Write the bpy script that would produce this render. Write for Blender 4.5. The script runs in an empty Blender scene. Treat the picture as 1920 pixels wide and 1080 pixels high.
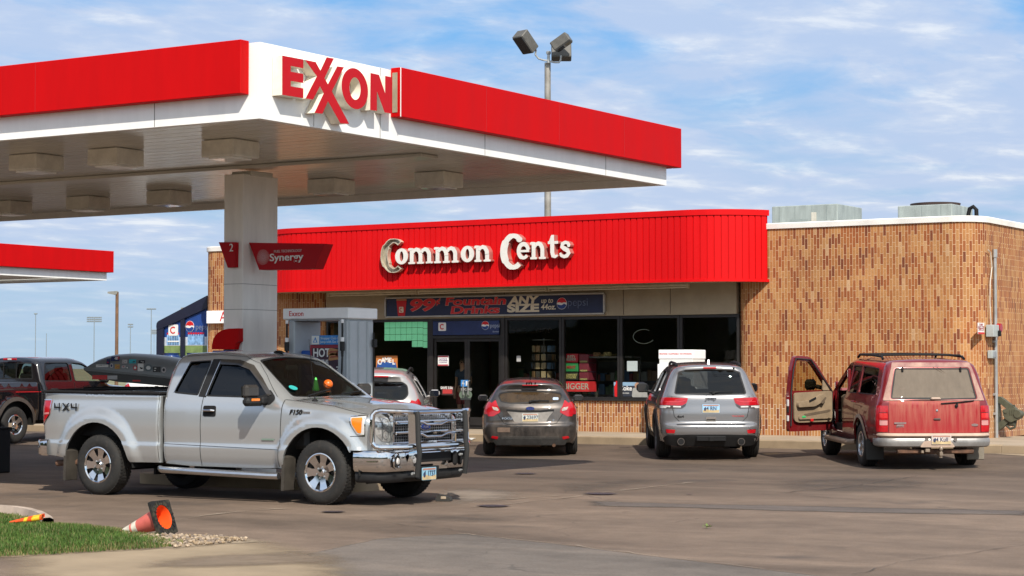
import bpy, bmesh, math, random
import numpy as np
from mathutils import Vector, Matrix, geometry
random.seed(7); RNG = np.random.default_rng(11)
SC = bpy.context.scene; COL = SC.collection
R = math.radians
# ---------------------------------------------------------------- camera
cd = bpy.data.cameras.new('camera'); cam = bpy.data.objects.new('camera', cd); COL.objects.link(cam)
cam.location = (0, 0, 1.7); cam.rotation_euler = (R(90) + math.atan(150/3770), 0, R(32.07))
cd.sensor_width = 36; cd.lens = 3770/1920*36; cd.clip_start = .5; cd.clip_end = 6000
SC.camera = cam
# ---------------------------------------------------------------- world and sun
SUN_EL, SUN_AZ = R(43.5), R(135)          # azimuth clockwise from +Y
w = bpy.data.worlds.new('World'); SC.world = w; w.use_nodes = True
nt = w.node_tree; nt.nodes.clear()
def N(t, typ, **kw):
    n = t.nodes.new(typ)
    for k, v in kw.items():
        if k.startswith('i_'):
            key = k[2:]; key = int(key) if key.isdigit() else key.replace('_', ' ')
            n.inputs[key].default_value = v
        else: setattr(n, k, v)
    return n
def ramp(t, stops, interp='LINEAR'):
    n = t.nodes.new('ShaderNodeValToRGB'); cr = n.color_ramp; cr.interpolation = interp
    while len(cr.elements) < len(stops): cr.elements.new(.5)
    for e, (p, c) in zip(cr.elements, stops):
        e.position = p; e.color = (*c, 1) if len(c) == 3 else c
    return n
def g1(v): return (v, v, v)
def build_sky():
    L = nt.links.new
    out = N(nt, 'ShaderNodeOutputWorld'); bg = N(nt, 'ShaderNodeBackground'); L(bg.outputs[0], out.inputs[0])
    bg.inputs[1].default_value = .11
    sky = N(nt, 'ShaderNodeTexSky', sky_type='NISHITA', sun_disc=False, sun_elevation=SUN_EL, sun_rotation=SUN_AZ,
            altitude=900, air_density=1.15, dust_density=.35, ozone_density=2.6)
    tc = N(nt, 'ShaderNodeTexCoord')
    hs = N(nt, 'ShaderNodeHueSaturation', i_Saturation=1.2, i_Value=.6); L(sky.outputs[0], hs.inputs['Color'])
    sep = N(nt, 'ShaderNodeSeparateXYZ'); L(tc.outputs['Generated'], sep.inputs[0])
    # cloud sheets seen on a plane high above: divide by height above the horizon
    mx = N(nt, 'ShaderNodeMath', operation='MAXIMUM'); L(sep.outputs[2], mx.inputs[0]); mx.inputs[1].default_value = .0
    ad = N(nt, 'ShaderNodeMath', operation='ADD'); L(mx.outputs[0], ad.inputs[0]); ad.inputs[1].default_value = .085
    dx = N(nt, 'ShaderNodeMath', operation='DIVIDE'); L(sep.outputs[0], dx.inputs[0]); L(ad.outputs[0], dx.inputs[1])
    dy = N(nt, 'ShaderNodeMath', operation='DIVIDE'); L(sep.outputs[1], dy.inputs[0]); L(ad.outputs[0], dy.inputs[1])
    cb = N(nt, 'ShaderNodeCombineXYZ'); L(dx.outputs[0], cb.inputs[0]); L(dy.outputs[0], cb.inputs[1])
    def cloud(rot, sc, loc, nscale, det, dist, lo, hi, rough=.58):
        mp = N(nt, 'ShaderNodeMapping'); mp.inputs['Rotation'].default_value = (0, 0, rot)
        mp.inputs['Scale'].default_value = sc; mp.inputs['Location'].default_value = loc
        L(cb.outputs[0], mp.inputs[0])
        no = N(nt, 'ShaderNodeTexNoise', i_Scale=nscale, i_Detail=det, i_Roughness=rough, i_Distortion=dist)
        L(mp.outputs[0], no.inputs['Vector'])
        mr = N(nt, 'ShaderNodeMapRange', interpolation_type='SMOOTHSTEP'); mr.inputs[1].default_value = lo; mr.inputs[2].default_value = hi
        L(no.outputs[0], mr.inputs[0]); return mr.outputs[0]
    a = cloud(R(-32), (1.0, .75, 1), (CLX, CLY, 0), 1.15, 7, .35, .29, .54)
    b = cloud(R(-25), (1.8, .8, 1), (7.9, .4, 0), 2.6, 8, .5, .46, .78, .62)
    c = cloud(R(-30), (1, .8, 1), (3.3, 9.1, 0), 4.5, 6, .2, .42, .74)
    m1 = N(nt, 'ShaderNodeMath', operation='MULTIPLY_ADD', use_clamp=True); L(b, m1.inputs[0]); m1.inputs[1].default_value = .55; L(a, m1.inputs[2])
    # pale air near the horizon deepening to blue higher up
    vz = N(nt, 'ShaderNodeMapRange', interpolation_type='SMOOTHSTEP'); L(sep.outputs[2], vz.inputs[0])
    vz.inputs[1].default_value = .16; vz.inputs[2].default_value = .5; vz.inputs[3].default_value = .95; vz.inputs[4].default_value = 0
    vr = ramp(nt, [(0, (3.35, 4.65, 5.95)), (.09, (2.75, 4.35, 6.25)), (.16, (1.2, 3.65, 7.0)), (.3, (.85, 3.0, 6.5))]); L(sep.outputs[2], vr.inputs[0])
    m2 = N(nt, 'ShaderNodeMath', operation='MULTIPLY'); L(m1.outputs[0], m2.inputs[0]); m2.inputs[1].default_value = .86
    # fewer distinct clouds low down
    lo = N(nt, 'ShaderNodeMapRange', interpolation_type='SMOOTHSTEP'); L(sep.outputs[2], lo.inputs[0])
    lo.inputs[1].default_value = .0; lo.inputs[2].default_value = .075; lo.inputs[3].default_value = .1; lo.inputs[4].default_value = 1
    m3 = N(nt, 'ShaderNodeMath', operation='MULTIPLY'); L(m2.outputs[0], m3.inputs[0]); L(lo.outputs[0], m3.inputs[1])
    cc = ramp(nt, [(0, (4.2, 5.0, 6.6)), (.5, (5.1, 5.65, 6.8)), (1, (7.0, 7.2, 7.5))]); L(c, cc.inputs[0])
    va = N(nt, 'ShaderNodeMix', data_type='RGBA'); L(vz.outputs[0], va.inputs[0]); L(hs.outputs[0], va.inputs[6]); L(vr.outputs[0], va.inputs[7])
    mix = N(nt, 'ShaderNodeMix', data_type='RGBA'); L(m3.outputs[0], mix.inputs[0]); L(va.outputs[2], mix.inputs[6]); L(cc.outputs[0], mix.inputs[7])
    # the sun's half of the sky is brighter (forward scattering)
    dt = N(nt, 'ShaderNodeVectorMath', operation='DOT_PRODUCT'); L(tc.outputs['Generated'], dt.inputs[0]); dt.inputs[1].default_value = (math.sin(SUN_AZ), math.cos(SUN_AZ), .35)
    sb = N(nt, 'ShaderNodeMapRange', interpolation_type='SMOOTHSTEP'); L(dt.outputs['Value'], sb.inputs[0]); sb.inputs[1].default_value = -.15; sb.inputs[2].default_value = 1; sb.inputs[3].default_value = 1; sb.inputs[4].default_value = 1.75
    sc_ = N(nt, 'ShaderNodeVectorMath', operation='SCALE'); L(mix.outputs[2], sc_.inputs[0]); L(sb.outputs[0], sc_.inputs['Scale'])
    wr = ramp(nt, [(0, (1, 1, 1)), (1, (1.06, .99, .84))]); wm = N(nt, 'ShaderNodeMapRange'); L(sb.outputs[0], wm.inputs[0]); wm.inputs[1].default_value = 1; wm.inputs[2].default_value = 1.6; L(wm.outputs[0], wr.inputs[0])
    wv = N(nt, 'ShaderNodeVectorMath', operation='MULTIPLY'); L(sc_.outputs[0], wv.inputs[0]); L(wr.outputs[0], wv.inputs[1]); L(wv.outputs[0], bg.inputs[0])
CLX, CLY = 2.2, 5.6
build_sky()
sd = bpy.data.lights.new('sun', 'SUN'); so = bpy.data.objects.new('sun', sd); COL.objects.link(so)
sd.energy = 4.6; sd.angle = R(.53); sd.color = (1, .93, .82)
_sv = Vector((math.sin(SUN_AZ)*math.cos(SUN_EL), math.cos(SUN_AZ)*math.cos(SUN_EL), math.sin(SUN_EL)))
so.rotation_euler = _sv.to_track_quat('Z', 'Y').to_euler(); so.location = (20, -20, 30)
SC.view_settings.view_transform = 'Standard'; SC.view_settings.look = 'None'
SC.view_settings.exposure = .25; SC.view_settings.gamma = 1
SC.render.engine = 'CYCLES'; SC.cycles.use_denoising = True; SC.cycles.max_bounces = 8
SC.cycles.transparent_max_bounces = 12; SC.cycles.caustics_reflective = False; SC.cycles.caustics_refractive = False
SC.cycles.sample_clamp_indirect = 6

# ---------------------------------------------------------------- materials
MATS = {}
def mat(name, col, rough=.55, metal=0., var=.12, vscale=6., bump=0., bscale=60., coat=0., spec=.5, emit=None, rvar=.1, col2=None, vlo=.35, vhi=.68, detail=5, stretch=None):
    if name in MATS: return MATS[name]
    m = bpy.data.materials.new(name); m.use_nodes = True; t = m.node_tree; L = t.links.new
    p = t.nodes['Principled BSDF']
    p.inputs['Roughness'].default_value = rough; p.inputs['Metallic'].default_value = metal
    p.inputs['Specular IOR Level'].default_value = spec; p.inputs['Coat Weight'].default_value = coat; p.inputs['Coat Roughness'].default_value = .05
    tc = N(t, 'ShaderNodeTexCoord')
    no = N(t, 'ShaderNodeTexNoise', i_Scale=vscale, i_Detail=detail, i_Roughness=.6)
    if stretch: mp = N(t, 'ShaderNodeMapping'); mp.inputs['Scale'].default_value = stretch; L(tc.outputs['Object'], mp.inputs[0]); L(mp.outputs[0], no.inputs['Vector'])
    else: L(tc.outputs['Object'], no.inputs['Vector'])
    c1 = tuple(c*(1-var) for c in col); c2 = col2 if col2 else tuple(min(1, c*(1+var)) for c in col)
    rp = ramp(t, [(vlo, c1), (vhi, c2)]); L(no.outputs[0], rp.inputs[0]); L(rp.outputs[0], p.inputs['Base Color'])
    if rvar:
        mr = N(t, 'ShaderNodeMapRange'); L(no.outputs[0], mr.inputs[0]); mr.inputs[1].default_value = .3; mr.inputs[2].default_value = .7
        mr.inputs[3].default_value = max(.02, rough*(1-rvar)); mr.inputs[4].default_value = min(1, rough*(1+rvar)); L(mr.outputs[0], p.inputs['Roughness'])
    if bump:
        n2 = N(t, 'ShaderNodeTexNoise', i_Scale=bscale, i_Detail=4); L(tc.outputs['Object'], n2.inputs['Vector'])
        b = N(t, 'ShaderNodeBump', i_Strength=bump, i_Distance=.01); L(n2.outputs[0], b.inputs['Height']); L(b.outputs[0], p.inputs['Normal'])
    if emit:
        p.inputs['Emission Color'].default_value = (*emit[0], 1); p.inputs['Emission Strength'].default_value = emit[1]
    MATS[name] = m; return m
def glass(name, tint, ior=1.5, dirt=0., dirtcol=(.45, .38, .30), dlo=.55):
    """thin tinted pane: transparent tint + mirror by fresnel (+ dust film)"""
    if name in MATS: return MATS[name]
    m = bpy.data.materials.new(name); m.use_nodes = True; t = m.node_tree; L = t.links.new; t.nodes.clear()
    out = N(t, 'ShaderNodeOutputMaterial'); tr = N(t, 'ShaderNodeBsdfTransparent'); tr.inputs[0].default_value = (*tint, 1)
    gl = N(t, 'ShaderNodeBsdfGlossy', i_Roughness=.015); gl.inputs[0].default_value = (1, 1, 1, 1)
    fr = N(t, 'ShaderNodeFresnel', i_IOR=ior); gm = N(t, 'ShaderNodeNewGeometry'); bk = N(t, 'ShaderNodeMath', operation='SUBTRACT'); bk.inputs[0].default_value = 1; L(gm.outputs['Backfacing'], bk.inputs[1])     # no total internal reflection in a thin pane
    fm = N(t, 'ShaderNodeMath', operation='MULTIPLY'); L(fr.outputs[0], fm.inputs[0]); L(bk.outputs[0], fm.inputs[1]); mx = N(t, 'ShaderNodeMixShader'); L(fm.outputs[0], mx.inputs[0]); L(tr.outputs[0], mx.inputs[1]); L(gl.outputs[0], mx.inputs[2])
    last = mx
    if dirt:
        tc = N(t, 'ShaderNodeTexCoord'); mp = N(t, 'ShaderNodeMapping'); mp.inputs['Scale'].default_value = (3, 3, 1.2); L(tc.outputs['Object'], mp.inputs[0])
        no = N(t, 'ShaderNodeTexNoise', i_Scale=2.5, i_Detail=7, i_Roughness=.65); L(mp.outputs[0], no.inputs['Vector'])
        mr = N(t, 'ShaderNodeMapRange'); L(no.outputs[0], mr.inputs[0]); mr.inputs[1].default_value = .3; mr.inputs[2].default_value = .72
        mr.inputs[3].default_value = dirt*dlo; mr.inputs[4].default_value = min(1, dirt*1.25)
        df = N(t, 'ShaderNodeBsdfDiffuse'); df.inputs[0].default_value = (*dirtcol, 1)
        m2 = N(t, 'ShaderNodeMixShader'); L(mr.outputs[0], m2.inputs[0]); L(mx.outputs[0], m2.inputs[1]); L(df.outputs[0], m2.inputs[2]); last = m2
    L(last.outputs[0], out.inputs[0]); MATS[name] = m; return m
def paint(name, col, metal=.0, rough=.35, flake=0., dust=0., dustcol=(.42, .34, .26), zlo=.2, zhi=1.0, coat=1., streak=False):
    """car paint with clear coat and a film of road dust, thicker low down and in runs"""
    if name in MATS: return MATS[name]
    m = bpy.data.materials.new(name); m.use_nodes = True; t = m.node_tree; L = t.links.new; p = t.nodes['Principled BSDF']
    p.inputs['Metallic'].default_value = metal; p.inputs['Roughness'].default_value = rough; p.inputs['Coat Weight'].default_value = coat; p.inputs['Coat Roughness'].default_value = .04
    p.inputs['Base Color'].default_value = (*col, 1)
    tc = N(t, 'ShaderNodeTexCoord')
    if dust:
        sp = N(t, 'ShaderNodeSeparateXYZ'); L(tc.outputs['Object'], sp.inputs[0])
        z = N(t, 'ShaderNodeMapRange'); L(sp.outputs[2], z.inputs[0]); z.inputs[1].default_value = zlo; z.inputs[2].default_value = zhi; z.inputs[3].default_value = 1; z.inputs[4].default_value = .3
        mp = N(t, 'ShaderNodeMapping'); mp.inputs['Scale'].default_value = (14, 14, 1.1) if streak else (4, 4, 2.5); L(tc.outputs['Object'], mp.inputs[0])
        no = N(t, 'ShaderNodeTexNoise', i_Scale=1.6, i_Detail=4 if not streak else 7, i_Roughness=.6); L(mp.outputs[0], no.inputs['Vector'])
        mr = N(t, 'ShaderNodeMapRange'); L(no.outputs[0], mr.inputs[0]); mr.inputs[1].default_value = .34; mr.inputs[2].default_value = .72
        mu = N(t, 'ShaderNodeMath', operation='MULTIPLY'); L(z.outputs[0], mu.inputs[0]); L(mr.outputs[0], mu.inputs[1])
        mv = N(t, 'ShaderNodeMath', operation='MULTIPLY', use_clamp=True); L(mu.outputs[0], mv.inputs[0]); mv.inputs[1].default_value = dust
        mx = N(t, 'ShaderNodeMix', data_type='RGBA'); L(mv.outputs[0], mx.inputs[0]); mx.inputs[6].default_value = (*col, 1); mx.inputs[7].default_value = (*dustcol, 1)
        L(mx.outputs[2], p.inputs['Base Color'])
        for nm, clean, dirty in (('Roughness', rough, .85), ('Metallic', metal, 0), ('Coat Weight', coat, 0)):
            q = N(t, 'ShaderNodeMapRange'); L(mv.outputs[0], q.inputs[0]); q.inputs[1].default_value = 0; q.inputs[2].default_value = .7
            q.inputs[3].default_value = clean; q.inputs[4].default_value = dirty; L(q.outputs[0], p.inputs[nm])
    MATS[name] = m; return m

# ---------------------------------------------------------------- mesh builder
class MB:
    def __init__(s): s.v = []; s.f = []; s.mi = []; s.n = []; s.uv = None
    def add(s, v, f, mi=0, n=None):
        o = len(s.v); s.v += [tuple(map(float, p)) for p in v]; s.f += [tuple(int(i)+o for i in q) for q in f]; s.mi += [mi]*len(f)
        s.n += [tuple(map(float, q)) for q in n] if n is not None else [(0, 0, 0)]*len(v)
        return o
    def xf(s, M, a=0):
        M = Matrix(M); q = M.to_3x3()
        s.v[a:] = [tuple(M @ Vector(p)) for p in s.v[a:]]
        s.n[a:] = [tuple((q @ Vector(p)).normalized()) if any(p) else p for p in s.n[a:]]
        return s
def link(o, parent=None):
    COL.objects.link(o)
    if parent is not None: o.parent = parent
    return o
def obj(name, mb, mats, parent=None, sharp=35, loc=None, smooth=True):
    me = bpy.data.meshes.new(name); me.from_pydata(mb.v, [], mb.f)
    for m in (mats if isinstance(mats, (list, tuple)) else [mats]): me.materials.append(m)
    me.polygons.foreach_set('material_index', mb.mi)
    if mb.uv is not None:
        uvl = me.uv_layers.new(name='UVMap'); vi = np.zeros(len(me.loops), 'i'); me.loops.foreach_get('vertex_index', vi)
        uvl.data.foreach_set('uv', np.array(mb.uv, 'f')[vi].ravel())
    me.polygons.foreach_set('use_smooth', [smooth]*len(me.polygons))
    if smooth: me.set_sharp_from_angle(angle=R(sharp))
    me.validate(); me.update()
    if any(any(q) for q in mb.n) and len(me.vertices) == len(mb.n): me.normals_split_custom_set_from_vertices(mb.n)
    o = bpy.data.objects.new(name, me); link(o, parent)
    if loc: o.location = loc
    return o
def tag(o, label=None, cat=None, group=None, kind=None):
    if label: o['label'] = label
    if cat: o['category'] = cat
    if group: o['group'] = group
    if kind: o['kind'] = kind
    return o
def thing(name, label, cat, loc=(0, 0, 0), rz=0., group=None):
    o = bpy.data.objects.new(name, None); link(o); o.location = loc; o.rotation_euler = (0, 0, rz); o.empty_display_size = .1
    return tag(o, label, cat, group)
def sub(name, parent, loc=(0, 0, 0), rot=(0, 0, 0)):
    o = bpy.data.objects.new(name, None); link(o, parent); o.location = loc; o.rotation_euler = rot; return o
def dup(o, parent=None):
    c = o.copy(); link(c, parent)
    for ch in list(o.children): dup(ch, c)
    return c
def orient(v, f):
    """make faces of a convex piece point away from its centre"""
    v = np.array(v); c = v.mean(0); out = []
    for q in f:
        p = v[list(q)]; n = np.zeros(3)
        for i in range(len(q)): n += np.cross(p[i]-c, p[(i+1) % len(q)]-c)
        out.append(tuple(q) if n @ (p.mean(0)-c) > 0 else tuple(reversed(q)))
    return out
def box(mb, c, s, b=0., rot=None, mi=0, M=None):
    hx, hy, hz = s[0]/2, s[1]/2, s[2]/2; b = min(b, .49*min(s))
    if b <= 0:
        v = [(x, y, z) for x in (-hx, hx) for y in (-hy, hy) for z in (-hz, hz)]
        f = [(0, 1, 3, 2), (4, 6, 7, 5), (0, 4, 5, 1), (2, 3, 7, 6), (0, 2, 6, 4), (1, 5, 7, 3)]
    else:
        v = []; ix = {}
        for sx in (-1, 1):
            for sy in (-1, 1):
                for sz in (-1, 1):
                    for a in range(3):
                        h = [hx-b, hy-b, hz-b]; h[a] += b
                        ix[sx, sy, sz, a] = len(v); v.append((sx*h[0], sy*h[1], sz*h[2]))
        f = []
        for a in range(3):
            for sg in (-1, 1):
                q = []
                for (p, r_) in ((-1, -1), (1, -1), (1, 1), (-1, 1)):
                    k = [0, 0, 0]; k[a] = sg; k[(a+1) % 3] = p; k[(a+2) % 3] = r_; q.append(ix[(*k, a)])
                f.append(q)
            o1, o2 = (a+1) % 3, (a+2) % 3
            for p in (-1, 1):
                for r_ in (-1, 1):
                    q = []
                    for sg, ax in ((-1, o1), (1, o1), (1, o2), (-1, o2)):
                        k = [0, 0, 0]; k[a] = sg; k[o1] = p; k[o2] = r_; q.append(ix[(*k, ax)])
                    f.append(q)
        for sx in (-1, 1):
            for sy in (-1, 1):
                for sz in (-1, 1): f.append([ix[sx, sy, sz, a] for a in range(3)])
    f = orient(v, f); T = Matrix.Translation(c)
    if rot is not None: T = T @ (rot.to_4x4() if isinstance(rot, Matrix) else Matrix.Rotation(rot, 4, 'Z'))
    if M is not None: T = Matrix(M) @ T
    return mb.add([T @ Vector(p) for p in v], f, mi)
def frame_of(d):
    d = Vector(d).normalized(); u = Vector((0, 0, 1)) if abs(d.z) < .9 else Vector((1, 0, 0))
    a = d.cross(u).normalized(); return a, d.cross(a), d
def tube(mb, pts, r, seg=10, mi=0, cap=True, closed=False):
    pts = [Vector(p) for p in pts]; n = len(pts); rs = r if isinstance(r, (list, tuple)) else [r]*n
    a = None; v = []; f = []
    for i, p in enumerate(pts):
        d = (pts[(i+1) % n]-pts[i-1]) if (closed or 0 < i < n-1) else (pts[1]-pts[0] if i == 0 else pts[-1]-pts[-2])
        d.normalize()
        if a is None: a = frame_of(d)[0]
        a = (a-d*a.dot(d)).normalized(); b = d.cross(a)
        for k in range(seg):
            t = 2*math.pi*k/seg; v.append(p+(a*math.cos(t)+b*math.sin(t))*rs[i])
    for i in range(n if closed else n-1):
        j = (i+1) % n
        for k in range(seg): f.append((i*seg+k, i*seg+(k+1) % seg, j*seg+(k+1) % seg, j*seg+k))
    if cap and not closed: f += [tuple(reversed(range(seg))), tuple(range((n-1)*seg, n*seg))]
    return mb.add(v, f, mi)
def cyl(mb, p0, p1, r0, r1=None, seg=16, mi=0): return tube(mb, [p0, p1], [r0, r0 if r1 is None else r1], seg, mi)
def lathe(mb, prof, seg=32, M=None, mi=0):
    """profile of (radius, height) turned about local Z"""
    v = []; f = []; n = len(prof)
    for k in range(seg):
        t = 2*math.pi*k/seg
        for r_, h in prof: v.append((r_*math.cos(t), r_*math.sin(t), h))
    for k in range(seg):
        for i in range(n-1):
            a, b = k*n+i, ((k+1) % seg)*n+i; f.append((a, b, b+1, a+1))
    if M is not None: v = [Matrix(M) @ Vector(p) for p in v]
    return mb.add(v, f, mi)
def rnd(pts, r, n=4):
    """round the corners of a 2D polygon; r a number or one per corner"""
    out = []; k = len(pts)
    for i, p in enumerate(pts):
        p = np.array(p, float); a = np.array(pts[i-1], float); b = np.array(pts[(i+1) % k], float)
        rr = r[i] if isinstance(r, (list, tuple)) else r
        la, lb = np.linalg.norm(a-p), np.linalg.norm(b-p); q = min(rr, .45*la, .45*lb)
        if q <= 1e-5: out.append(tuple(p)); continue
        s, e = p+(a-p)/la*q, p+(b-p)/lb*q
        for t in np.linspace(0, 1, n+1): out.append(tuple((1-t)**2*s+2*t*(1-t)*p+t*t*e))
    return out
def inset(pts, d):
    """offset polygon inward by d (outward when negative)"""
    p = np.array(pts, float); n = len(p); a = np.sum(p[:, 0]*np.roll(p[:, 1], -1)-np.roll(p[:, 0], -1)*p[:, 1])
    sg = 1 if a > 0 else -1; e = np.roll(p, -1, 0)-p; L = np.linalg.norm(e, axis=1, keepdims=True); e = e/np.maximum(L, 1e-9)
    nr = np.stack([-e[:, 1], e[:, 0]], 1)*sg; n0 = np.roll(nr, 1, 0); m = nr+n0; m /= np.maximum(np.linalg.norm(m, axis=1, keepdims=True), 1e-9)
    c = np.clip(np.sum(m*nr, 1, keepdims=True), .35, 1); return [tuple(q) for q in p+m*d/c]
def resample(pts, es, closed=True):
    out = []; n = len(pts)
    for i in range(n if closed else n-1):
        a, b = np.array(pts[i], float), np.array(pts[(i+1) % n], float); k = max(1, int(math.ceil(np.linalg.norm(b-a)/es)))
        out += [tuple(a+(b-a)*j/k) for j in range(k)]
    if not closed: out.append(tuple(map(float, pts[-1])))
    return out
def pip(P, poly):
    x, y = P[:, 0], P[:, 1]; ins = np.zeros(len(P), bool); q = np.array(poly)
    for (x1, y1), (x2, y2) in zip(q, np.roll(q, -1, 0)):
        if y1 == y2: continue
        c = ((y1 > y) != (y2 > y)) & (x < (x2-x1)*(y-y1)/(y2-y1)+x1); ins ^= c
    return ins
def fill(outer, holes=(), step=None):
    loops = [list(outer)]+[list(h) for h in holes]; pts = []; ed = []
    for lp in loops:
        o = len(pts); pts += lp; ed += [(o+i, o+(i+1) % len(lp)) for i in range(len(lp))]
    nb = len(pts)
    if step:
        P = np.array(loops[0]); lo, hi = P.min(0), P.max(0)
        gx = np.arange(lo[0]+step/2, hi[0], step); gy = np.arange(lo[1]+step/2, hi[1], step)
        G = np.stack(np.meshgrid(gx, gy), -1).reshape(-1, 2)
        k = pip(G, loops[0])
        for h in loops[1:]: k &= ~pip(G, h)
        G = G[k]
        if len(G):
            B = np.array(pts); d = np.full(len(G), 9.)
            for i in range(0, len(B), 64): d = np.minimum(d, np.sqrt(((G[:, None]-B[None, i:i+64])**2).sum(-1)).min(1))
            pts += [tuple(p) for p in G[d > .4*step]]
    r_ = geometry.delaunay_2d_cdt([Vector(p) for p in pts], ed, [], 0, 1e-7)
    V = np.array([tuple(p) for p in r_[0]]); T = np.array([t for t in r_[2] if len(t) == 3])
    c = V[T].mean(1); k = pip(c, loops[0])
    for h in loops[1:]: k &= ~pip(c, h)
    return V, T[k]
def prism(mb, outer, z0, z1, holes=(), M=None, mi=0, mis=None, back=True):
    """flat polygon in XY thickened from z0 to z1"""
    mis = mi if mis is None else mis; V, T = fill(outer, holes); T = [tuple(t) for t in T]; v = []; f = []; m = []
    a, b, c = V[T[0][0]], V[T[0][1]], V[T[0][2]]
    TT = []
    for t in T:
        a, b, c = V[t[0]], V[t[1]], V[t[2]]
        TT.append(t if (b[0]-a[0])*(c[1]-a[1])-(b[1]-a[1])*(c[0]-a[0]) > 0 else t[::-1])
    v += [(p[0], p[1], z1) for p in V]; f += TT; m += [mi]*len(TT)
    if back: o = len(v); v += [(p[0], p[1], z0) for p in V]; f += [tuple(i+o for i in t[::-1]) for t in TT]; m += [mi]*len(TT)
    for q, lp in enumerate([outer]+list(holes)):
        ar = sum(lp[i][0]*lp[(i+1) % len(lp)][1]-lp[(i+1) % len(lp)][0]*lp[i][1] for i in range(len(lp)))
        if (ar < 0) != (q > 0): lp = list(reversed(lp))
        o = len(v); n = len(lp); v += [(p[0], p[1], z0) for p in lp]+[(p[0], p[1], z1) for p in lp]
        f += [(o+i, o+(i+1) % n, o+n+(i+1) % n, o+n+i) for i in range(n)]; m += [mis]*n
    if M is not None: v = [Matrix(M) @ Vector(p) for p in v]
    o = mb.add(v, f); mb.mi[-len(f):] = m; return o
_TC = {}
def text(mb, s, size, ext, M, bold=0., align='CENTER', shear=0., mi=0, wide=1., space=1.):
    """lettering as solid mesh; text plane is XY of M, thickness along +Z"""
    k = (s, size, ext, bold, align, shear, space)
    if k not in _TC:
        c = bpy.data.curves.new('t', 'FONT'); c.body = s; c.size = size; c.extrude = ext/2; c.offset = bold; c.align_x = align; c.align_y = 'CENTER'
        c.shear = shear; c.resolution_u = 4; c.space_character = space
        o = bpy.data.objects.new('t', c); me = bpy.data.meshes.new_from_object(o)
        _TC[k] = ([tuple(p.co) for p in me.vertices], [tuple(p.vertices) for p in me.polygons])
        bpy.data.objects.remove(o); bpy.data.curves.remove(c); bpy.data.meshes.remove(me)
    v, f = _TC[k]; mb.add([Matrix(M) @ Vector((p[0]*wide, p[1], p[2]+ext/2)) for p in v], f, mi)
def basis(o, x, y):
    """matrix whose local X, Y run along the given world directions"""
    x = Vector(x).normalized(); y = Vector(y); y = (y-x*x.dot(y)).normalized(); z = x.cross(y)
    m = Matrix.Identity(4)
    for i in range(3): m[i][0], m[i][1], m[i][2], m[i][3] = x[i], y[i], z[i], o[i]
    return m
def FY(x, y, z): return basis((x, y, z), (1, 0, 0), (0, 0, 1))      # faces -Y (front of the store), reads along +X
def FX(x, y, z): return basis((x, y, z), (0, 1, 0), (0, 0, 1))      # faces +X, reads along +Y
def disc(r, n=24, rx=None, a0=0): return [((rx or r)*math.cos(a0+2*math.pi*i/n), r*math.sin(a0+2*math.pi*i/n)) for i in range(n)]
def fit(mb, a, M, x0, x1, y0, y1):
    """stretch everything added since index a to fill a rectangle of plane M"""
    Mi = Matrix(M).inverted(); P = np.array([tuple(Mi @ Vector(p)) for p in mb.v[a:]]); lo, hi = P.min(0), P.max(0)
    P[:, 0] = x0+(P[:, 0]-lo[0])/(hi[0]-lo[0])*(x1-x0); P[:, 1] = y0+(P[:, 1]-lo[1])/(hi[1]-lo[1])*(y1-y0); mb.v[a:] = [tuple(Matrix(M) @ Vector(p)) for p in P]
def rect(x0, y0, x1, y1): return [(x0, y0), (x1, y0), (x1, y1), (x0, y1)]
def stroke(pts, wd):
    """2D polyline thickened to a polygon; wd a number or one per point"""
    P = np.array(pts, float); n = len(P); W = np.array(wd if isinstance(wd, (list, tuple)) else [wd]*n)/2
    t = np.gradient(P, axis=0); t /= np.maximum(np.linalg.norm(t, axis=1, keepdims=True), 1e-9); nr = np.stack([-t[:, 1], t[:, 0]], 1)
    return [tuple(q) for q in P+nr*W[:, None]]+[tuple(q) for q in (P-nr*W[:, None])[::-1]]
def globe(mb, r, M, mi=(0, 1, 2), t=.004):
    """round three-colour globe: red top, white wave, blue bottom; mi = white, red, blue"""
    prism(mb, disc(r, 28), 0, t, M=M, mi=mi[0])
    q = r*.95
    top = [(q*math.cos(a), q*math.sin(a)) for a in np.linspace(R(8), R(172), 16)]+[(-.45*r, .22*r), (0, .1*r), (.45*r, .2*r)]
    bot = [(q*math.cos(a), q*math.sin(a)) for a in np.linspace(R(188), R(345), 16)]+[(.45*r, -.05*r), (0, -.3*r), (-.5*r, -.25*r)]
    prism(mb, top, t, t+.003, M=M, mi=mi[1]); prism(mb, bot, t, t+.003, M=M, mi=mi[2])
# pixel of the photograph -> point (only used while laying out the plan of the place)
_PS, _TH, _F = R(32.07), math.atan(150/3770), 3770.
_fw = np.array([-math.sin(_PS)*math.cos(_TH), math.cos(_PS)*math.cos(_TH), math.sin(_TH)]); _rt = np.array([math.cos(_PS), math.sin(_PS), 0]); _up = np.cross(_rt, _fw)
def at(px, py, z=None, Y=None, X=None, t=None):
    d = _fw*_F+_rt*(px-960)-_up*(py-540); c = np.array([0, 0, 1.7])
    if z is not None: s = (z-1.7)/d[2]
    elif Y is not None: s = Y/d[1]
    elif X is not None: s = X/d[0]
    else: s = t/_F
    return tuple(float(q) for q in c+d*s)
def gz(y):
    t = min(1, max(0, (y-31.3)/5.2)); return .1*t*t*(3-2*t)
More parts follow.
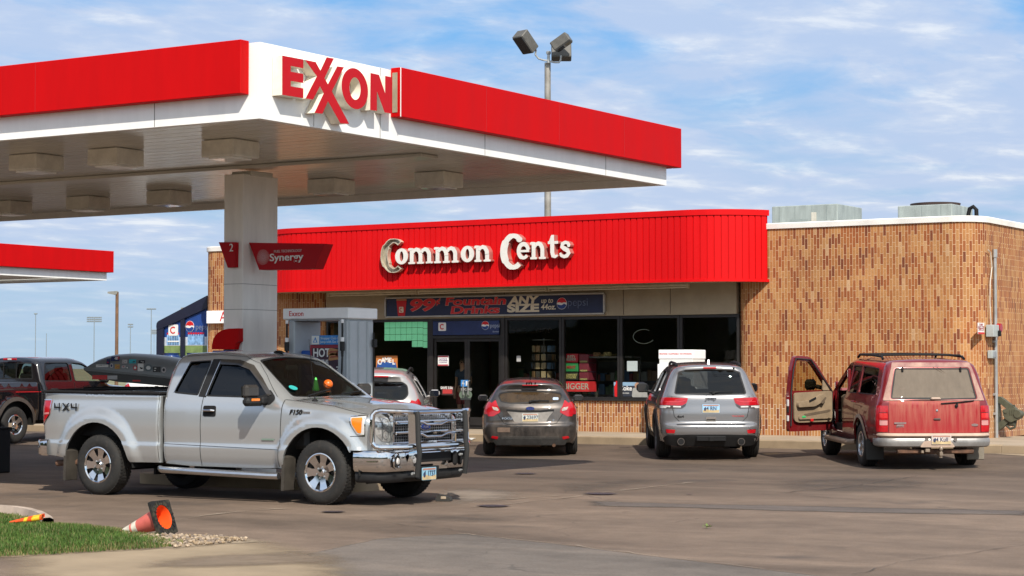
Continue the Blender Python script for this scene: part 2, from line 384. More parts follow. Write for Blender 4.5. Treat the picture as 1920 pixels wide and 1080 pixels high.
# ================================================================ materials of the place
def brick_mat():
    m = bpy.data.materials.new('vertical_brick'); m.use_nodes = True; t = m.node_tree; L = t.links.new; p = t.nodes['Principled BSDF']
    uv = N(t, 'ShaderNodeUVMap'); sp = N(t, 'ShaderNodeSeparateXYZ'); L(uv.outputs[0], sp.inputs[0])
    cb = N(t, 'ShaderNodeCombineXYZ'); L(sp.outputs[1], cb.inputs[0]); L(sp.outputs[0], cb.inputs[1])
    b = N(t, 'ShaderNodeTexBrick', offset=.37, offset_frequency=2, squash=1.0); L(cb.outputs[0], b.inputs[0])
    for k, v in (('Scale', 1), ('Mortar Size', .0058), ('Mortar Smooth', .25), ('Bias', 0), ('Brick Width', .228), ('Row Height', .0685)): b.inputs[k].default_value = v
    b.inputs['Color1'].default_value = (0, 0, 0, 1); b.inputs['Color2'].default_value = (1, 1, 1, 1); b.inputs['Mortar'].default_value = (.5, .5, .5, 1)
    rp = ramp(t, [(0, (.15, .036, .011)), (.09, (.22, .055, .014)), (.24, (.28, .080, .019)), (.42, (.32, .108, .028)), (.52, (.35, .140, .042)), (.74, (.395, .178, .058)), (.985, (.42, .205, .075)), (1, (.50, .31, .17))]); L(b.outputs[0], rp.inputs[0])
    no = N(t, 'ShaderNodeTexNoise', i_Scale=26, i_Detail=6, i_Roughness=.7); L(uv.outputs[0], no.inputs['Vector'])
    n3 = N(t, 'ShaderNodeTexNoise', i_Scale=.9, i_Detail=4); L(uv.outputs[0], n3.inputs['Vector'])
    mr = N(t, 'ShaderNodeMapRange'); L(no.outputs[0], mr.inputs[0]); mr.inputs[1].default_value = .25; mr.inputs[2].default_value = .75; mr.inputs[3].default_value = .72; mr.inputs[4].default_value = 1.25
    m4 = N(t, 'ShaderNodeMapRange'); L(n3.outputs[0], m4.inputs[0]); m4.inputs[1].default_value = .3; m4.inputs[2].default_value = .7; m4.inputs[3].default_value = .86; m4.inputs[4].default_value = 1.12
    mu = N(t, 'ShaderNodeMath', operation='MULTIPLY'); L(mr.outputs[0], mu.inputs[0]); L(m4.outputs[0], mu.inputs[1])
    vm = N(t, 'ShaderNodeVectorMath', operation='SCALE'); L(rp.outputs[0], vm.inputs[0]); L(mu.outputs[0], vm.inputs['Scale'])
    mx = N(t, 'ShaderNodeMix', data_type='RGBA'); L(b.outputs[1], mx.inputs[0]); L(vm.outputs[0], mx.inputs[6]); lim = N(t, 'ShaderNodeMapRange'); L(sp.outputs[1], lim.inputs[0]); lim.inputs[1].default_value = .90; lim.inputs[2].default_value = .93; ml = N(t, 'ShaderNodeMix', data_type='RGBA'); L(lim.outputs[0], ml.inputs[0]); ml.inputs[6].default_value = (.66, .54, .40, 1); ml.inputs[7].default_value = (.56, .37, .215, 1); L(ml.outputs[2], mx.inputs[7])     # limy joints in the lowest courses
    L(mx.outputs[2], p.inputs['Base Color']); p.inputs['Roughness'].default_value = .82
    iv = N(t, 'ShaderNodeMath', operation='SUBTRACT'); iv.inputs[0].default_value = 1; L(b.outputs[1], iv.inputs[1])
    ba = N(t, 'ShaderNodeMath', operation='MULTIPLY_ADD'); L(no.outputs[0], ba.inputs[0]); ba.inputs[1].default_value = .25; L(iv.outputs[0], ba.inputs[2])
    bp = N(t, 'ShaderNodeBump', i_Strength=.5, i_Distance=.006); L(ba.outputs[0], bp.inputs['Height']); L(bp.outputs[0], p.inputs['Normal'])
    return m
def asphalt_mat(name, base, warm, crack=True):
    m = bpy.data.materials.new(name); m.use_nodes = True; t = m.node_tree; L = t.links.new; p = t.nodes['Principled BSDF']
    tc = N(t, 'ShaderNodeTexCoord'); mp = N(t, 'ShaderNodeMapping'); mp.inputs['Scale'].default_value = (.16, .5, 1); mp.inputs['Rotation'].default_value = (0, 0, R(8)); L(tc.outputs['Object'], mp.inputs[0])
    a = N(t, 'ShaderNodeTexNoise', i_Scale=1.1, i_Detail=7, i_Roughness=.62, i_Distortion=.6); L(mp.outputs[0], a.inputs['Vector'])
    f = N(t, 'ShaderNodeTexNoise', i_Scale=46, i_Detail=7, i_Roughness=.8); L(tc.outputs['Object'], f.inputs['Vector'])
    g = N(t, 'ShaderNodeTexNoise', i_Scale=1.7, i_Detail=8, i_Roughness=.7); L(tc.outputs['Object'], g.inputs['Vector'])
    rp = ramp(t, [(.3, tuple(c*.72 for c in base)), (.46, base), (.62, warm), (.75, tuple(c*1.12 for c in warm))]); L(a.outputs[0], rp.inputs[0])
    r2 = N(t, 'ShaderNodeMapRange'); L(f.outputs[0], r2.inputs[0]); r2.inputs[1].default_value = .3; r2.inputs[2].default_value = .72; r2.inputs[3].default_value = .66; r2.inputs[4].default_value = 1.32
    r3 = N(t, 'ShaderNodeMapRange'); L(g.outputs[0], r3.inputs[0]); r3.inputs[1].default_value = .32; r3.inputs[2].default_value = .66; r3.inputs[3].default_value = .78; r3.inputs[4].default_value = 1.12
    mu = N(t, 'ShaderNodeMath', operation='MULTIPLY'); L(r2.outputs[0], mu.inputs[0]); L(r3.outputs[0], mu.inputs[1])
    sy = N(t, 'ShaderNodeSeparateXYZ'); L(tc.outputs['Object'], sy.inputs[0]); ya = N(t, 'ShaderNodeMath', operation='MULTIPLY_ADD'); L(g.outputs[0], ya.inputs[0]); ya.inputs[1].default_value = 7; L(sy.outputs[1], ya.inputs[2])
    yr = N(t, 'ShaderNodeMapRange', interpolation_type='SMOOTHSTEP'); L(ya.outputs[0], yr.inputs[0]); yr.inputs[1].default_value = 25.5; yr.inputs[2].default_value = 35; yr.inputs[3].default_value = 1; yr.inputs[4].default_value = .66     # the older, oilier paving of the bays
    mu2 = N(t, 'ShaderNodeMath', operation='MULTIPLY'); L(mu.outputs[0], mu2.inputs[0]); L(yr.outputs[0], mu2.inputs[1])
    vm = N(t, 'ShaderNodeVectorMath', operation='SCALE'); L(rp.outputs[0], vm.inputs[0]); L(mu2.outputs[0], vm.inputs['Scale'])
    last = vm.outputs[0]
    if crack:
        wn = N(t, 'ShaderNodeTexNoise', i_Scale=.8, i_Detail=5); L(tc.outputs['Object'], wn.inputs['Vector'])
        va = N(t, 'ShaderNodeVectorMath', operation='MULTIPLY_ADD'); L(wn.outputs[1], va.inputs[0]); va.inputs[1].default_value = (1.6, 1.6, 0); L(tc.outputs['Object'], va.inputs[2])
        vo = N(t, 'ShaderNodeTexVoronoi', feature='DISTANCE_TO_EDGE', i_Scale=.17); L(va.outputs[0], vo.inputs['Vector'])
        cr = N(t, 'ShaderNodeMapRange'); L(vo.outputs['Distance'], cr.inputs[0]); cr.inputs[1].default_value = .0012; cr.inputs[2].default_value = .0042; cr.inputs[3].default_value = .4; cr.inputs[4].default_value = 0
        ms = N(t, 'ShaderNodeMapRange'); L(g.outputs[0], ms.inputs[0]); ms.inputs[1].default_value = .44; ms.inputs[2].default_value = .56
        cm = N(t, 'ShaderNodeMath', operation='MULTIPLY'); L(cr.outputs[0], cm.inputs[0]); L(ms.outputs[0], cm.inputs[1])
        mx = N(t, 'ShaderNodeMix', data_type='RGBA'); L(cm.outputs[0], mx.inputs[0]); L(last, mx.inputs[6]); mx.inputs[7].default_value = (.035, .03, .028, 1); last = mx.outputs[2]
        # oil drips and stains
        st = N(t, 'ShaderNodeTexNoise', i_Scale=.62, i_Detail=5, i_Roughness=.55); sm = N(t, 'ShaderNodeMapping'); sm.inputs['Location'].default_value = (13, 4, 2); L(tc.outputs['Object'], sm.inputs[0]); L(sm.outputs[0], st.inputs['Vector'])
        s2 = N(t, 'ShaderNodeMapRange', interpolation_type='SMOOTHSTEP'); L(st.outputs[0], s2.inputs[0]); s2.inputs[1].default_value = .6; s2.inputs[2].default_value = .74; s2.inputs[4].default_value = .5
        m5 = N(t, 'ShaderNodeMix', data_type='RGBA'); L(s2.outputs[0], m5.inputs[0]); L(last, m5.inputs[6]); m5.inputs[7].default_value = (.05, .043, .04, 1); last = m5.outputs[2]
    L(last, p.inputs['Base Color']); p.inputs['Roughness'].default_value = .88; p.inputs['Specular IOR Level'].default_value = .3
    bp = N(t, 'ShaderNodeBump', i_Strength=.6, i_Distance=.012); L(f.outputs[0], bp.inputs['Height']); L(bp.outputs[0], p.inputs['Normal'])
    return m
BRICK = brick_mat()
ASPH = asphalt_mat('worn_asphalt', (.166, .120, .089), (.216, .156, .114))
PATCH = asphalt_mat('grey_asphalt', (.155, .130, .110), (.19, .154, .126))
DARKP = asphalt_mat('dark_asphalt', (.125, .102, .088), (.15, .12, .10), False)
PALE = asphalt_mat('pale_beige_asphalt', (.23, .185, .15), (.28, .225, .18), False)  # paler, beiger mix of the asphalt
def concrete(name, c, var=.14): return mat(name, c, .9, var=var, vscale=1.3, bump=.25, bscale=70, spec=.3, detail=9)
CONC = concrete('concrete', (.295, .225, .148)); KERB = concrete('kerb_concrete', (.31, .235, .155), .2); WALK = concrete('sidewalk_concrete', (.345, .275, .20))
WHITE = mat('white_metal', (.84, .84, .82), .4, var=.05, vscale=1.5, detail=8, stretch=(3, 3, .5))
def red_panel_mat():
    m = mat('red_panel', (.50, .002, .003), .55, var=.06, vscale=1.1, spec=.10, detail=8, stretch=(3, 3, .5))
    return m
REDP = red_panel_mat(); REDR = mat('red_ribbed_metal', (.59, .005, .007), .55, var=.05, vscale=1.1, spec=.12, detail=8, stretch=(3, 3, .5)); REDD = mat('dark_red_plastic', (.42, .003, .010), .5, var=.05, spec=.2)
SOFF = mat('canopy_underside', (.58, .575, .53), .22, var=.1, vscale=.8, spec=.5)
BEIGE = mat('beige_plaster', (.34, .28, .19), .8, var=.12, vscale=2)
GREYC = mat('grey_painted_column', (.84, .82, .78), .5, var=.08, vscale=1.6, detail=8, stretch=(3, 3, .6))
BLACK = mat('black_plastic', (.012, .012, .013), .72, var=.2, spec=.22); DARKM = mat('dark_frame', (.018, .016, .015), .4, var=.2)
STEEL = mat('galvanised_steel', (.42, .43, .43), .45, metal=.6, var=.15, vscale=5); RUBBER = mat('black_rubber', (.015, .015, .015), .7)
WHT = mat('white_print', (.78, .78, .76), .5, var=.02); RED = mat('red_print', (.58, .01, .012), .45, var=.04); BLUE = mat('blue_print', (.015, .05, .22), .45, var=.06)
NAVY = mat('navy_print', (.012, .020, .060), .4, var=.15, vscale=2); CREAM = mat('cream_print', (.72, .64, .48), .5, var=.03); SKYB = mat('sky_blue_print', (.04, .24, .62), .45)
ROOFM = mat('roof_gravel', (.3, .29, .27), .95)
WGLASS = glass('store_glass', (.90, .92, .89), ior=1.2) 

# ================================================================ ground
def soft(m, nscale=1.2, amt=1.1, lo=.25, hi=.8):
    """a worn copy of a paving material that thins out to nothing at its edges"""
    c = m.copy(); c.name = m.name+'_worn'; t = c.node_tree; L = t.links.new; out = next(n for n in t.nodes if n.type == 'OUTPUT_MATERIAL'); p = t.nodes['Principled BSDF']
    at_ = N(t, 'ShaderNodeAttribute', attribute_name='fade'); tc = N(t, 'ShaderNodeTexCoord'); no = N(t, 'ShaderNodeTexNoise', i_Scale=nscale, i_Detail=8, i_Roughness=.7); L(tc.outputs['Object'], no.inputs['Vector'])
    s1 = N(t, 'ShaderNodeMath', operation='SUBTRACT'); L(no.outputs[0], s1.inputs[0]); s1.inputs[1].default_value = .5
    a = N(t, 'ShaderNodeMath', operation='MULTIPLY_ADD'); L(s1.outputs[0], a.inputs[0]); a.inputs[1].default_value = amt; L(at_.outputs['Fac'], a.inputs[2])
    r_ = N(t, 'ShaderNodeMapRange', interpolation_type='SMOOTHSTEP'); L(a.outputs[0], r_.inputs[0]); r_.inputs[1].default_value = lo; r_.inputs[2].default_value = hi
    tr = N(t, 'ShaderNodeBsdfTransparent'); mx = N(t, 'ShaderNodeMixShader'); L(r_.outputs[0], mx.inputs[0]); L(tr.outputs[0], mx.inputs[1]); L(p.outputs[0], mx.inputs[2]); L(mx.outputs[0], out.inputs[0]); return c
def worn(name, poly, m, dz, w=.5, step=.25, **k):
    """sheet whose 'fade' attribute runs from 0 at the edge to 1 at w metres inside"""
    o = sheet(name, poly, soft(m, **k), dz, step=step); q = np.array(poly); P = np.array([tuple(v.co)[:2] for v in o.data.vertices]); d = np.full(len(P), 99.)
    for a, b in zip(q, np.roll(q, -1, 0)):
        ab = b-a; tt = np.clip(((P-a) @ ab)/max(ab @ ab, 1e-9), 0, 1); d = np.minimum(d, np.linalg.norm(P-a-tt[:, None]*ab, axis=1))
    at_ = o.data.attributes.new('fade', 'FLOAT', 'POINT'); at_.data.foreach_set('value', np.clip(d/w, 0, 1).astype('f')); return o
def sheet(name, poly, material, dz, label_kind='structure', step=None):
    """flat patch following the lot's slight rise"""
    V, T = fill(resample(poly, 1.5), (), step or 1.5); mb = MB(); mb.add([(p[0], p[1], gz(p[1])+dz) for p in V], [tuple(t) for t in T])
    for i, t in enumerate(mb.f):
        a, b, c = (Vector(mb.v[j]) for j in t)
        if (b-a).cross(c-a).z < 0: mb.f[i] = t[::-1]
    o = obj(name, mb, material); o['kind'] = label_kind; return o
mb = MB(); mb.add([(-3000, -600, -.12), (3000, -600, -.12), (3000, 5000, -.12), (-3000, 5000, -.12)], [(0, 1, 2, 3)])
tag(obj('terrain', mb, mat('dry_field', (.20, .19, .10), .95, var=.25, vscale=.05)), kind='structure')
mb = MB(); xs = np.linspace(-150, 60, 22); ys = np.concatenate([np.linspace(-25, 28, 12), np.linspace(29, 37, 17), np.linspace(38, 110, 12)])
for y in ys:
    for x in xs: mb.v.append((x, y, gz(y))); mb.n.append((0, 0, 0))
nx = len(xs)
for j in range(len(ys)-1):
    for i in range(nx-1): mb.f.append((j*nx+i, j*nx+i+1, (j+1)*nx+i+1, (j+1)*nx+i)); mb.mi.append(0)
tag(obj('asphalt_lot', mb, ASPH), kind='structure')
def G(px, py, z=0): p = at(px, py, z=z); return (p[0], p[1])
apron = [G(-60, 1005), G(120, 1003), G(250, 1004), G(340, 1009), G(420, 1006), G(510, 1007), G(600, 1022), G(690, 1050), G(760, 1100), G(-60, 1120)]
worn('concrete_apron', apron, CONC, .006, 1.1, .2, amt=.9, lo=.1, hi=.75)
worn('concrete_wear', [G(230, 1050), G(420, 1036), G(600, 1030), G(720, 1050), G(640, 1062), G(380, 1072), G(220, 1070)], mat('concrete_dark_wear', (.19, .14, .095), .9, var=.15, vscale=2), .010, .5, .15, amt=1.4, lo=.2, hi=1.2)
worn('asphalt_patch', [G(560, 1040), G(700, 1010), G(870, 1000), G(1060, 1021), G(1250, 1045), G(1430, 1066), G(1560, 1082), G(1600, 1110), G(640, 1110)], PATCH, .004, .22, .2, amt=.5, lo=.1, hi=.5)
worn('asphalt_strip', [G(1090, 938), G(1300, 944), G(1500, 948), G(1700, 952), G(1960, 957), G(1960, 969), G(1700, 965), G(1500, 961), G(1300, 955), G(1090, 950)], DARKP, .004, .35, .12, amt=1.2, lo=.15, hi=.9)
worn('pale_asphalt_strip', [G(760, 920), G(880, 911), G(1010, 919), G(1040, 930), G(960, 943), G(880, 952), G(780, 952)], PALE, .004, .8, .15, amt=1.3, lo=.25, hi=1.1)
worn('dark_asphalt_wear', [G(960, 905, .0), G(1150, 898), G(1330, 892), G(1250, 915), G(1100, 930), G(980, 925)], DARKP, .005, .8, .2, amt=1.5, lo=.4, hi=2.0)
worn('dark_asphalt_wear', [G(1330, 902), G(1500, 890), G(1720, 893), G(1900, 905), G(1800, 925), G(1500, 935), G(1380, 925)], DARKP, .005, 1.2, .25, amt=1.5, lo=.4, hi=2.0)
worn('dark_asphalt_wear', [G(640, 965), G(900, 958), G(1100, 965), G(1000, 985), G(700, 990)], DARKP, .005, .6, .2, amt=1.6, lo=.45, hi=2.0)
CR = mat('crack_filler_pale', (.30, .24, .18), .9, var=.3, vscale=4); CRD = mat('crack_tar', (.06, .05, .043), .85)
_cr = {}
def crack(pts, wd, m, dz, name):
    P = [G(*q) for q in pts]; P = resample(P, .22, False); P = [(p[0]+RNG.normal(0, .025), p[1]+RNG.normal(0, .025)) for p in P]
    if m.name not in _cr: _cr[m.name] = soft(m, 1.6, 3.2, -.1, 1.5)
    o = sheet(name, stroke(P, [wd*RNG.uniform(.3, 1.3) for _ in P]), _cr[m.name], dz, step=5); a = o.data.attributes.new('fade', 'FLOAT', 'POINT'); a.data.foreach_set('value', np.full(len(o.data.vertices), .62, 'f'))
for pts, wd, m in [([(0, 937), (60, 936), (110, 934)], .06, CR), ([(330, 975), (400, 966), (470, 958), (540, 954)], .08, CR), ([(880, 952), (960, 945), (1060, 934), (1160, 921), (1300, 905)], .08, CR), ([(540, 1036), (580, 1034), (620, 1033)], .05, CR),
                   ([(930, 938), (1010, 932), (1120, 926)], .06, CR), ([(1120, 950), (1158, 950)], .06, CR), ([(1460, 925), (1560, 917), (1660, 903), (1720, 893)], .04, CRD), ([(1462, 926), (1600, 937), (1760, 951), (1920, 967)], .035, CRD), ([(1540, 905), (1600, 911), (1690, 914), (1780, 908)], .025, CRD),
                   ([(1600, 1078), (1700, 1052), (1810, 1040), (1920, 1022)], .02, CRD), ([(860, 1001), (960, 1012), (1050, 1021), (1240, 1045), (1430, 1067)], .03, CR), ([(680, 975), (760, 985), (900, 1000)], .02, CRD)]:
    crack(pts, wd, m, .009, 'pavement_crack')
OIL = mat('oil_stain', (.040, .026, .028), .6, var=.4, vscale=9); _oil = soft(OIL, 9, .9, .2, .75)
for px, py, rx in ((625, 961, .20), (925, 950, .28), (1125, 927, .30), (985, 889, .25), (1292, 928, .08)):
    c = G(px, py, gz(G(px, py)[1])); P = [(c[0]+rx*math.cos(a)*RNG.uniform(.75, 1.15), c[1]+rx*math.sin(a)*RNG.uniform(.75, 1.15)*.8) for a in np.linspace(0, 2*math.pi, 20)[:-1]]
    o = sheet('oil_stain', P, _oil, .013, step=.06); a = o.data.attributes.new('fade', 'FLOAT', 'POINT'); V_ = [math.dist(tuple(v.co)[:2], c)/rx for v in o.data.vertices]; a.data.foreach_set('value', np.clip(1.5*(1-np.array(V_)), 0, 1).astype('f'))
# pavement in front of the store with its kerb
KY = 36.95
mb = MB(); box(mb, (-25.5, KY+.08, .125), (26.4, .16, .27), .02); obj_k = obj('kerb', mb, KERB); tag(obj_k, kind='structure')
mb = MB(); box(mb, (-22, 48, .11), (100-.0, 22, .28), 0); mb = MB(); box(mb, (-25.5, KY+.16+2.5, .115), (26.4, 5.0, .27), .0); tag(obj('sidewalk', mb, WALK), kind='structure')
mb = MB()     # pavement that swings round the corner, its kerb falling away to the lot
P = [(-12.3, KY), (-10.9, KY+.25), (-9.9, KY+1.0), (-9.3, KY+2.4), (-9.2, KY+5), (-9.2, 60), (-12.3, 60)]
prism(mb, P, 0, .25); tag(obj('corner_sidewalk', mb, WALK), kind='structure')
mb = MB(); Pk = [(-12.3, KY), (-10.9, KY+.25), (-9.9, KY+1.0), (-9.3, KY+2.4), (-9.2, KY+5), (-9.2, 60)]; n = len(Pk)
o_ = [(-12.3, KY-.0), (-10.85, KY+.10), (-9.78, KY+.9), (-9.15, KY+2.35), (-9.05, KY+5), (-9.05, 60)]
prism(mb, Pk+o_[::-1], 0, .235); tag(obj('corner_kerb', mb, KERB), kind='structure')
sheet('pale_gutter', [(-38.7, KY-.30), (-12.4, KY-.30), (-10.6, KY-.1), (-9.5, KY+.75), (-8.8, KY+2.3), (-8.7, KY+5), (-7.0, KY+5), (-6.6, KY+1.5), (-8.2, KY-1.2), (-11.5, KY-1.0), (-12.3, KY-.32-.1), (-38.7, KY-.42)], KERB, .006)
# ================================================================ store building
BY = 39.9
store = thing('store_building', 'brown brick convenience store with rounded corners and a red ribbed fascia over its shop front', 'building', (-24, BY, .25))
SX, SZ = -24., .25
def wall(name, path, z0, z1, material, parent, thick=.0, mbx=None, n_up=1):
    """vertical wall along an XY path, uv = metres along it and up"""
    mb = mbx or MB()
    if mb.uv is None: mb.uv = []
    o = len(mb.v); s = 0
    for i, p in enumerate(path):
        if i: s += math.dist(p, path[i-1])
        for z in (z0, z1): mb.v.append((p[0], p[1], z)); mb.n.append((0, 0, 0)); mb.uv.append((s, z))
    for i in range(len(path)-1): mb.f.append((o+2*i, o+2*i+2, o+2*i+3, o+2*i+1)); mb.mi.append(0)
    if mbx is None: return mb
def arc(cx, cy, r, a0, a1, n=10): return [(cx+r*math.cos(R(a)), cy+r*math.sin(R(a))) for a in np.linspace(a0, a1, n)]
ML = Matrix.Translation((24, -BY, -.25))
def so(name, mb, mats, parent=store, **k):
    mb.xf(ML); return obj(name, mb, mats, parent, **k)
XR, rC = -13.75, .7
wingR = [(-19.25, 41.0)]+arc(-18.85, BY+.4, .4, 180, 270)+arc(XR-rC, BY+rC, rC, 270, 360, 14)+[(XR, 58)]
wingL = [(-34.48, 58)]+arc(-34.48+.35, BY+.35, .35, 180, 270)+arc(-31.0, BY+.4, .4, 270, 360)+[(-30.6, 41.0)]
w1 = so('brick_wall', wall('w', wingR, .25, 4.75, BRICK, None), BRICK, sharp=60)
w2 = so('brick_wall', wall('w', wingL, .25, 4.75, BRICK, None), BRICK, sharp=60)
w3 = so('brick_base', wall('w', [(-30.6, BY+.12), (-27.42, BY+.12)], .25, .96, BRICK, None), BRICK)
b4 = so('brick_base', wall('w', [(-25.33, BY+.12), (-19.25, BY+.12)], .25, .96, BRICK, None), BRICK)
mb = MB(); mb.uv = None
def strip_along(mb, path, prof):
    """sweep an (out, z) profile along a path; out is to the right of travel... left walls face outward"""
    n = len(path); k = len(prof); o = len(mb.v); P = np.array(path); t = np.gradient(P, axis=0); t /= np.linalg.norm(t, axis=1, keepdims=True); nr = np.stack([t[:, 1], -t[:, 0]], 1)
    for i in range(n):
        for a, z in prof: mb.v.append((*(P[i]+nr[i]*a), z)); mb.n.append((0, 0, 0))
    for i in range(n-1):
        for j in range(k): mb.f.append((o+i*k+j, o+(i+1)*k+j, o+(i+1)*k+(j+1) % k, o+i*k+(j+1) % k)); mb.mi.append(0)
cop = MB(); full = wingL[:-2]+[(-30.5, BY), (-19.5, BY)]+wingR[2:]
strip_along(cop, full, [(-.3, 4.75), (.035, 4.715), (.04, 4.82), (.02, 4.84), (-.3, 4.84)])
so('coping', cop, mat('white_coping', (.78, .75, .70), .5, var=.1, vscale=2))
mb = MB(); prism(mb, [(-34.0, BY+.5), (-33.4, BY+.2), (XR-1.1, BY+.2), (XR-.35, BY+1.0), (XR-.2, 58), (-34.2, 58)], 4.5, 4.62); so('roof', mb, ROOFM)
mb = MB(); box(mb, (-24.1, 58.1, 2.5), (20.7, .2, 4.5)); so('back_wall', mb, BEIGE)
# fascia: ribbed band swelling round at both ends
fz0, fz1, fY = 3.565, 5.13, BY-1.0
rA = 1.73; th = math.degrees(math.acos(1-1.0/rA))
fpath = arc(-32.2+rA*math.sin(R(th)), fY+rA, rA, 270-th, 270, 16)+[]
fpath += arc(-18.42-rA*math.sin(R(th)), fY+rA, rA, 270, 270+th, 16)
fp = resample(fpath, .05, False)
mb = MB(); s = 0; P = np.array(fp); t = np.gradient(P, axis=0); t /= np.linalg.norm(t, axis=1, keepdims=True); nr = np.stack([t[:, 1], -t[:, 0]], 1)
rp_ = []; acc = np.concatenate([[0], np.cumsum(np.linalg.norm(np.diff(P, axis=0), axis=1))]); pitch = .153
for sv in np.arange(0, acc[-1], pitch):
    for d, off in ((0, 0), (pitch-.030, 0), (pitch-.027, -.022), (pitch-.003, -.022)):
        q = sv+d
        if q > acc[-1]: break
        x = np.interp(q, acc, P[:, 0]); y = np.interp(q, acc, P[:, 1]); nx_, ny_ = np.interp(q, acc, nr[:, 0]), np.interp(q, acc, nr[:, 1]); rp_.append((x+nx_*off, y+ny_*off))
wall('f', rp_, fz0+.05, fz1-.12, None, None, mbx=mb); mb.uv = None
so('fascia', mb, REDR, sharp=20)
mb = MB(); strip_along(mb, fp, [(-.08, fz1-.125), (.018, fz1-.125), (.02, fz1), (-.1, fz1)]); so('fascia_cap', mb, REDR)
mb = MB(); strip_along(mb, fp, [(-.08, fz0), (.02, fz0), (.02, fz0+.055), (-.08, fz0+.055)]); so('fascia_trim', mb, REDR)
mb = MB(); prism(mb, [p for p in fp[::3]]+[(-18.5, BY+.3), (-32.1, BY+.3)], fz0+.02, fz0+.04); prism(mb, [p for p in fp[::3]]+[(-18.5, BY), (-32.1, BY)], fz1-.1, fz1-.06); so('soffit', mb, BEIGE)
mb = MB(); box(mb, (-24.92, BY+.22, 3.24), (11.3, .16, .70)); so('header_wall', mb, BEIGE)
for x in (-28.0, -25.3, -22.1, -20.9): mb = MB(); box(mb, (x, BY+.135, 3.24), (.012, .006, .66)); so('header_joint', mb, mat('joint_brown', (.12, .09, .06), .8))
# shop front: frames and panes
GYc = BY+.22
def frame_mb(x0, x1, z0, z1, wd=.06, d=.1, y=GYc):
    mb = MB(); box(mb, (x0+wd/2, y, (z0+z1)/2), (wd, d, z1-z0)); box(mb, (x1-wd/2, y, (z0+z1)/2), (wd, d, z1-z0))
    box(mb, ((x0+x1)/2, y, z1-wd/2), (x1-x0-2*wd, d-.01, wd)); box(mb, ((x0+x1)/2, y, z0+wd/2), (x1-x0-2*wd, d-.01, wd)); return mb
for x0, x1 in ((-30.58, -29.75), (-29.74, -27.46), (-25.30, -23.76), (-23.75, -22.22), (-22.21, -20.69), (-20.68, -19.22)):
    f = so('window', frame_mb(x0, x1, .98, 2.88), DARKM)
    mb = MB(); box(mb, ((x0+x1)/2, GYc, 1.93), (x1-x0-.12, .008, 1.78)); mb.xf(ML); obj('pane', mb, WGLASS, f)
mb = MB(); box(mb, (-29.0, BY+.14, .968), (3.1, .14, .03)); box(mb, (-22.3, BY+.14, .968), (6.05, .14, .03)); so('window_sill', mb, DARKM)
mb = MB(); box(mb, (-27.40, GYc, 1.57), (.11, .14, 2.64)); box(mb, (-25.36, GYc, 1.57), (.11, .14, 2.64)); box(mb, (-26.38, GYc, 2.44), (1.93, .13, .07)); box(mb, (-26.38, GYc, 2.86), (1.93, .13, .06)); so('door_frame', mb, DARKM)
for x0, x1, hx in ((-27.34, -26.385, -26.45), (-26.38, -25.42, -26.31)):
    d = so('door', frame_mb(x0, x1, .265, 2.40, .07, .06), DARKM)
    mb = MB(); box(mb, ((x0+x1)/2, GYc, .42), (x1-x0-.145, .05, .22)); mb.xf(ML); obj('kick_plate', mb, DARKM, d)
    mb = MB(); box(mb, ((x0+x1)/2, GYc, 1.43), (x1-x0-.14, .008, 1.80)); mb.xf(ML); obj('pane', mb, WGLASS, d)
    mb = MB(); tube(mb, [(hx, GYc-.03, 1.05), (hx, GYc-.10, 1.07), (hx, GYc-.10, 1.38), (hx, GYc-.03, 1.40)], .012, 8); mb.xf(ML); obj('handle', mb, STEEL, d)
# room behind the glass
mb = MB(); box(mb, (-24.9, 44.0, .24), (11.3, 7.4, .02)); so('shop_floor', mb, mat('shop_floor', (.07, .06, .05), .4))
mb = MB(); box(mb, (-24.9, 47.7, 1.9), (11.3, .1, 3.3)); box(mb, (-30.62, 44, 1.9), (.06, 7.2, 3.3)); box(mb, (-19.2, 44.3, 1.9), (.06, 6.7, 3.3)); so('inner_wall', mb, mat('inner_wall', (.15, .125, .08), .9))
mb = MB(); box(mb, (-24.9, 44, 3.2), (11.3, 7.2, .05)); so('shop_ceiling', mb, mat('shop_ceiling', (.10, .10, .09), .9))
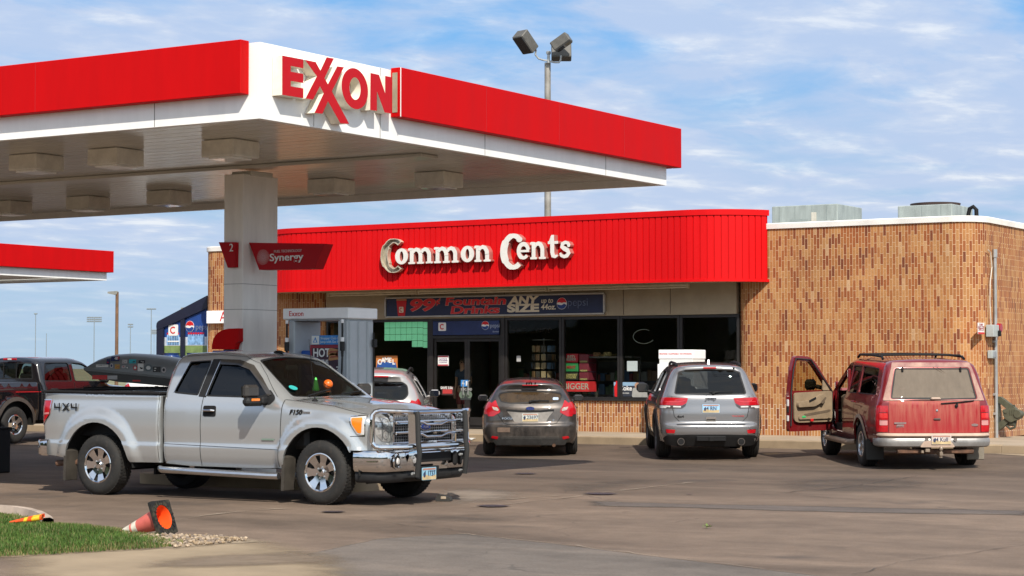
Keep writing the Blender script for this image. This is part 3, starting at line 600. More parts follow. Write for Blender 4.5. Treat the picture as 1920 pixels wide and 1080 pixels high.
# ---------------------------------------------------------------- store sign letters (slab lettering built from strokes)
def el(cx, cy, rx, ry, a0, a1, n=18): return [(cx+rx*math.cos(R(a)), cy+ry*math.sin(R(a))) for a in np.linspace(a0, a1, n)]
def letter(ch):
    """list of filled pieces (outer, holes) on an x-height of 1"""
    S = lambda x, w_=.27, h=1., y=0: rect(x-w_/2, y, x+w_/2, h)
    serif = lambda x, y, w_=.48, h=.13: rnd(rect(x-w_/2, y, x+w_/2, y+h), .05, 3)
    if ch == 'o': return [(el(.45, .5, .46, .53, 0, 360, 32)[:-1], [el(.45, .5, .13, .33, 0, 360, 24)[:-1]])], .98
    if ch in 'mn':
        k = 2 if ch == 'm' else 1; P = [(S(.2, .27), []), (serif(.2, -.03), []), (rnd([(-.05, .86), (.2, .86), (.33, 1.0), (.05, 1.03), (-.05, .99)], .03, 2), [])]
        for i in range(k):
            x = .2+.62*i; P += [(stroke([(x+.08, .70), (x+.16, .86), (x+.32, .92), (x+.48, .86), (x+.60, .66), (x+.62, .45)], [.16, .22, .26, .27, .27, .27]), []), (S(x+.62, .27, .6), []), (serif(x+.62, -.03), [])]
        return P, 1.20+.62*(k-1)
    if ch == 'e': return [(stroke(el(.45, .5, .34, .42, 8, 318, 34), [.24]*6+[.26]*8+[.27]*12+[.2]*8), []), (rect(.22, .42, .86, .56), [])], .98
    if ch == 't': return [(stroke([(.32, 1.32), (.32, .8), (.32, .35), (.38, .14), (.52, .09), (.70, .16)], [.24, .28, .28, .28, .2, .1]), []), (rnd(rect(0, .86, .72, 1.03), .04, 3), []), ([(.06, .98), (.25, 1.4), (.44, 1.4), (.44, .98)], [])], .80
    if ch == 's': return [(stroke([(.72, .72), (.62, .87), (.42, .93), (.22, .84), (.19, .68), (.36, .55), (.58, .44), (.66, .28), (.54, .12), (.34, .07), (.14, .14), (.06, .3)], [.16, .2, .2, .24, .26, .28, .28, .27, .24, .2, .19, .13]), []), (disc(.11, 12), [])], .86
    if ch == 'C': return [(stroke(el(.8, .86, .62, .93, 52, 308, 40), [.3]*4+[.27]*4+[.34]*6+[.46]*12+[.34]*6+[.27]*4+[.3]*4), []), (el(1.19, 1.56, .19, .17, 0, 360, 18)[:-1], [])], 1.32
def word(mb, s, o, h, dep, mi=0, skip=''):
    """letters on the -Y face of the fascia starting at o=(x,y,z); h = x-height"""
    x = 0; k = 0
    for ch in s:
        P, adv = letter(ch)
        for out, hol in P:
            if ch == 's' and len(out) == 12: out = [(p[0]+.66, p[1]+.74) for p in out]
            k += 1; e = dep+.0016*(k % 5)
            if ch not in skip: prism(mb, [((p[0]+x)*h, p[1]*h) for p in out], .012, e, [[((p[0]+x)*h, p[1]*h) for p in q] for q in hol], M=FY(*o), mi=mi, mis=1)
        x += adv
    return x*h
sign = thing('store_sign', 'white raised slab letters reading Common Cents on the red ribbed fascia', 'sign', (-25.3, fY, 4.3))
MS = Matrix.Translation((25.3, -fY, -4.3))
LET = [mat('ivory_letter_face', (.70, .68, .63), .5, var=.05), mat('letter_side', (.42, .14, .12), .5, var=.2)]
LY = fY-.17
def lw(txt, l, r, top, bot, px):
    """raised word between two stations of the fascia"""
    x0, x1, z1, z0 = at(l, 480, Y=LY)[0], at(r, 480, Y=LY)[0], at(px, top, Y=LY)[2], at(px, bot, Y=LY)[2]
    mb = MB(); word(mb, txt, (0, 0, 0), .345, .17); fit(mb, 0, FY(0, 0, 0), x0, x1, z0, z1); mb.v = [(p[0], p[1]+fY, p[2]) for p in mb.v]; mb.xf(MS); obj('lettering', mb, LET, sign)
lw('ommon', 741, 920, 465.5, 496, 742); lw('ents', 969, 1070, 443, 487, 975); lw('C', 938, 979.5, 438, 505.5, 958)
mb = MB()      # the first C has lost its face: an open tin channel
big = stroke(el(.8, .86, .62, .93, 52, 308, 40), [.3]*4+[.27]*4+[.34]*6+[.46]*12+[.34]*6+[.27]*4+[.3]*4); inn = inset(big, .045)
prism(mb, big, .03, .15, [inn], mi=0); prism(mb, inset(big, .05), .03, .05, mi=1)
mb.v = [(p[0], -p[2], p[1]) for p in mb.v]; fit(mb, 0, FY(0, 0, 0), at(712.5, 480, Y=LY)[0], at(751, 480, Y=LY)[0], at(730, 511.5, Y=LY)[2], at(730, 447.5, Y=LY)[2]); mb.v = [(p[0], p[1]+fY, p[2]) for p in mb.v]; mb.xf(MS)
tag(obj('letter_channel', mb, [mat('tin_channel', (.62, .55, .42), .35, metal=.35, var=.25, vscale=6), mat('tin_channel_floor', (.42, .38, .30), .45, metal=.3, var=.3, vscale=5)], sign), 'open tin first letter that has lost its white face')
# ---------------------------------------------------------------- long blue drinks banner above the door
def XZ(px, py, Y): p = at(px, py, Y=Y); return p[0], p[2]
bn = thing('banner_sign', 'long navy banner advertising 99 cent fountain drinks under the red fascia', 'sign', (-25.6, BY+.10, 3.2)); MBn = Matrix.Translation((25.6, -(BY+.10), -3.2))
bx0, bx1, bz0, bz1 = -28.70, -22.57, 2.93, 3.415
def bo(name, mb, m): mb.xf(MBn); return obj(name, mb, m, bn)
mb = MB(); box(mb, (-25.635, BY+.105, 3.172), (6.07, .04, .43)); bo('panel', mb, NAVY)
mb = MB()
for c, s in (((-25.635, BY+.10, bz1-.012), (6.13, .07, .035)), ((-25.635, BY+.10, bz0+.012), (6.13, .07, .035)), ((bx0+.0, BY+.10, 3.172), (.04, .069, .41)), ((bx1, BY+.10, 3.172), (.04, .069, .41))): box(mb, c, s)
bo('frame', mb, mat('aluminium_trim', (.45, .43, .38), .4, metal=.5))
yb = BY+.085
RW = [mat('banner_red', (.62, .02, .025), .5, var=.08), mat('banner_cream', (.62, .52, .40), .5, var=.05)]
def ft(mb, s, l, r, top, bot, Y, e=.006, bold=.006, shear=0., mi=0, pxc=None):
    """lettering fitted to its place on a plane facing -Y"""
    pxc = pxc or (l+r)/2; x0, x1, z1, z0 = at(l, top, Y=Y)[0], at(r, top, Y=Y)[0], at(pxc, top, Y=Y)[2], at(pxc, bot, Y=Y)[2]
    a = len(mb.v); text(mb, s, .3, e, FY(0, Y, 0), bold=bold, shear=shear, mi=mi); fit(mb, a, FY(0, 0, 0), x0, x1, z0, z1)
def two(s, l, r, top, bot, b=.012, sh=.1):
    mb = MB(); ft(mb, s, l-.4, r+.4, top-.4, bot+.4, yb, .004, b+.004, sh, 1); ft(mb, s, l, r, top, bot, yb-.001, .007, b, sh, 0); bo('lettering', mb, RW)
two('99', 769, 817, 560, 584, .012, .2); two('¢', 817.5, 826, 559.5, 573, .008); two('Fountain', 835, 949, 556.5, 572, .011); two('Drinks', 845, 937, 573.5, 588, .011)
for tx, l, r, a, b, bd, sh in (('ANY', 953, 1011, 555, 570.5, .014, .15), ('SIZE', 951, 1011, 569.5, 585.5, .016, 0), ('up to', 1015, 1037, 560, 571, .002, .2), ('44oz.', 1014.5, 1042, 570, 580.5, .006, .1)): mb = MB(); ft(mb, tx, l, r, a, b, yb, .006, bd, sh); bo('lettering', mb, CREAM)
mb = MB(); gq = XZ(1053.5, 569, yb); globe(mb, .135, FY(gq[0], yb, gq[1])); bo('logo', mb, [WHT, RED, BLUE])
mb = MB(); ft(mb, 'pepsi', 1065, 1102, 560, 578, yb, .006, -.002); bo('logo_lettering', mb, mat('dim_blue_print', (.10, .13, .22), .5))
mb = MB(); prism(mb, [(-.10, -.21), (.10, -.21), (.15, .17), (-.15, .17)], 0, .006, M=FY(at(753, 573, Y=yb)[0], yb, 3.165), mi=0); prism(mb, [(-.155, .17), (.155, .17), (.145, .215), (-.145, .215)], 0, .009, M=FY(at(753, 573, Y=yb)[0], yb, 3.165), mi=1)
prism(mb, rnd(rect(-.07, -.12, .06, .02), .02), .006, .008, M=FY(at(753, 573, Y=yb)[0], yb, 3.165), mi=2); prism(mb, stroke(el(0, 0, .04, .04, 50, 310), .018), .008, .011, M=FY(at(753, 573, Y=yb)[0]-.005, yb, 3.115), mi=0)
bo('cup_picture', mb, [RED, mat('cup_lid_tan', (.45, .2, .1), .5), CREAM])
# light tubes under the soffit
for i, (xa, xb, lb) in enumerate(((-30.3, -27.6, 'long beige tube light under the soffit above the left shop window'), (-27.58, -23.95, 'long beige tube light under the soffit above the navy banner'), (-23.93, -20.3, 'long beige tube light under the soffit above the right shop windows'))):
    t_ = thing('strip_light', lb, 'light fixture', ((xa+xb)/2, BY-.12, 3.5), group='tube lights under the soffit')
    mb = MB(); box(mb, (0, 0, .045), (xb-xa, .12, .05), .008); obj('housing', mb, mat('beige_enamel', (.55, .48, .36), .5), t_)
    mb = MB(); cyl(mb, (-(xb-xa)/2+.06, 0, -.008), ((xb-xa)/2-.06, 0, -.008), .02, seg=10); obj('tube', mb, mat('tube_off', (.55, .5, .4), .3), t_)
    mb = MB(); [box(mb, (s*((xb-xa)/2-.03), 0, -.006), (.05, .1, .055), .006) for s in (-1, 1)]; obj('end_cap', mb, MATS['beige_enamel'], t_)
# transom sign over the door
ts = thing('door_sign', 'small blue lightbox sign with round drink logo right above the glass doors', 'sign', (-26.38, GYc-.09, 2.65)); MT = Matrix.Translation((26.38, -(GYc-.09), -2.65))
mb = MB(); box(mb, (-26.38, GYc-.085, 2.655), (1.88, .03, .33)); mb.xf(MT); obj('panel', mb, mat('dim_blue_panel', (.016, .032, .115), .35, var=.3, vscale=2), ts)
y_ = GYc-.101
mb = MB(); prism(mb, rnd(rect(-.11, -.1, .11, .1), .03), 0, .004, M=FY(-27.05, y_, 2.69), mi=0); prism(mb, stroke(el(0, 0, .055, .055, 45, 315), .025), .004, .008, M=FY(-27.05, y_, 2.69), mi=1)
globe(mb, .105, FY(-25.82, y_, 2.71), (0, 1, 2)); mb.xf(MT); obj('logo', mb, [WHT, RED, BLUE], ts)
mb = MB(); text(mb, 'pepsi', .14, .004, FY(-25.69, y_, 2.70), align='LEFT', wide=.95); text(mb, 'Summer', .055, .004, FY(-25.62, y_, 2.56), align='LEFT', shear=.3); mb.xf(MT); obj('lettering', mb, mat('pale_blue_print', (.35, .42, .55), .5), ts)
# ================================================================ fuel canopy
CX1, CY0, CY1, CX0 = -14.59, 17.86, 27.83, -44.0
Zb, Zt = 4.55, 5.43
def canopy_band(mb, x0, y0, x1, y1, z0, z1, th, mi=0):
    """ring of four butted panels"""
    box(mb, ((x0+x1)/2, y0+th/2, (z0+z1)/2), (x1-x0, th, z1-z0), mi=mi); box(mb, ((x0+x1)/2, y1-th/2, (z0+z1)/2), (x1-x0, th, z1-z0), mi=mi)
    box(mb, (x1-th/2, (y0+y1)/2, (z0+z1)/2), (th, y1-y0-2*th, z1-z0), mi=mi); box(mb, (x0+th/2, (y0+y1)/2, (z0+z1)/2), (th, y1-y0-2*th, z1-z0), mi=mi)
SEAM = mat('panel_seam', (.16, .15, .14), .7)
cn = thing('fuel_canopy', 'large flat fuel canopy with white fascia and red bands on square grey columns', 'canopy', (-29, 22.85, 0)); MC = Matrix.Translation((29, -22.85, 0))
def co(name, mb, m, parent=None, **k): mb.xf(MC); return obj(name, mb, m, parent or cn, **k)
mb = MB(); canopy_band(mb, CX0, CY0, CX1, CY1, Zb, Zt, .10)
co('fascia', mb, WHITE)
mb = MB()
for x in np.arange(CX1-1.6, CX0, -3.05): box(mb, (x, CY0-.0015, (Zb+Zt)/2), (.008, .003, Zt-Zb-.01))
for y in (20.2, 22.6, 25.9): box(mb, (CX1+.0015, y, (Zb+Zt)/2), (.003, .008, Zt-Zb-.01))
for y in (CY0+1.0,): box(mb, (CX1+.0015, y, 4.69), (.003, .006, .26))
co('fascia_seam', mb, SEAM)
# ceiling of long narrow pans running across the canopy
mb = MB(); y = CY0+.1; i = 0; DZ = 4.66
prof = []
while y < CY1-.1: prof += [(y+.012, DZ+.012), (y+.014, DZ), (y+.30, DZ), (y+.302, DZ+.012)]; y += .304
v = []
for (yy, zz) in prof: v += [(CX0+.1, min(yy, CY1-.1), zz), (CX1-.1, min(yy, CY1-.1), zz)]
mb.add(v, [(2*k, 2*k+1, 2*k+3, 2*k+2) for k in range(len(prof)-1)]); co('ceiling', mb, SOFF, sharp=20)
mb = MB(); box(mb, ((CX0+CX1)/2, (CY0+CY1)/2, 5.1), (CX1-CX0-.22, CY1-CY0-.22, .05)); co('roof_deck', mb, ROOFM)
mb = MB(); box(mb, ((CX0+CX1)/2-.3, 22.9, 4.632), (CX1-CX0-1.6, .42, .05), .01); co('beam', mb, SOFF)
# red bands standing off the fascia
def band(name, cx, cy, sx, sy, hollow=None):
    mb = MB(); box(mb, (cx, cy, 5.143), (sx, sy, .62), .006); return co(name, mb, REDP)
band('red_band', (CX0-14.75)/2, CY0-.078, -14.75-CX0, .15)
b_ = band('red_band', CX1+.078, (20.42+CY1+.22)/2, .15, CY1+.22-20.42)
band('red_band', (CX0+CX1)/2, CY1+.115, CX1-CX0-.02, .206)
mb = MB(); box(mb, (CX1+.070, 20.417, 5.14), (.075, .006, .50)); co('band_end_opening', mb, mat('tan_backing', (.32, .27, .19), .7))
mb = MB(); box(mb, (CX1+.156, 20.422, 5.143), (.006, .012, .62)); co('band_edge', mb, WHT)
mb = MB()
for y in (22.4, 24.3, 26.2): box(mb, (CX1+.1535, y, 5.143), (.002, .006, .61))
for x in np.arange(-18, CX0, -3.6): box(mb, (x, CY0-.1535, 5.143), (.006, .002, .61))
co('band_seam', mb, mat('band_seam', (.36, .01, .012), .5))
# light boxes
LB = [at(px, py, z=4.43)[:2] for px, py in ((432, 297), (217, 312), (68, 322), (317, 384), (165, 394), (20, 402), (823, 352), (621, 364))]+[(-29, 20.2), (-31.5, 25.3), (-34, 20.2), (-36, 25.3)]
for (x, y) in LB:
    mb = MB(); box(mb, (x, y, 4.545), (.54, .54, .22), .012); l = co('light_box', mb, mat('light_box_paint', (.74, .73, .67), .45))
    mb = MB(); box(mb, (x, y, 4.425), (.40, .40, .03), .008); co('lens', mb, mat('lens_glass', (.85, .87, .86), .08, spec=.8), l)
# columns with cladding joints
for x in (-18.93, -28.2, -37.4):
    mb = MB(); box(mb, (x, 22.98, 2.32), (.36, .80, 4.40), .008); c_ = co('column', mb, GREYC)
    mb = MB()
    for z in (1.2, 2.55, 2.92): box(mb, (x, 22.98, z), (.364, .804, .006))
    co('joint', mb, SEAM, c_)
    mb = MB(); box(mb, (x+.02, 22.98, 4.54), (.38, .5, .07), .01); co('column_head', mb, SOFF, c_)
# brand letters, deep red-faced channel letters on the white corner
ex = thing('canopy_sign', 'red EXXON channel letters with cream sides on the white canopy corner', 'sign', (CX1, 19.1, 5.0)); ME = Matrix.Translation((-CX1, -19.1, -5.0))
EL = [mat('red_letter_face', (.46, .003, .007), .45, var=.04, spec=.25), mat('cream_letter_side', (.78, .72, .60), .5, var=.08)]
def exy(px, py): p = at(px, py, X=CX1+.15); return (p[1], p[2])
D0, D1 = .006, .15
def lett(outer, holes=(), e=0.): 
    mb = MB(); prism(mb, outer, D0, D1+e, holes, M=basis((CX1, 0, 0), (0, 1, 0), (0, 0, 1)), mi=0, mis=1); mb.xf(ME); obj('letter', mb, EL, ex)
H = .468; y0 = 17.99
def pt(px, py): return exy(440+px/4.154, 40+py/4.154)
lett([pt(370, 266), pt(535, 297), pt(535, 366), pt(437, 347), pt(437, 392), pt(535, 409), pt(535, 480), pt(437, 464), pt(437, 506), pt(535, 522), pt(535, 598), pt(370, 572)])
lett([pt(547, 300), pt(632, 317), pt(668, 383), pt(716, 280), pt(773, 290), pt(700, 442), pt(726, 490), pt(799, 350), pt(852, 357), pt(757, 545), pt(892, 799), pt(823, 794), pt(727, 622), pt(683, 720), pt(622, 712), pt(694, 560), pt(664, 505), pt(610, 610), pt(552, 600), pt(640, 427)])
c1_, c2_ = pt(936, 525), pt(936, 525)
O = []; I = []
for k in range(40):
    a = 2*math.pi*k/40; O.append(pt(936+103*math.cos(a), 524+158*math.sin(a)+26*math.cos(a))); I.append(pt(938+43*math.cos(a), 524+87*math.sin(a)+8*math.cos(a)))
lett(O, [I])
lett([pt(1058, 402), pt(1124, 416), pt(1172, 560), pt(1172, 425), pt(1226, 436), pt(1222, 718), pt(1168, 710), pt(1108, 545), pt(1108, 697), pt(1055, 690)])
# signs on the near column
sg = thing('column_sign', 'dark red flag sign reading Synergy fixed to the side of the grey canopy column', 'sign', (-18.75, 22.8, 3.0)); MSg = Matrix.Translation((18.75, -22.8, -3.0))
mb = MB(); P = [at(466, 455, Y=22.72), at(609, 457, Y=22.72), at(590, 504, Y=22.72), at(484, 506, Y=22.72)]; P = [(p[0], p[2]) for p in P]; P[0] = (-18.75, P[0][1]); P[3] = (-18.56, P[3][1])
prism(mb, P, -.2, 0, M=FY(0, 22.72, 0)); mb.xf(MSg); obj('panel', mb, REDD, sg)
mb = MB(); a, b, c = at(498, 471, Y=22.7), at(503, 482, Y=22.7), at(492, 482, Y=22.7)
ft(mb, 'Synergy', 506, 569, 474.5, 493, 22.715, .006, .004, pxc=540); mb.xf(MSg); obj('lettering', mb, WHT, sg); mb = MB(); ft(mb, 'FUEL TECHNOLOGY', 514, 566, 468, 473, 22.715, .006, .003, pxc=540); mb.xf(MSg); obj('lettering', mb, mat('pale_pink_print', (.65, .45, .45), .5), sg); mb = MB()
cc = at(492, 482, Y=22.7)
for k in range(4):
    for i in range(8+5*k):
        a = 2*math.pi*i/(8+5*k)+k*.3; r_ = .028+.025*k; prism(mb, disc(.0085-.001*k, 6), 0, .006, M=FY(cc[0]+r_*math.cos(a), 22.717, cc[2]+r_*math.sin(a)))
mb.xf(MSg); obj('burst_logo', mb, WHT, sg)
s2 = thing('number_sign', 'small dark red plate with a white 2 on the grey canopy column', 'sign', (-18.95, 22.5, 3.1)); M2 = Matrix.Translation((18.95, -22.5, -3.1))
P = [at(410, 454, Y=22.5), at(441, 454, Y=22.5), at(440, 501, Y=22.5), at(427, 502, Y=22.5)]; mb = MB(); prism(mb, [(p[0], p[2]) for p in P], 0, .08, M=FY(0, 22.58, 0)); mb.xf(M2); obj('panel', mb, REDD, s2)
q = at(433, 465, Y=22.49); mb = MB(); text(mb, '2', .16, .006, FY(q[0], 22.5, q[2])); mb.xf(M2); obj('lettering', mb, WHT, s2)
# island kerb
mb = MB(); prism(mb, rnd(rect(-20.6, 22.25, -16.45, 23.65), .4, 6), 0, .15); tag(obj('pump_island_kerb', mb, KERB), kind='structure')
# red hooded service bin by the column
bn_ = thing('service_bin', 'red bin with a rounded hood and blue front beside the grey column', 'bin', (-19.1, 22.0, .15)); Mb_ = Matrix.Translation((19.1, -22.0, -.15))
xa, za = at(397, 652, Y=22.46)[0], at(397, 652, Y=22.46)[2]; xb, zt_ = at(447, 616, Y=22.46)[0], at(447, 616, Y=22.46)[2]
xb = min(xb, -18.75)
mb = MB(); q = [(lambda p: (p[0], p[2]))(at(px, py, Y=22.46)) for px, py in ((397, 655), (397.5, 645), (400, 635), (406, 626), (415, 619.5), (427, 616.3), (447.5, 615.5), (447.5, 640), (442, 644), (439, 655))]; q0 = [(xa, za-.04)]+[(xa+(xb-xa)*.72*(1-math.cos(a)), za-.02+(zt_-za+.02)*math.sin(a)) for a in np.linspace(.1, math.pi/2, 10)]+[(xb, zt_), (xb, za+.14), (xb-.05, za+.10), (xb-.07, za-.04)]
prism(mb, q, 0, .10, M=FY(0, 22.56, 0)); mb.xf(Mb_); obj('hood', mb, REDP, bn_)
mb = MB(); box(mb, ((xa+xb)/2-.03, 22.50, za-.10), (.40, .09, .12), .01); mb.xf(Mb_); obj('tray', mb, BLUE, bn_)
mb = MB(); box(mb, ((xa+xb)/2-.03, 22.50, (za-.17+.15)/2+.0), (.40, .10, za-.17-.15), .02); mb.xf(Mb_); obj('cabinet', mb, BLACK, bn_)
# ---------------------------------------------------------------- fuel pump
PX0, PX1, PY0, PY1 = -18.03, -16.86, 22.60, 23.30
pu = thing('fuel_pump', 'grey fuel pump with white top bar and hot food advert between two tall side panels', 'fuel pump', ((PX0+PX1)/2, (PY0+PY1)/2, .15)); MP = Matrix.Translation((-(PX0+PX1)/2, -(PY0+PY1)/2, -.15))
def po(name, mb, m, parent=pu): mb.xf(MP); return obj(name, mb, m, parent)
GRP = mat('pump_grey', (.46, .50, .53), .4, var=.05); PWH = mat('pump_white', (.92, .92, .92), .4, var=.03)
mb = MB(); box(mb, ((PX0+PX1)/2, (PY0+PY1)/2, 2.47), (PX1-PX0, PY1-PY0, .155), .012); tb = po('top_bar', mb, PWH)
mb = MB(); text(mb, 'Exxon', .105, .004, FY(PX0+.25, PY0-.001, 2.47)); po('lettering', mb, RED, tb)
mb = MB(); box(mb, ((PX0+PX1)/2, (PY0+PY1)/2, 2.385), (PX1-PX0-.1, PY1-PY0-.1, .02)); po('top_tray', mb, GRP, tb)
for x, s in ((PX0+.13, 1), (PX1-.10, 1)):
    mb = MB(); box(mb, (x, (PY0+PY1)/2, 1.265), (.11, PY1-PY0-.08, 2.22), .015)
    if x > -17.5:
        for y in np.linspace(PY0+.14, PY1-.14, 3): box(mb, (x+.06, y, 1.265), (.035, .13, 2.2), .014)
        box(mb, (x-.05, PY0+.06, 1.265), (.12, .05, 2.2), .01)
    po('side_panel', mb, GRP)
mb = MB(); box(mb, ((PX0+PX1)/2, (PY0+PY1)/2, 1.05), (.80, .34, 1.80), .02); po('cabinet', mb, mat('pump_blue', (.02, .10, .42), .4, var=.1))
yb = PY0+.14
def ad(name, px, m, pieces, y=yb):
    (x0, z1), (x1, z0) = XZ(px[0], px[1], y), XZ(px[2], px[3], y); mb = MB(); box(mb, ((x0+x1)/2, y+.012, (z0+z1)/2), (x1-x0, .02, z1-z0), .003); o = po(name, mb, m)
    return o, (x0, z0, x1-x0, z1-z0)
o, (x, z, w_, h) = ad('advert_panel', (585, 629, 645, 646), SKYB, 0, yb-.02)
mb = MB(); box(mb, (x+.065, yb-.021, z+h/2), (.13, .012, h-.01)); prism(mb, [(-.04, -.035), (.04, -.035), (0, .045)], 0, .003, M=FY(x+.065, yb-.028, z+h/2), mi=1); prism(mb, [(-.018, -.028), (.018, -.028), (0, .015)], .003, .005, M=FY(x+.065, yb-.028, z+h/2), mi=0)
po('logo', mb, [WHT, SKYB], o); mb = MB(); text(mb, 'Shopper Club Card', .05, .003, FY(x+.15, yb-.021, z+h*.68), align='LEFT', bold=.001); text(mb, 'Jump with Gas Rewards', .048, .003, FY(x+.15, yb-.021, z+h*.3), align='LEFT', bold=.001); po('lettering', mb, mat('pale_print', (.45, .62, .8), .5), o)
o, (x, z, w_, h) = ad('advert_panel', (581, 646.5, 645, 702), mat('poster_red', (.30, .01, .03), .45), 0)
mb = MB(); box(mb, (x+w_/2+.01, yb-.001, z+h/2-.01), (w_-.06, .008, h-.07)); po('picture', mb, mat('poster_plum', (.045, .012, .03), .45, var=.5, vscale=5), o)
mb = MB(); text(mb, 'HOT', .165, .004, FY(x+.06, yb-.006, z+h-.12), align='LEFT', bold=.004, wide=.85); text(mb, 'OFF THE', .09, .004, FY(x+.06, yb-.006, z+h-.25), align='LEFT', bold=.002, wide=.8); text(mb, '2', .13, .004, FY(x+.33, yb-.006, z+h-.37), bold=.002); text(mb, '3', .13, .004, FY(x+.50, yb-.006, z+h-.36), bold=.002); text(mb, '99', .05, .004, FY(x+.39, yb-.006, z+h-.35)); po('lettering', mb, WHT, o)
mb = MB()
for dx, dz, r_ in ((.42, -.10, .06), (.44, -.17, .06), (.56, -.12, .05)): prism(mb, rnd([(-.11, -r_), (.10, -r_*.6), (.12, r_*.4), (-.07, r_)], .05), 0, .006, M=FY(x+dx, yb-.005, z+h+dz), mi=0); prism(mb, rnd([(-.08, -r_*.3), (.08, -r_*.1), (.1, r_*.2), (-.05, r_*.2)], .02), .006, .009, M=FY(x+dx, yb-.005, z+h+dz), mi=1)
po('food_picture', mb, [mat('bun_tan', (.50, .24, .09), .6), mat('sausage_brown', (.32, .07, .03), .5)], o)
for px in (538, 642):
    xh = at(px, 600, Y=PY0-.03)[0]; mb = MB(); cyl(mb, (xh, PY0-.03, 2.38), (xh, PY0-.03, 2.33), .022, seg=8, mi=1); cyl(mb, (xh, PY0-.03, 2.33), (xh, PY0-.03, 2.13), .014, seg=8)
    cyl(mb, (xh, PY0-.03, 2.13), (xh, PY0-.03, 2.07), .026, seg=8, mi=1); cyl(mb, (xh, PY0-.03, 2.07), (xh, PY0-.03, 1.94), .036, seg=10); cyl(mb, (xh, PY0-.03, 1.94), (xh, PY0-.03, 1.86), .018, seg=8)
    tube(mb, [(xh, PY0-.03, 1.86), (xh, PY0-.06, 1.3), (xh+.02, PY0-.10, .7), (xh+.08, PY0-.08, .5), (xh+.16, PY0-.03, .7), (xh+.17, PY0+.02, 1.0)], .013, 8); po('hose', mb, [RUBBER, PWH])
mb = MB(); cyl(mb, (PX1+.0, PY1-.1, 2.2), (PX1+.0, PY1-.1, 1.0), .012, seg=8); box(mb, (PX1+.02, PY1-.1, 2.05), (.05, .07, .12), .01); po('hose', mb, RUBBER)
# ---------------------------------------------------------------- second canopy further off
Zb2, Zt2 = 4.55, 5.43
x1 = at(200, 526, z=4.55); X2, Y2 = x1[0], x1[1]
c2 = thing('fuel_canopy', 'smaller far red and white fuel canopy at the left edge', 'canopy', (X2-6, Y2-8, 0)); MC2 = Matrix.Translation((6-X2, 8-Y2, 0))
def c2o(name, mb, m): mb.xf(MC2); return obj(name, mb, m, c2)
mb = MB(); canopy_band(mb, X2-12, Y2-16, X2, Y2, Zb2, Zt2, .1); c2o('fascia', mb, WHITE)
mb = MB(); box(mb, (X2-6, Y2-8, 4.70), (11.7, 15.7, .06)); c2o('ceiling', mb, SOFF)
for nm, c, s in (('red_band', (X2+.09, Y2-8.1, 5.16), (.16, 16.5, .70)), ('red_band', (X2-6, Y2-16.12, 5.16), (12, .22, .70)), ('red_band', (X2-6, Y2+.09, 5.16), (12, .16, .70))):
    mb = MB(); box(mb, c, s, .01); c2o(nm, mb, REDP)
for y in (Y2-3, Y2-12):
    mb = MB(); box(mb, (X2-6, y, 2.3), (.5, .6, 4.7), .01); c2o('column', mb, GREYC)
for x, y in ((X2-2.2, Y2-4.5), (X2-2.2, Y2-9.5)):
    mb = MB(); box(mb, (x, y, 4.56), (.9, .9, .22), .01); c2o('light_box', mb, SOFF)
# ---------------------------------------------------------------- glazed lean-to with printed panes at the left end of the store
yl = 41.2
gl_ = thing('glazed_porch', 'dark framed glazed porch with sloping top and printed blue panes beside the brick store', 'porch', (-36.5, yl, .1)); MG = Matrix.Translation((36.5, -yl, -.1))
A_ = XZ(296, 606, yl); B_ = XZ(375, 567, yl); X_r = B_[0]; Xl = A_[0]; zl, zr = A_[1], B_[1]; xm = XZ(342, 600, yl)[0]
def g_o(name, mb, m, parent=None): mb.xf(MG); return obj(name, mb, m, parent or gl_)
NFR = mat('navy_frame', (.012, .014, .032), .35, var=.1)
sl = (zr-zl)/(X_r-Xl)
mb = MB(); prism(mb, [(Xl-.05, .1), (Xl+.20, .1), (Xl+.20, zl-.1), (Xl-.05, zl)], 0, 1.6, M=FY(0, yl+1.6, 0)); g_o('post', mb, NFR)
mb = MB(); prism(mb, rect(xm-.07, .1, xm+.07, zl+sl*(xm-Xl)-.2), 0, .15, M=FY(0, yl+.15, 0)); g_o('post', mb, NFR)
mb = MB(); prism(mb, rnd([(Xl-.05, zl-.20), (X_r+.25, zr-.16), (X_r+.25, zr+.18), (Xl-.05, zl+.03)], [.1, 0, 0, .12]), 0, 1.62, M=FY(0, yl+1.61, 0)); g_o('sloping_top', mb, NFR)
GRS = mat('reflected_grass', (.20, .28, .10), .3, var=.35, vscale=3); BOT = mat('bottle_print', (.25, .45, .75), .4, var=.4, vscale=8)  # reflection of grass put into the colour of the lower panes
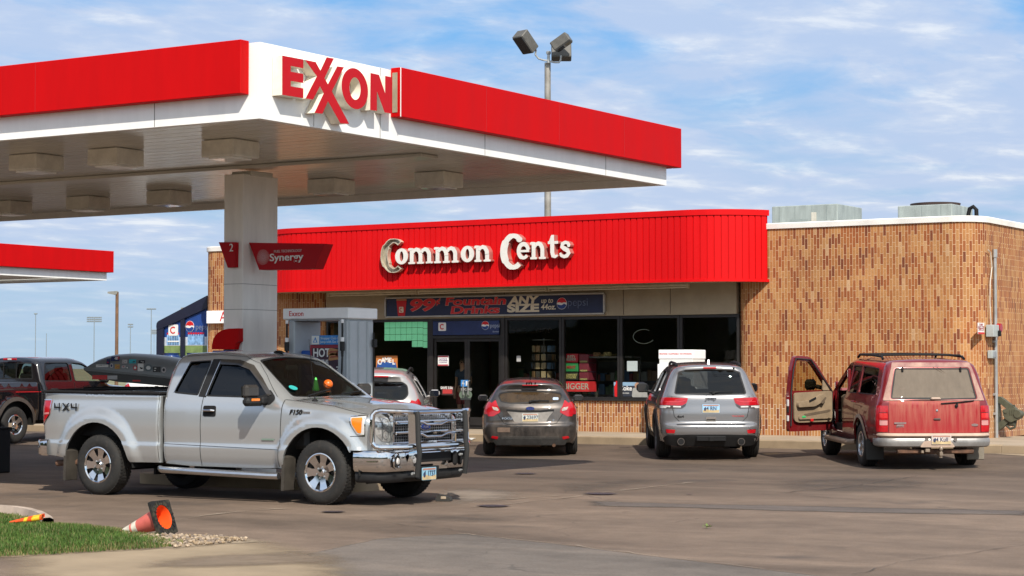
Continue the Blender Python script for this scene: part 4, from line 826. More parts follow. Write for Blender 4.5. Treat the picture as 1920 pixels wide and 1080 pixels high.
for x0, x1 in ((Xl+.2, xm-.07), (xm+.07, X_r+.2)):
    zt0, zt1 = zl+sl*(x0-Xl)-.19, zl+sl*(x1-Xl)-.19; z1, z2 = XZ(330, 632, yl)[1], XZ(330, 648, yl)[1]
    mb = MB(); prism(mb, [(x0, z1), (x1, z1), (x1, zt1), (x0, zt0)], 0, .02, M=FY(0, yl+.07, 0)); pn = g_o('pane', mb, mat('blue_pane', (.02, .06, .24), .2, var=.15, vscale=2))
    mb = MB(); prism(mb, rect(x0, z2, x1, z1-.003), 0, .02, M=FY(0, yl+.07, 0), mi=0)
    for i, xx in enumerate(np.linspace(x0+.12, x1-.12, 7)): prism(mb, [(xx-.04, z2+.02), (xx+.04, z2+.02), (xx+.04, z2+.24), (xx+.015, z2+.32), (xx-.015, z2+.32), (xx-.04, z2+.24)], .02, .025, M=FY(0, yl+.07, 0), mi=1); prism(mb, rect(xx-.03, z2+.30, xx+.03, z2+.35), .02, .026, M=FY(0, yl+.07, 0), mi=2)
    g_o('bottle_picture', mb, [mat('pale_band', (.55, .60, .68), .3), BOT, RED], pn)
    mb = MB(); prism(mb, rect(x0, .15, x1, z2-.003), 0, .02, M=FY(0, yl+.07, 0)); g_o('lower_pane', mb, GRS, pn)
q = XZ(323, 619, yl); mb = MB(); prism(mb, rnd(rect(-.17, -.15, .17, .15), .04), 0, .01, M=FY(q[0], yl+.045, q[1]), mi=0); prism(mb, stroke(el(0, 0, .09, .08, 45, 315), .035), .01, .014, M=FY(q[0], yl+.045, q[1]), mi=1); prism(mb, rect(-.2, -.02, .2, .015), 0, .008, M=FY(q[0], yl+.045, q[1]-.3), mi=0)
q = XZ(354, 612, yl); globe(mb, .15, FY(q[0], yl+.045, q[1]), (0, 1, 2)); text(mb, 'pepsi', .22, .006, FY(q[0]+.2, yl+.045, q[1]-.02), align='LEFT', mi=3); g_o('logo', mb, [WHT, RED, BLUE, mat('dim_pale_print', (.18, .22, .34), .5)])
# blue planters in front of the porch
for i, (px, py, lb) in enumerate(((321.5, 665, 'small round blue glazed planter before the left porch pane'), (366, 667, 'small round blue glazed planter close to the brick corner'))):
    p = at(px, py, Y=yl-.5); t_ = thing('planter', lb, 'planter', (p[0], yl-.5, 1.7-.25), group='blue planters by the porch')
    t_.location.z = .12
    mb = MB(); lathe(mb, [(.01, 1.25), (.17, 1.25), (.24, 1.45), (.27, 1.68), (.25, 1.86), (.21, 1.93), (.23, 1.98), (.19, 1.98), (.17, 1.9), (.01, 1.88)], 20); obj('pot', mb, mat('blue_glaze', (.02, .05, .18), .15, var=.3), t_)
    mb = MB(); box(mb, (0, 0, .62), (.5, .5, 1.24), .02); obj('plinth', mb, CONC, t_)
# ================================================================ things on and around the store
def poster(name, label, cat, px, Y, m, pieces=None, extra=None, group=None, th=.012):
    (x0, z1), (x1, z0) = XZ(px[0], px[1], Y), XZ(px[2], px[3], Y)
    t_ = thing(name, label, cat, ((x0+x1)/2, Y, (z0+z1)/2), group=group); w_, h = x1-x0, z1-z0
    mb = MB(); box(mb, (0, th/2, 0), (w_, th, h), .002); obj('sheet', mb, m, t_)
    if extra:
        for nm, fn, mm in extra: mb = MB(); fn(mb, w_, h); obj(nm, mb, mm, t_)
    return t_
T0 = lambda mb, s, size, x, z, **k: text(mb, s, size, .003, FY(x, -.001, z), **k)
YW = GYc-.03
p_ = lambda name, c: mat(name, c, .5, var=.05)
poster('window_poster', 'orange and blue CAMEL poster in the left shop window behind the pump', 'poster', (705, 667, 745, 692), YW, p_('poster_orange', (.50, .17, .04)),
       extra=[('lettering', lambda mb, w_, h: [T0(mb, c, .17, (i-2)*w_*.165, .06-.028*(i-2)**2*.5, bold=.006) for i, c in enumerate('CAMEL')], WHT), ('picture', lambda mb, w_, h: prism(mb, [(-w_*.49, -h*.49), (w_*.49, -h*.49), (w_*.42, -h*.02), (0, h*.05), (-w_*.42, -h*.02)], 0, .002, M=FY(0, 0, 0)), p_('poster_blue', (.02, .08, .3)))])
poster('door_notice', 'white notice with red border taped to the left glass door', 'notice', (821, 667, 841, 686), YW-.01, WHT,
       extra=[('border', lambda mb, w_, h: (box(mb, (0, -.002, h*.42), (w_*.96, .003, h*.12)), box(mb, (0, -.002, -h*.42), (w_*.96, .003, h*.12))), p_('notice_red', (.4, .03, .05))), ('lettering', lambda mb, w_, h: (T0(mb, 'NOTICE', .06, 0, h*.15), T0(mb, 'WE I.D. EVERYONE', .03, 0, 0), T0(mb, 'ALL SALES FINAL', .03, 0, -h*.16)), p_('notice_purple', (.15, .05, .2)))])
poster('door_sticker', 'blue and white square sticker on the right glass door', 'sticker', (864, 712.5, 877.5, 725), YW-.01, SKYB, extra=[('picture', lambda mb, w_, h: (box(mb, (w_*.3, -.002, -.0), (w_*.2, .003, h*.7)), prism(mb, [(-w_*.35, -.02), (0, -.02), (-w_*.17, .07)], 0, .003, M=FY(0, 0, 0))), WHT)])
poster('door_sticker', 'dark sticker with two round badges low on the right glass door', 'sticker', (863, 727, 883, 750), YW-.01, p_('sticker_dark', (.03, .035, .035)), extra=[('badge', lambda mb, w_, h: [prism(mb, disc(.085), 0, .003, M=FY(s*.1, 0, -.02)) for s in (-1, 1)], p_('badge_green', (.12, .16, .12))), ('lettering', lambda mb, w_, h: (T0(mb, 'ID', .1, -.08, h*.36), T0(mb, 'CARD', .08, .08, h*.36)), p_('pale_text', (.5, .5, .48)))])
poster('door_sticker', 'red and white SAVE sticker beside the door handles', 'sticker', (828, 724, 850, 741), YW-.01, p_('sticker_black', (.05, .02, .02)), extra=[('lettering', lambda mb, w_, h: T0(mb, 'SAVE 3.0c', .085, -.02, h*.3, bold=.002), WHT), ('stripe', lambda mb, w_, h: box(mb, (0, -.002, -.02), (w_*.8, .003, .1)), p_('sticker_red', (.45, .04, .04)))])
poster('paper_sheet', 'blank pale paper sheet taped to the window beside the white cabinet', 'paper', (1175.5, 677, 1195, 696), YW, p_('pale_paper', (.42, .48, .48)))
poster('window_poster', 'Coke poster with red bottle and two people low in the window', 'poster', (1150, 716, 1208, 744), YW, p_('poster_night', (.03, .035, .05)),
       extra=[('band', lambda mb, w_, h: box(mb, (-w_*.12, -.002, h*.36), (w_*.72, .003, h*.24)), p_('poster_sky', (.25, .4, .55))), ('lettering', lambda mb, w_, h: (T0(mb, 'Coke', .15, -w_*.1, .02, bold=.003), T0(mb, 'ICE COLD', .04, -w_*.1, -.09)), WHT),
              ('bottle', lambda mb, w_, h: prism(mb, rnd([(-.05, -.17), (.05, -.17), (.06, .05), (.02, .14), (.02, .19), (-.02, .19), (-.02, .14), (-.06, .05)], .02), 0, .005, M=FY(-w_*.39, 0, 0)), RED),
              ('figure', lambda mb, w_, h: (prism(mb, rnd([(.02, -.18), (.30, -.18), (.27, .03), (.05, .04)], .05), 0, .005, M=FY(.06, 0, 0)), prism(mb, rnd([(.3, -.19), (.45, -.19), (.43, -.03), (.32, .0)], .04), 0, .005, M=FY(.04, 0, 0))), p_('shirt_grey', (.35, .35, .33))), ('face', lambda mb, w_, h: (prism(mb, disc(.065), 0, .008, M=FY(.22, 0, .09)), prism(mb, disc(.06), 0, .008, M=FY(.40, 0, .05))), p_('skin_print', (.42, .24, .16)))])
poster('small_notice', 'tiny white card stuck inside the window above the brown hatchback', 'notice', (968.5, 667, 976, 678), YW+.01, p_('pale_paper2', (.4, .4, .4)))
# green squares of the drop blind in the left window, with an added glow
gb = thing('tiled_panel', 'green panel of square tiles with an added glow high in the left shop window', 'panel', (-28.2, GYc+.1, 2.6))
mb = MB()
GRB = mat('green_blind_glow', (.22, .50, .33), .5, var=.15, vscale=2, emit=((.14, .50, .28), .5))
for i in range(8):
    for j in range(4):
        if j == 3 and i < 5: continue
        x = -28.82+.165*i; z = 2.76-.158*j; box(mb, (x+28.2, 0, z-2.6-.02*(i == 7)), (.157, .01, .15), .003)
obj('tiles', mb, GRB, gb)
# inside the shop: racks and stacks seen through the glass
YI = GYc+.06
def stack_box(px, label, col, words, tc=WHT, Y=None):
    col = tuple(min(.8, c*1.6) for c in col)
    Y = Y or YI; (x0, z1), (x1, z0) = XZ(px[0], px[1], Y), XZ(px[2], px[3], Y)
    t_ = thing('display_carton', label, 'carton', ((x0+x1)/2, Y+.2, z0), group='cartons stacked inside the shop window'); mb = MB(); box(mb, (0, 0, (z1-z0)/2), (x1-x0-.01, .38, z1-z0-.006), .006); obj('carton', mb, mat('carton_'+label.split()[0]+str(px[0]), col, .5), t_)
    mb = MB()
    for i, (s, sz, dz) in enumerate(words): text(mb, s, sz, .004, FY(0, -.192, (z1-z0)*dz), bold=.003)
    if words: obj('lettering', mb, tc, t_)
PT = p_('dim_yellow_print', (.35, .30, .12)); PW = p_('dim_white_print', (.42, .38, .34))
stack_box((1058, 663, 1083, 680), 'red carton topmost of its stack behind the shop glass', (.26, .012, .02), [('RED', .11, .6), ('BLENDS', .07, .35)], PW)
stack_box((1058, 681, 1083, 697), 'green carton with a red emblem behind the shop glass', (.015, .13, .04), [('MINT', .1, .5)], p_('dim_red_print', (.3, .03, .03)))
stack_box((1058, 698, 1083, 713), 'black carton with yellow lettering behind the shop glass', (.012, .012, .01), [('COMFORT', .07, .65), ('COLORS', .07, .35)], PT)
stack_box((1057, 715, 1103, 735), 'wide bright red carton reading BIGGER at the foot of the stack', (.40, .02, .025), [('BIGGER', .2, .5)], PW)
for k, (y0, y1, lb) in enumerate(((664, 680, 'dim red carton at the top right of the stack'), (681, 697, 'dim maroon carton beside the green carton'), (698, 713, 'dim maroon carton just above the wide BIGGER carton'))):
    stack_box((1085, y0, 1103, y1), lb, (.10, .012, .022), [('MEDIUM', .05, .12)], PT)
rk = thing('spinner_rack', 'tall wire spinner rack hung with packets behind the brown hatchback', 'display rack', (XZ(1017, 700, YI+.3)[0], YI+.36, .25))
mb = MB(); cyl(mb, (0, 0, 0), (0, 0, 2.15), .02); [cyl(mb, (0, 0, z), (0, 0, z+.015), .28, seg=20) for z in (.05, 2.1)]; obj('stand', mb, mat('dim_steel', (.1, .1, .1), .5), rk)
mb = MB(); rr = random.Random(3)
for lv in range(9):
    for k in range(12):
        a = 2*math.pi*k/12; box(mb, (.27*math.cos(a), .27*math.sin(a), .3+lv*.2), (.02, .11, .15), .004, rot=a, mi=rr.randrange(4))
obj('packet', mb, [p_('pkt_brown', (.16, .09, .04)), p_('pkt_blue', (.09, .14, .22)), p_('pkt_tan', (.22, .16, .09)), p_('pkt_dark', (.04, .035, .03))], rk)
def shelf(x0, x1, y, levels, label, seed):
    t_ = thing('shop_shelf', label, 'shelves', ((x0+x1)/2, y, .25)); r_ = random.Random(seed); mb = MB(); w_ = x1-x0
    for i in range(levels+1): box(mb, (0, 0, .1+i*.34), (w_, .4, .03))
    box(mb, (0, .2, .8), (w_, .03, 1.6)); obj('rack', mb, mat('shelf_dark', (.06, .055, .05), .6), t_)
    mb = MB(); cols = [(.2, .03, .03), (.22, .16, .05), (.05, .1, .2), (.2, .2, .18), (.06, .12, .05), (.16, .08, .03), (.03, .03, .03)]
    for i in range(levels):
        x = -w_/2+.05
        while x < w_/2-.1:
            a = r_.uniform(.06, .17); h = r_.uniform(.14, .28); box(mb, (x+a/2, -.08+r_.uniform(-.03, .03), .12+i*.34+h/2), (a*.94, .2, h), .004, mi=r_.randrange(7)); x += a
    obj('goods', mb, [p_('goods%d' % i, c) for i, c in enumerate(cols)], t_)
shelf(-22.1, -19.6, 42.4, 4, 'long shelf of mixed goods behind the right shop windows', 5); shelf(-25.0, -22.5, 43.3, 4, 'shelf of mixed goods deep inside behind the middle shop window', 8); shelf(-27.3, -25.4, 44.0, 4, 'shelf of mixed goods facing the glass doors inside', 9)
for i, (px, py, lb) in enumerate(((1119, 668, 'tan cowboy hat on the shelf behind the shop glass'), (1139, 667, 'straw cowboy hat right beside the tan hat behind the shop glass'))):
    x, z = XZ(px, py, YI+.3); t_ = thing('hat', lb, 'hat', (x, YI+.3, z-.05)); mb = MB(); lathe(mb, [(.20, .04), (.19, .02), (.12, 0), (.10, .03), (.085, .11), (.05, .13), (.0, .12)], 20); mb.v = [(p[0]*1.15, p[1]*.8, p[2]+abs(p[0])*.25) for p in mb.v]; obj('hat', mb, mat('hat%d' % i, (.22, .10, .04) if i == 0 else (.24, .17, .06), .8), t_)
hs_ = thing('hat_shelf', 'dark shelf under the two cowboy hats behind the shop glass', 'shelf', (-22.6, YI+.3, .25)); mb = MB(); box(mb, (0, 0, 1.70), (1.2, .5, .04)); [box(mb, (s*.57, .2, .85), (.04, .04, 1.7)) for s in (-1, 1)]; obj('frame', mb, mat('shelf_dark', (.06, .055, .05), .6), hs_)
# neon tube outline signs hanging in the windows (switched off)
ne = thing('neon_sign', 'unlit oval neon tube sign in the shop window above the white cabinet', 'sign', (XZ(1207, 631, GYc+.08)[0], GYc+.08, XZ(1207, 631, GYc+.08)[1])); mb = MB(); tube(mb, [(.27*math.cos(a), 0, .16*math.sin(a)) for a in np.linspace(R(60), R(330), 30)], .007, 6); obj('tube', mb, p_('neon_off', (.32, .34, .32)), ne)
ne = thing('neon_sign', 'unlit script neon sign reading Beer Zone in the middle shop window', 'sign', (XZ(990, 618, GYc+.1)[0], GYc+.1, XZ(990, 618, GYc+.1)[1])); mb = MB(); text(mb, 'Beer Zone', .3, .012, FY(0, 0, 0), shear=.3, bold=-.012); obj('lettering', mb, p_('neon_dim', (.10, .07, .06)), ne)
# white cabinet in front of the window, behind the silver car
px0, pz1 = XZ(1232, 656, 39.0); px1, _ = XZ(1317, 656, 39.0)
ic = thing('gas_cabinet', 'white metal cabinet with red lettering on top standing outside the shop window', 'cabinet', ((px0+px1)/2-.11, 39.0, .25)); W_ = px1-px0-.26; HT = pz1-.25
mb = MB(); box(mb, (0, .35, (HT-.3)/2), (W_+.04, .68, HT-.32), .01); obj('body', mb, PWH, ic)
mb = MB(); box(mb, (0, .33, HT-.10), (W_, .62, .2), .012); h_ = obj('top_box', mb, PWH, ic); mb = MB(); box(mb, (0, .33, HT-.27), (W_-.03, .6, .13), .008); obj('neck', mb, WHT, ic)
mb = MB(); text(mb, 'PROPANE  FLAMMABLE  NO SMOKING', .046, .003, FY(0, .019, HT-.09)); obj('lettering', mb, RED, h_)
mb = MB(); box(mb, (-W_*.25, .005, HT*.4), (W_*.44, .012, HT*.62), .004); box(mb, (W_*.25, .005, HT*.4), (W_*.44, .012, HT*.62), .004); obj('door', mb, WHT, ic)
mb = MB(); rb = MB(); [tube(mb, [(W_/2+.04+.1*i, .2+.05*i, HT-.35-.01*i), (W_/2+.28, .3, HT-.36), (W_/2+.50, .36, HT-.44), (W_/2+.3, .2, HT-.47)], .03, 6) for i in range(1)]; obj('hose_bundle', mb, mat('pale_hose', (.5, .5, .46), .5), ic)
# roof-top units
for nm, lb, px, Yd, kind in (('air_conditioner', 'large pale rooftop air conditioner with square openings above the brick wall', (1447, 381, 1618, 416), 43.6, 0), ('air_conditioner', 'low grey rooftop condenser with a round fan guard near the wall corner', (1683, 384, 1815, 410), 42.4, 1)):
    (x0, z1) = XZ(px[0], px[1]+(4 if not kind else 0), Yd); xm_ = XZ(px[2]-(30 if kind else 48), px[1], Yd)[0]
    t_ = thing(nm, lb, 'air conditioner', ((x0+xm_)/2, Yd, 4.62), group='rooftop cooling units'); W2 = xm_-x0; D2 = 1.5 if not kind else 1.35; H2 = z1-4.62-.03
    mb = MB(); box(mb, (0, D2/2, H2/2), (W2, D2, H2), .015); bd = obj('casing', mb, mat('unit_paint', (.31, .35, .335), .5, var=.2, vscale=2.5, detail=8, stretch=(2, 2, .6)), t_)
    if not kind:
        mb = MB(); [box(mb, (-W2/2+W2*f, -.0, H2*.5), (.012, .012, H2*.96)) for f in (.12, .36, .62, .84)]; box(mb, (-W2*.08, -.002, H2*.5), (W2*.26, .01, H2*.28)); obj('panel_seam', mb, mat('unit_seam', (.26, .3, .29), .5), bd)
        mb = MB(); box(mb, (W2*.145, -.004, H2*.5), (.13, .012, H2*.6), .004); obj('label_plate', mb, mat('plate_cream', (.55, .52, .44), .5), bd)
        mb = MB(); [box(mb, (W2*.42, -.003, z), (.09, .012, .13)) for z in (H2*.5, H2*.26)]; obj('opening', mb, BLACK, bd); mb = MB(); box(mb, (W2*.43, -.012, H2*.2), (.08, .03, .09), .01); obj('bracket', mb, mat('rust', (.2, .08, .04), .8), bd)
    else:
        mb = MB(); [tube(mb, [(r_*math.cos(a), D2/2+r_*math.sin(a), H2+.03+.05*(1-r_/.55)) for a in np.linspace(0, 2*math.pi, 29)[:-1]], .012, 6, closed=True) for r_ in (.52, .44, .36, .28, .2, .12)]; [tube(mb, [(-.55*math.cos(a), D2/2-.55*math.sin(a), H2+.02), (.55*math.cos(a), D2/2+.55*math.sin(a), H2+.02)], .01, 6) for a in np.linspace(0, math.pi, 5)[:-1]]
        lathe(mb, [(.54, H2), (.56, H2+.07), (.53, H2+.075)], 28, Matrix.Translation((0, D2/2, 0))); obj('fan_guard', mb, mat('fan_guard', (.06, .035, .03), .6), bd)
        mb = MB(); [box(mb, (-W2/2+W2*f, -.0, H2*.5), (.012, .012, H2*.96)) for f in (.45, .8)]; obj('panel_seam', mb, mat('unit_seam', (.26, .3, .29), .5), bd)
        mb = MB(); tube(mb, [(W2/2+.30, .2, -.02), (W2/2+.30, .2, H2*.66), (W2/2+.33, .2, H2*.84), (W2/2+.41, .2, H2*.90), (W2/2+.48, .2, H2*.80), (W2/2+.49, .2, H2*.1)], .045, 10); obj('pipe', mb, BLACK, t_)
# wall-mounted things on the right flank
XWALL = XR
def onx(px, py): p = at(px, py, X=XWALL); return p[1], p[2]
yc_, zt1 = onx(1861, 481); cdt = thing('conduit', 'grey conduit pipe running down the brick side wall', 'pipe', (XWALL, yc_, .25))
mb = MB(); cyl(mb, (.05, 0, 0), (.05, 0, zt1-.25), .035, seg=10); obj('pipe', mb, STEEL, cdt); mb = MB(); cyl(mb, (.05, 0, zt1-.27), (.05, 0, zt1-.10), .05, seg=10); [box(mb, (.03, 0, z), (.06, .14, .05), .005) for z in (.5, .9, 2.0)]; obj('clamp', mb, STEEL, cdt)
def wallbox(name, label, cat, px, dep, m, extras=None):
    (y0, z1), (y1, z0) = onx(px[0], px[1]), onx(px[2], px[3]); t_ = thing(name, label, cat, (XWALL, (y0+y1)/2, (z0+z1)/2)); mb = MB(); box(mb, (dep/2+.004, 0, 0), (dep, abs(y1-y0), z1-z0), .008); obj('housing', mb, m, t_)
    if extras: extras(t_, abs(y1-y0), z1-z0)
    return t_
GB = mat('grey_enamel', (.38, .41, .40), .45, var=.08)
def ex1(t_, w_, h):
    mb = MB(); cyl(mb, (.02, w_/2+.16, h*.28), (.16, w_/2+.16, h*.28), .10, .09, 16); obj('red_light', mb, mat('red_lens', (.34, .004, .008), .15), t_)
    mb = MB(); tube(mb, [(.06, -.02, h/2), (.06, -.08, h/2+.5), (.06, -.04, h/2+.9), (.05, .1, h/2+1.2), (.05, .02, h/2+1.5), (.04, -.1, h/2+1.55)], .012, 6); obj('cable', mb, mat('pale_cable', (.55, .5, .42), .5), t_); mb = MB(); box(mb, (.2, w_*.3, -h*.2), (.06, .06, .12), .01); obj('switch', mb, BLACK, t_)
wallbox('electrical_box', 'grey electrical box with a red round light on the brick side wall', 'electrical box', (1848, 609, 1859, 632), .16, GB, ex1)
wallbox('electrical_box', 'small grey socket box below the red light on the brick side wall', 'electrical box', (1851, 657, 1860, 672), .1, GB, lambda t_, w_, h: [obj('cover', (lambda mb: (box(mb, (.11, 0, 0), (.012, w_*.7, h*.7), .003), mb)[1])(MB()), STEEL, t_)])
def ex2(t_, w_, h):
    mb = MB(); box(mb, (.016, 0, -h*.40), (.006, w_*.98, h*.16)); obj('red_stripe', mb, RED, t_); mb = MB(); [text(mb, s, .085, .003, FX(.013, 0, z)) for s, z in (('PUMP', h*.3), ('SHUT OFF', h*.1), ('SWITCH', -h*.1))]; obj('lettering', mb, p_('dark_red_print', (.3, .05, .06)), t_)
wallbox('wall_notice', 'small white notice with red foot on the brick beside the electrical box', 'notice', (1832.5, 605, 1844.5, 627), .008, WHT, ex2)
OL = mat('olive_metal', (.085, .085, .055), .6, var=.2, vscale=8)
yo, zo = onx(1871, 774); ob = thing('wall_bracket', 'olive green folded triangular bracket mounted low on the brick side wall', 'bracket', (XWALL, yo, zo))
def AR(P, y0, y1, nm, m): mb = MB(); prism(mb, P, y0, y1, M=FY(0, 0, 0)); return obj(nm, mb, m, ob)
AR(rnd([(.0, .33), (.07, .34), (.40, .10), (.40, -.04), (.34, -.02), (.06, .20), (.0, .21)], .02), -.07, .07, 'arm', OL)
AR(rnd([(.0, -.36), (.05, -.36), (.36, -.10), (.36, .02), (.04, -.20), (.0, -.24)], .02), -.07, .07, 'arm', OL)
AR(rect(.0, -.36, .03, .34), -.10, .10, 'wall_plate', OL)
mb = MB(); prism(mb, rnd([(.12, .06), (.30, .12), (.50, .04), (.50, -.10), (.30, -.20), (.16, -.10)], .04), -.10, .10, M=FY(0, 0, 0)); cyl(mb, (.45, -.12, -.02), (.45, .12, -.02), .075, seg=16); cyl(mb, (.20, -.115, .03), (.20, -.09, .03), .035, seg=12); [box(mb, (.30+.035*i, -.105, .02), (.012, .02, .12), .003) for i in range(4)]; obj('hinge_housing', mb, OL, ob)
mb = MB(); tube(mb, [(.22, 0, -.14), (.20, -.02, -.27), (.27, -.03, -.33), (.36, -.02, -.30), (.38, 0, -.16)], .028, 8); box(mb, (.30, -.02, -.22), (.14, .08, .10), .02); cyl(mb, (.34, 0, .10), (.34, 0, .17), .03, seg=10); obj('handle', mb, mat('olive_dark', (.05, .05, .033), .6), ob)
# sign with a red A at the left brick pier
ax0, az1 = XZ(396, 583, BY-.12); ax1, az0 = XZ(424, 606, BY-.12); sa = thing('wall_sign', 'white box sign with a red letter A on the left brick pier', 'sign', ((ax0+ax1)/2, BY, (az0+az1)/2)); mb = MB(); box(mb, (.0, -.075, 0), (ax1-ax0+.3, .12, az1-az0), .01); obj('panel', mb, PWH, sa); mb = MB(); text(mb, 'AIR', .36, .004, FY(-(ax1-ax0)*.5+.30, -.136, -.0), align='LEFT'); obj('lettering', mb, RED, sa)
# ---------------------------------------------------------------- lamp posts
GALV = mat('weathered_pole', (.30, .27, .23), .6, metal=.3, var=.3, vscale=1.5, col2=(.38, .36, .33)); RUST = mat('rusty_brown_pole', (.16, .085, .045), .75, var=.25, vscale=2)
def flood(parent, c, u, sz=(1.0, .62, .3)):
    """floodlight box whose lens faces direction u"""
    a, b, d = frame_of(u); Mx = basis(c, a, b); mb = MB(); box(mb, (0, 0, 0), sz, .03, M=Mx); h_ = obj('floodlight', mb, mat('flood_bronze', (.10, .095, .085), .5, var=.15), parent)
    mb = MB(); box(mb, (0, 0, sz[2]/2+.01), (sz[0]*.88, sz[1]*.88, .02), M=Mx); obj('lens', mb, mat('flood_lens', (.02, .02, .022), .15), h_); return h_
tp = 74; b0 = at(1027, 400, t=tp); top = at(1028.5, 116, t=tp); zt_ = top[2]
lp = thing('floodlight_pole', 'tall pole carrying three floodlights rising behind the red canopy', 'lamp post', (b0[0], b0[1], 0)); MLp = Matrix.Translation((-b0[0], -b0[1], 0))
mb = MB(); cyl(mb, (0, 0, 0), (0, 0, zt_), .14, .115, 16); obj('pole', mb, GALV, lp)
U = Vector(tuple(_rt)); Fw_ = Vector((_fw[0], _fw[1], 0)).normalized(); px_m = tp/_F
def rel(px, py, dd=0): p = Vector(at(px, py, t=tp))-Vector((b0[0], b0[1], 0)); return p+Fw_*dd
mb = MB(); tube(mb, [rel(1005, 93), rel(1004, 103), rel(1010, 110), rel(1020, 113), rel(1028, 114), rel(1040, 117), rel(1048, 117), rel(1051, 113), rel(1052, 104)], .035, 8); cyl(mb, rel(1028.5, 118), rel(1028.5, 98), .06, .05, 8); box(mb, rel(1028.5, 99), (.14, .14, .12), .02); obj('arm', mb, STEEL, lp)
flood(lp, rel(985, 80, -.15), -U*.55+Vector((0, 0, -.75))-Fw_*.5, (.55, .82, .42)); flood(lp, rel(1052, 82, -.35), U*.35+Vector((0, 0, -.55))-Fw_*.1-U*1.0*0, (.5, .7, .36)); flood(lp, rel(1053, 93, .45), Fw_*.9+Vector((0, 0, -.5)), (.74, .7, .34))
def far_pole(px, ptop, pbot, t, label, name, wd, m, build):
    b = at(px, 690, t=t); z1 = at(px, ptop, t=t)[2]; t_ = thing(name, label, 'lamp post', (b[0], b[1], -.1)); mb = MB(); cyl(mb, (0, 0, 0), (0, 0, z1+.1), wd, wd*.85, 10); obj('pole', mb, m, t_); build(t_, z1+.1, t/_F); return t_
def shoebox(t_, z, s): mb = MB(); prism(mb, [(-17*s, -3.2*s), (-6*s, -5.5*s), (0, -5*s), (2*s, 0), (0, 1.5*s), (-17*s, .2*s)], -5*s, 5*s, M=basis((0, 0, z), U, (0, 0, 1))); obj('lamp_head', mb, mat('lamp_head_grey', (.20, .20, .18), .5), t_)
far_pole(218.5, 547, 690, 150, 'rusty brown parking lot lamp post with one flat head', 'lamp_post', .14, RUST, shoebox)
far_pole(356, 577, 690, 150, 'lamp post whose flat grey head peeks over the glazed porch', 'lamp_post', .13, RUST, shoebox)
FARM = mat('far_pole_grey', (.20, .24, .28), .6); 
def bank(rows, cols, w_, h, gap=True):
    def f(t_, z, s):
        mb = MB()
        for r_ in range(rows):
            for c in range(cols):
                box(mb, U*((c-(cols-1)/2)*w_/cols*s*1.0)+Vector((0, 0, z-h*s*r_/max(1, rows))), (3.2*s, 2*s, 2.2*s), .2*s, rot=R(32))
        obj('lamp', mb, mat('far_lamp', (.20, .23, .26), .5), t_); mb = MB(); [tube(mb, [U*(-w_/2*s)+Vector((0, 0, z-h*s*r_/max(1, rows)-1.2*s)), U*(w_/2*s)+Vector((0, 0, z-h*s*r_/max(1, rows)-1.2*s))], .35*s, 6) for r_ in range(rows)]; obj('crossbar', mb, FARM, t_)
    return f
far_pole(176, 595, 690, 620, 'distant stadium light mast with three full rows of lamps', 'stadium_light', .95*620/_F, FARM, bank(3, 8, 28, 11))
far_pole(283, 579, 690, 560, 'tallest distant stadium light mast with a single row of lamps', 'stadium_light', .95*560/_F, FARM, bank(1, 5, 18, 2))
far_pole(288.5, 619, 690, 700, 'faint stadium light mast right beside the porch roof', 'stadium_light', .4*700/_F, FARM, bank(3, 4, 9, 9))
far_pole(244, 608, 690, 420, 'distant mast with a cluster of round lamps', 'stadium_light', .9*420/_F, FARM, bank(2, 3, 10, 9))
far_pole(66, 588, 690, 400, 'distant thin mast with one camera-like lamp over the black pickup', 'stadium_light', .85*400/_F, FARM, bank(1, 2, 6, 2))
far_pole(86.5, 625, 690, 380, 'short bare distant mast over the black pickup', 'mast', .8*380/_F, FARM, lambda t_, z, s: None)
# ---------------------------------------------------------------- black waste bin at the left edge
p = at(0, 888, z=0); bb = thing('waste_bin', 'black square waste bin cut off by the left edge of the photo', 'bin', (p[0]-.38, p[1]+.08, 0)); zt2 = at(0, 805, Y=p[1])[2]
mb = MB(); box(mb, (0, 0, zt2/2), (.56, .5, zt2), .02); obj('body', mb, BLACK, bb); mb = MB(); box(mb, (0, 0, zt2+.012), (.58, .52, .03), .01); box(mb, (0, -.252, zt2*.42), (.46, .012, .02)); obj('lid', mb, BLACK, bb)
# ================================================================ vehicle bodies: one implicit shape, panels cut from it by outlines
def curve(pts, n=400):
    """smooth monotone curve through (t, value) points -> callable"""
    P = np.array(pts, float); x, y = P[:, 0], P[:, 1]; h = np.diff(x); d = np.diff(y)/h; m = np.zeros(len(x)); m[0], m[-1] = d[0], d[-1]
    for i in range(1, len(x)-1):
        m[i] = 0 if d[i-1]*d[i] <= 0 else (h[i-1]+h[i])*2/((2*h[i]+h[i-1])/d[i-1]+(h[i]+2*h[i-1])/d[i])*1.0 if True else 0
        if d[i-1]*d[i] > 0: w1, w2 = 2*h[i]+h[i-1], h[i]+2*h[i-1]; m[i] = (w1+w2)/(w1/d[i-1]+w2/d[i])
    T = np.linspace(x[0], x[-1], n); k = np.clip(np.searchsorted(x, T)-1, 0, len(h)-1); u = (T-x[k])/h[k]
    Y = (2*u**3-3*u**2+1)*y[k]+(u**3-2*u**2+u)*h[k]*m[k]+(-2*u**3+3*u**2)*y[k+1]+(u**3-u**2)*h[k]*m[k+1]
    return lambda q: np.interp(q, T, Y)
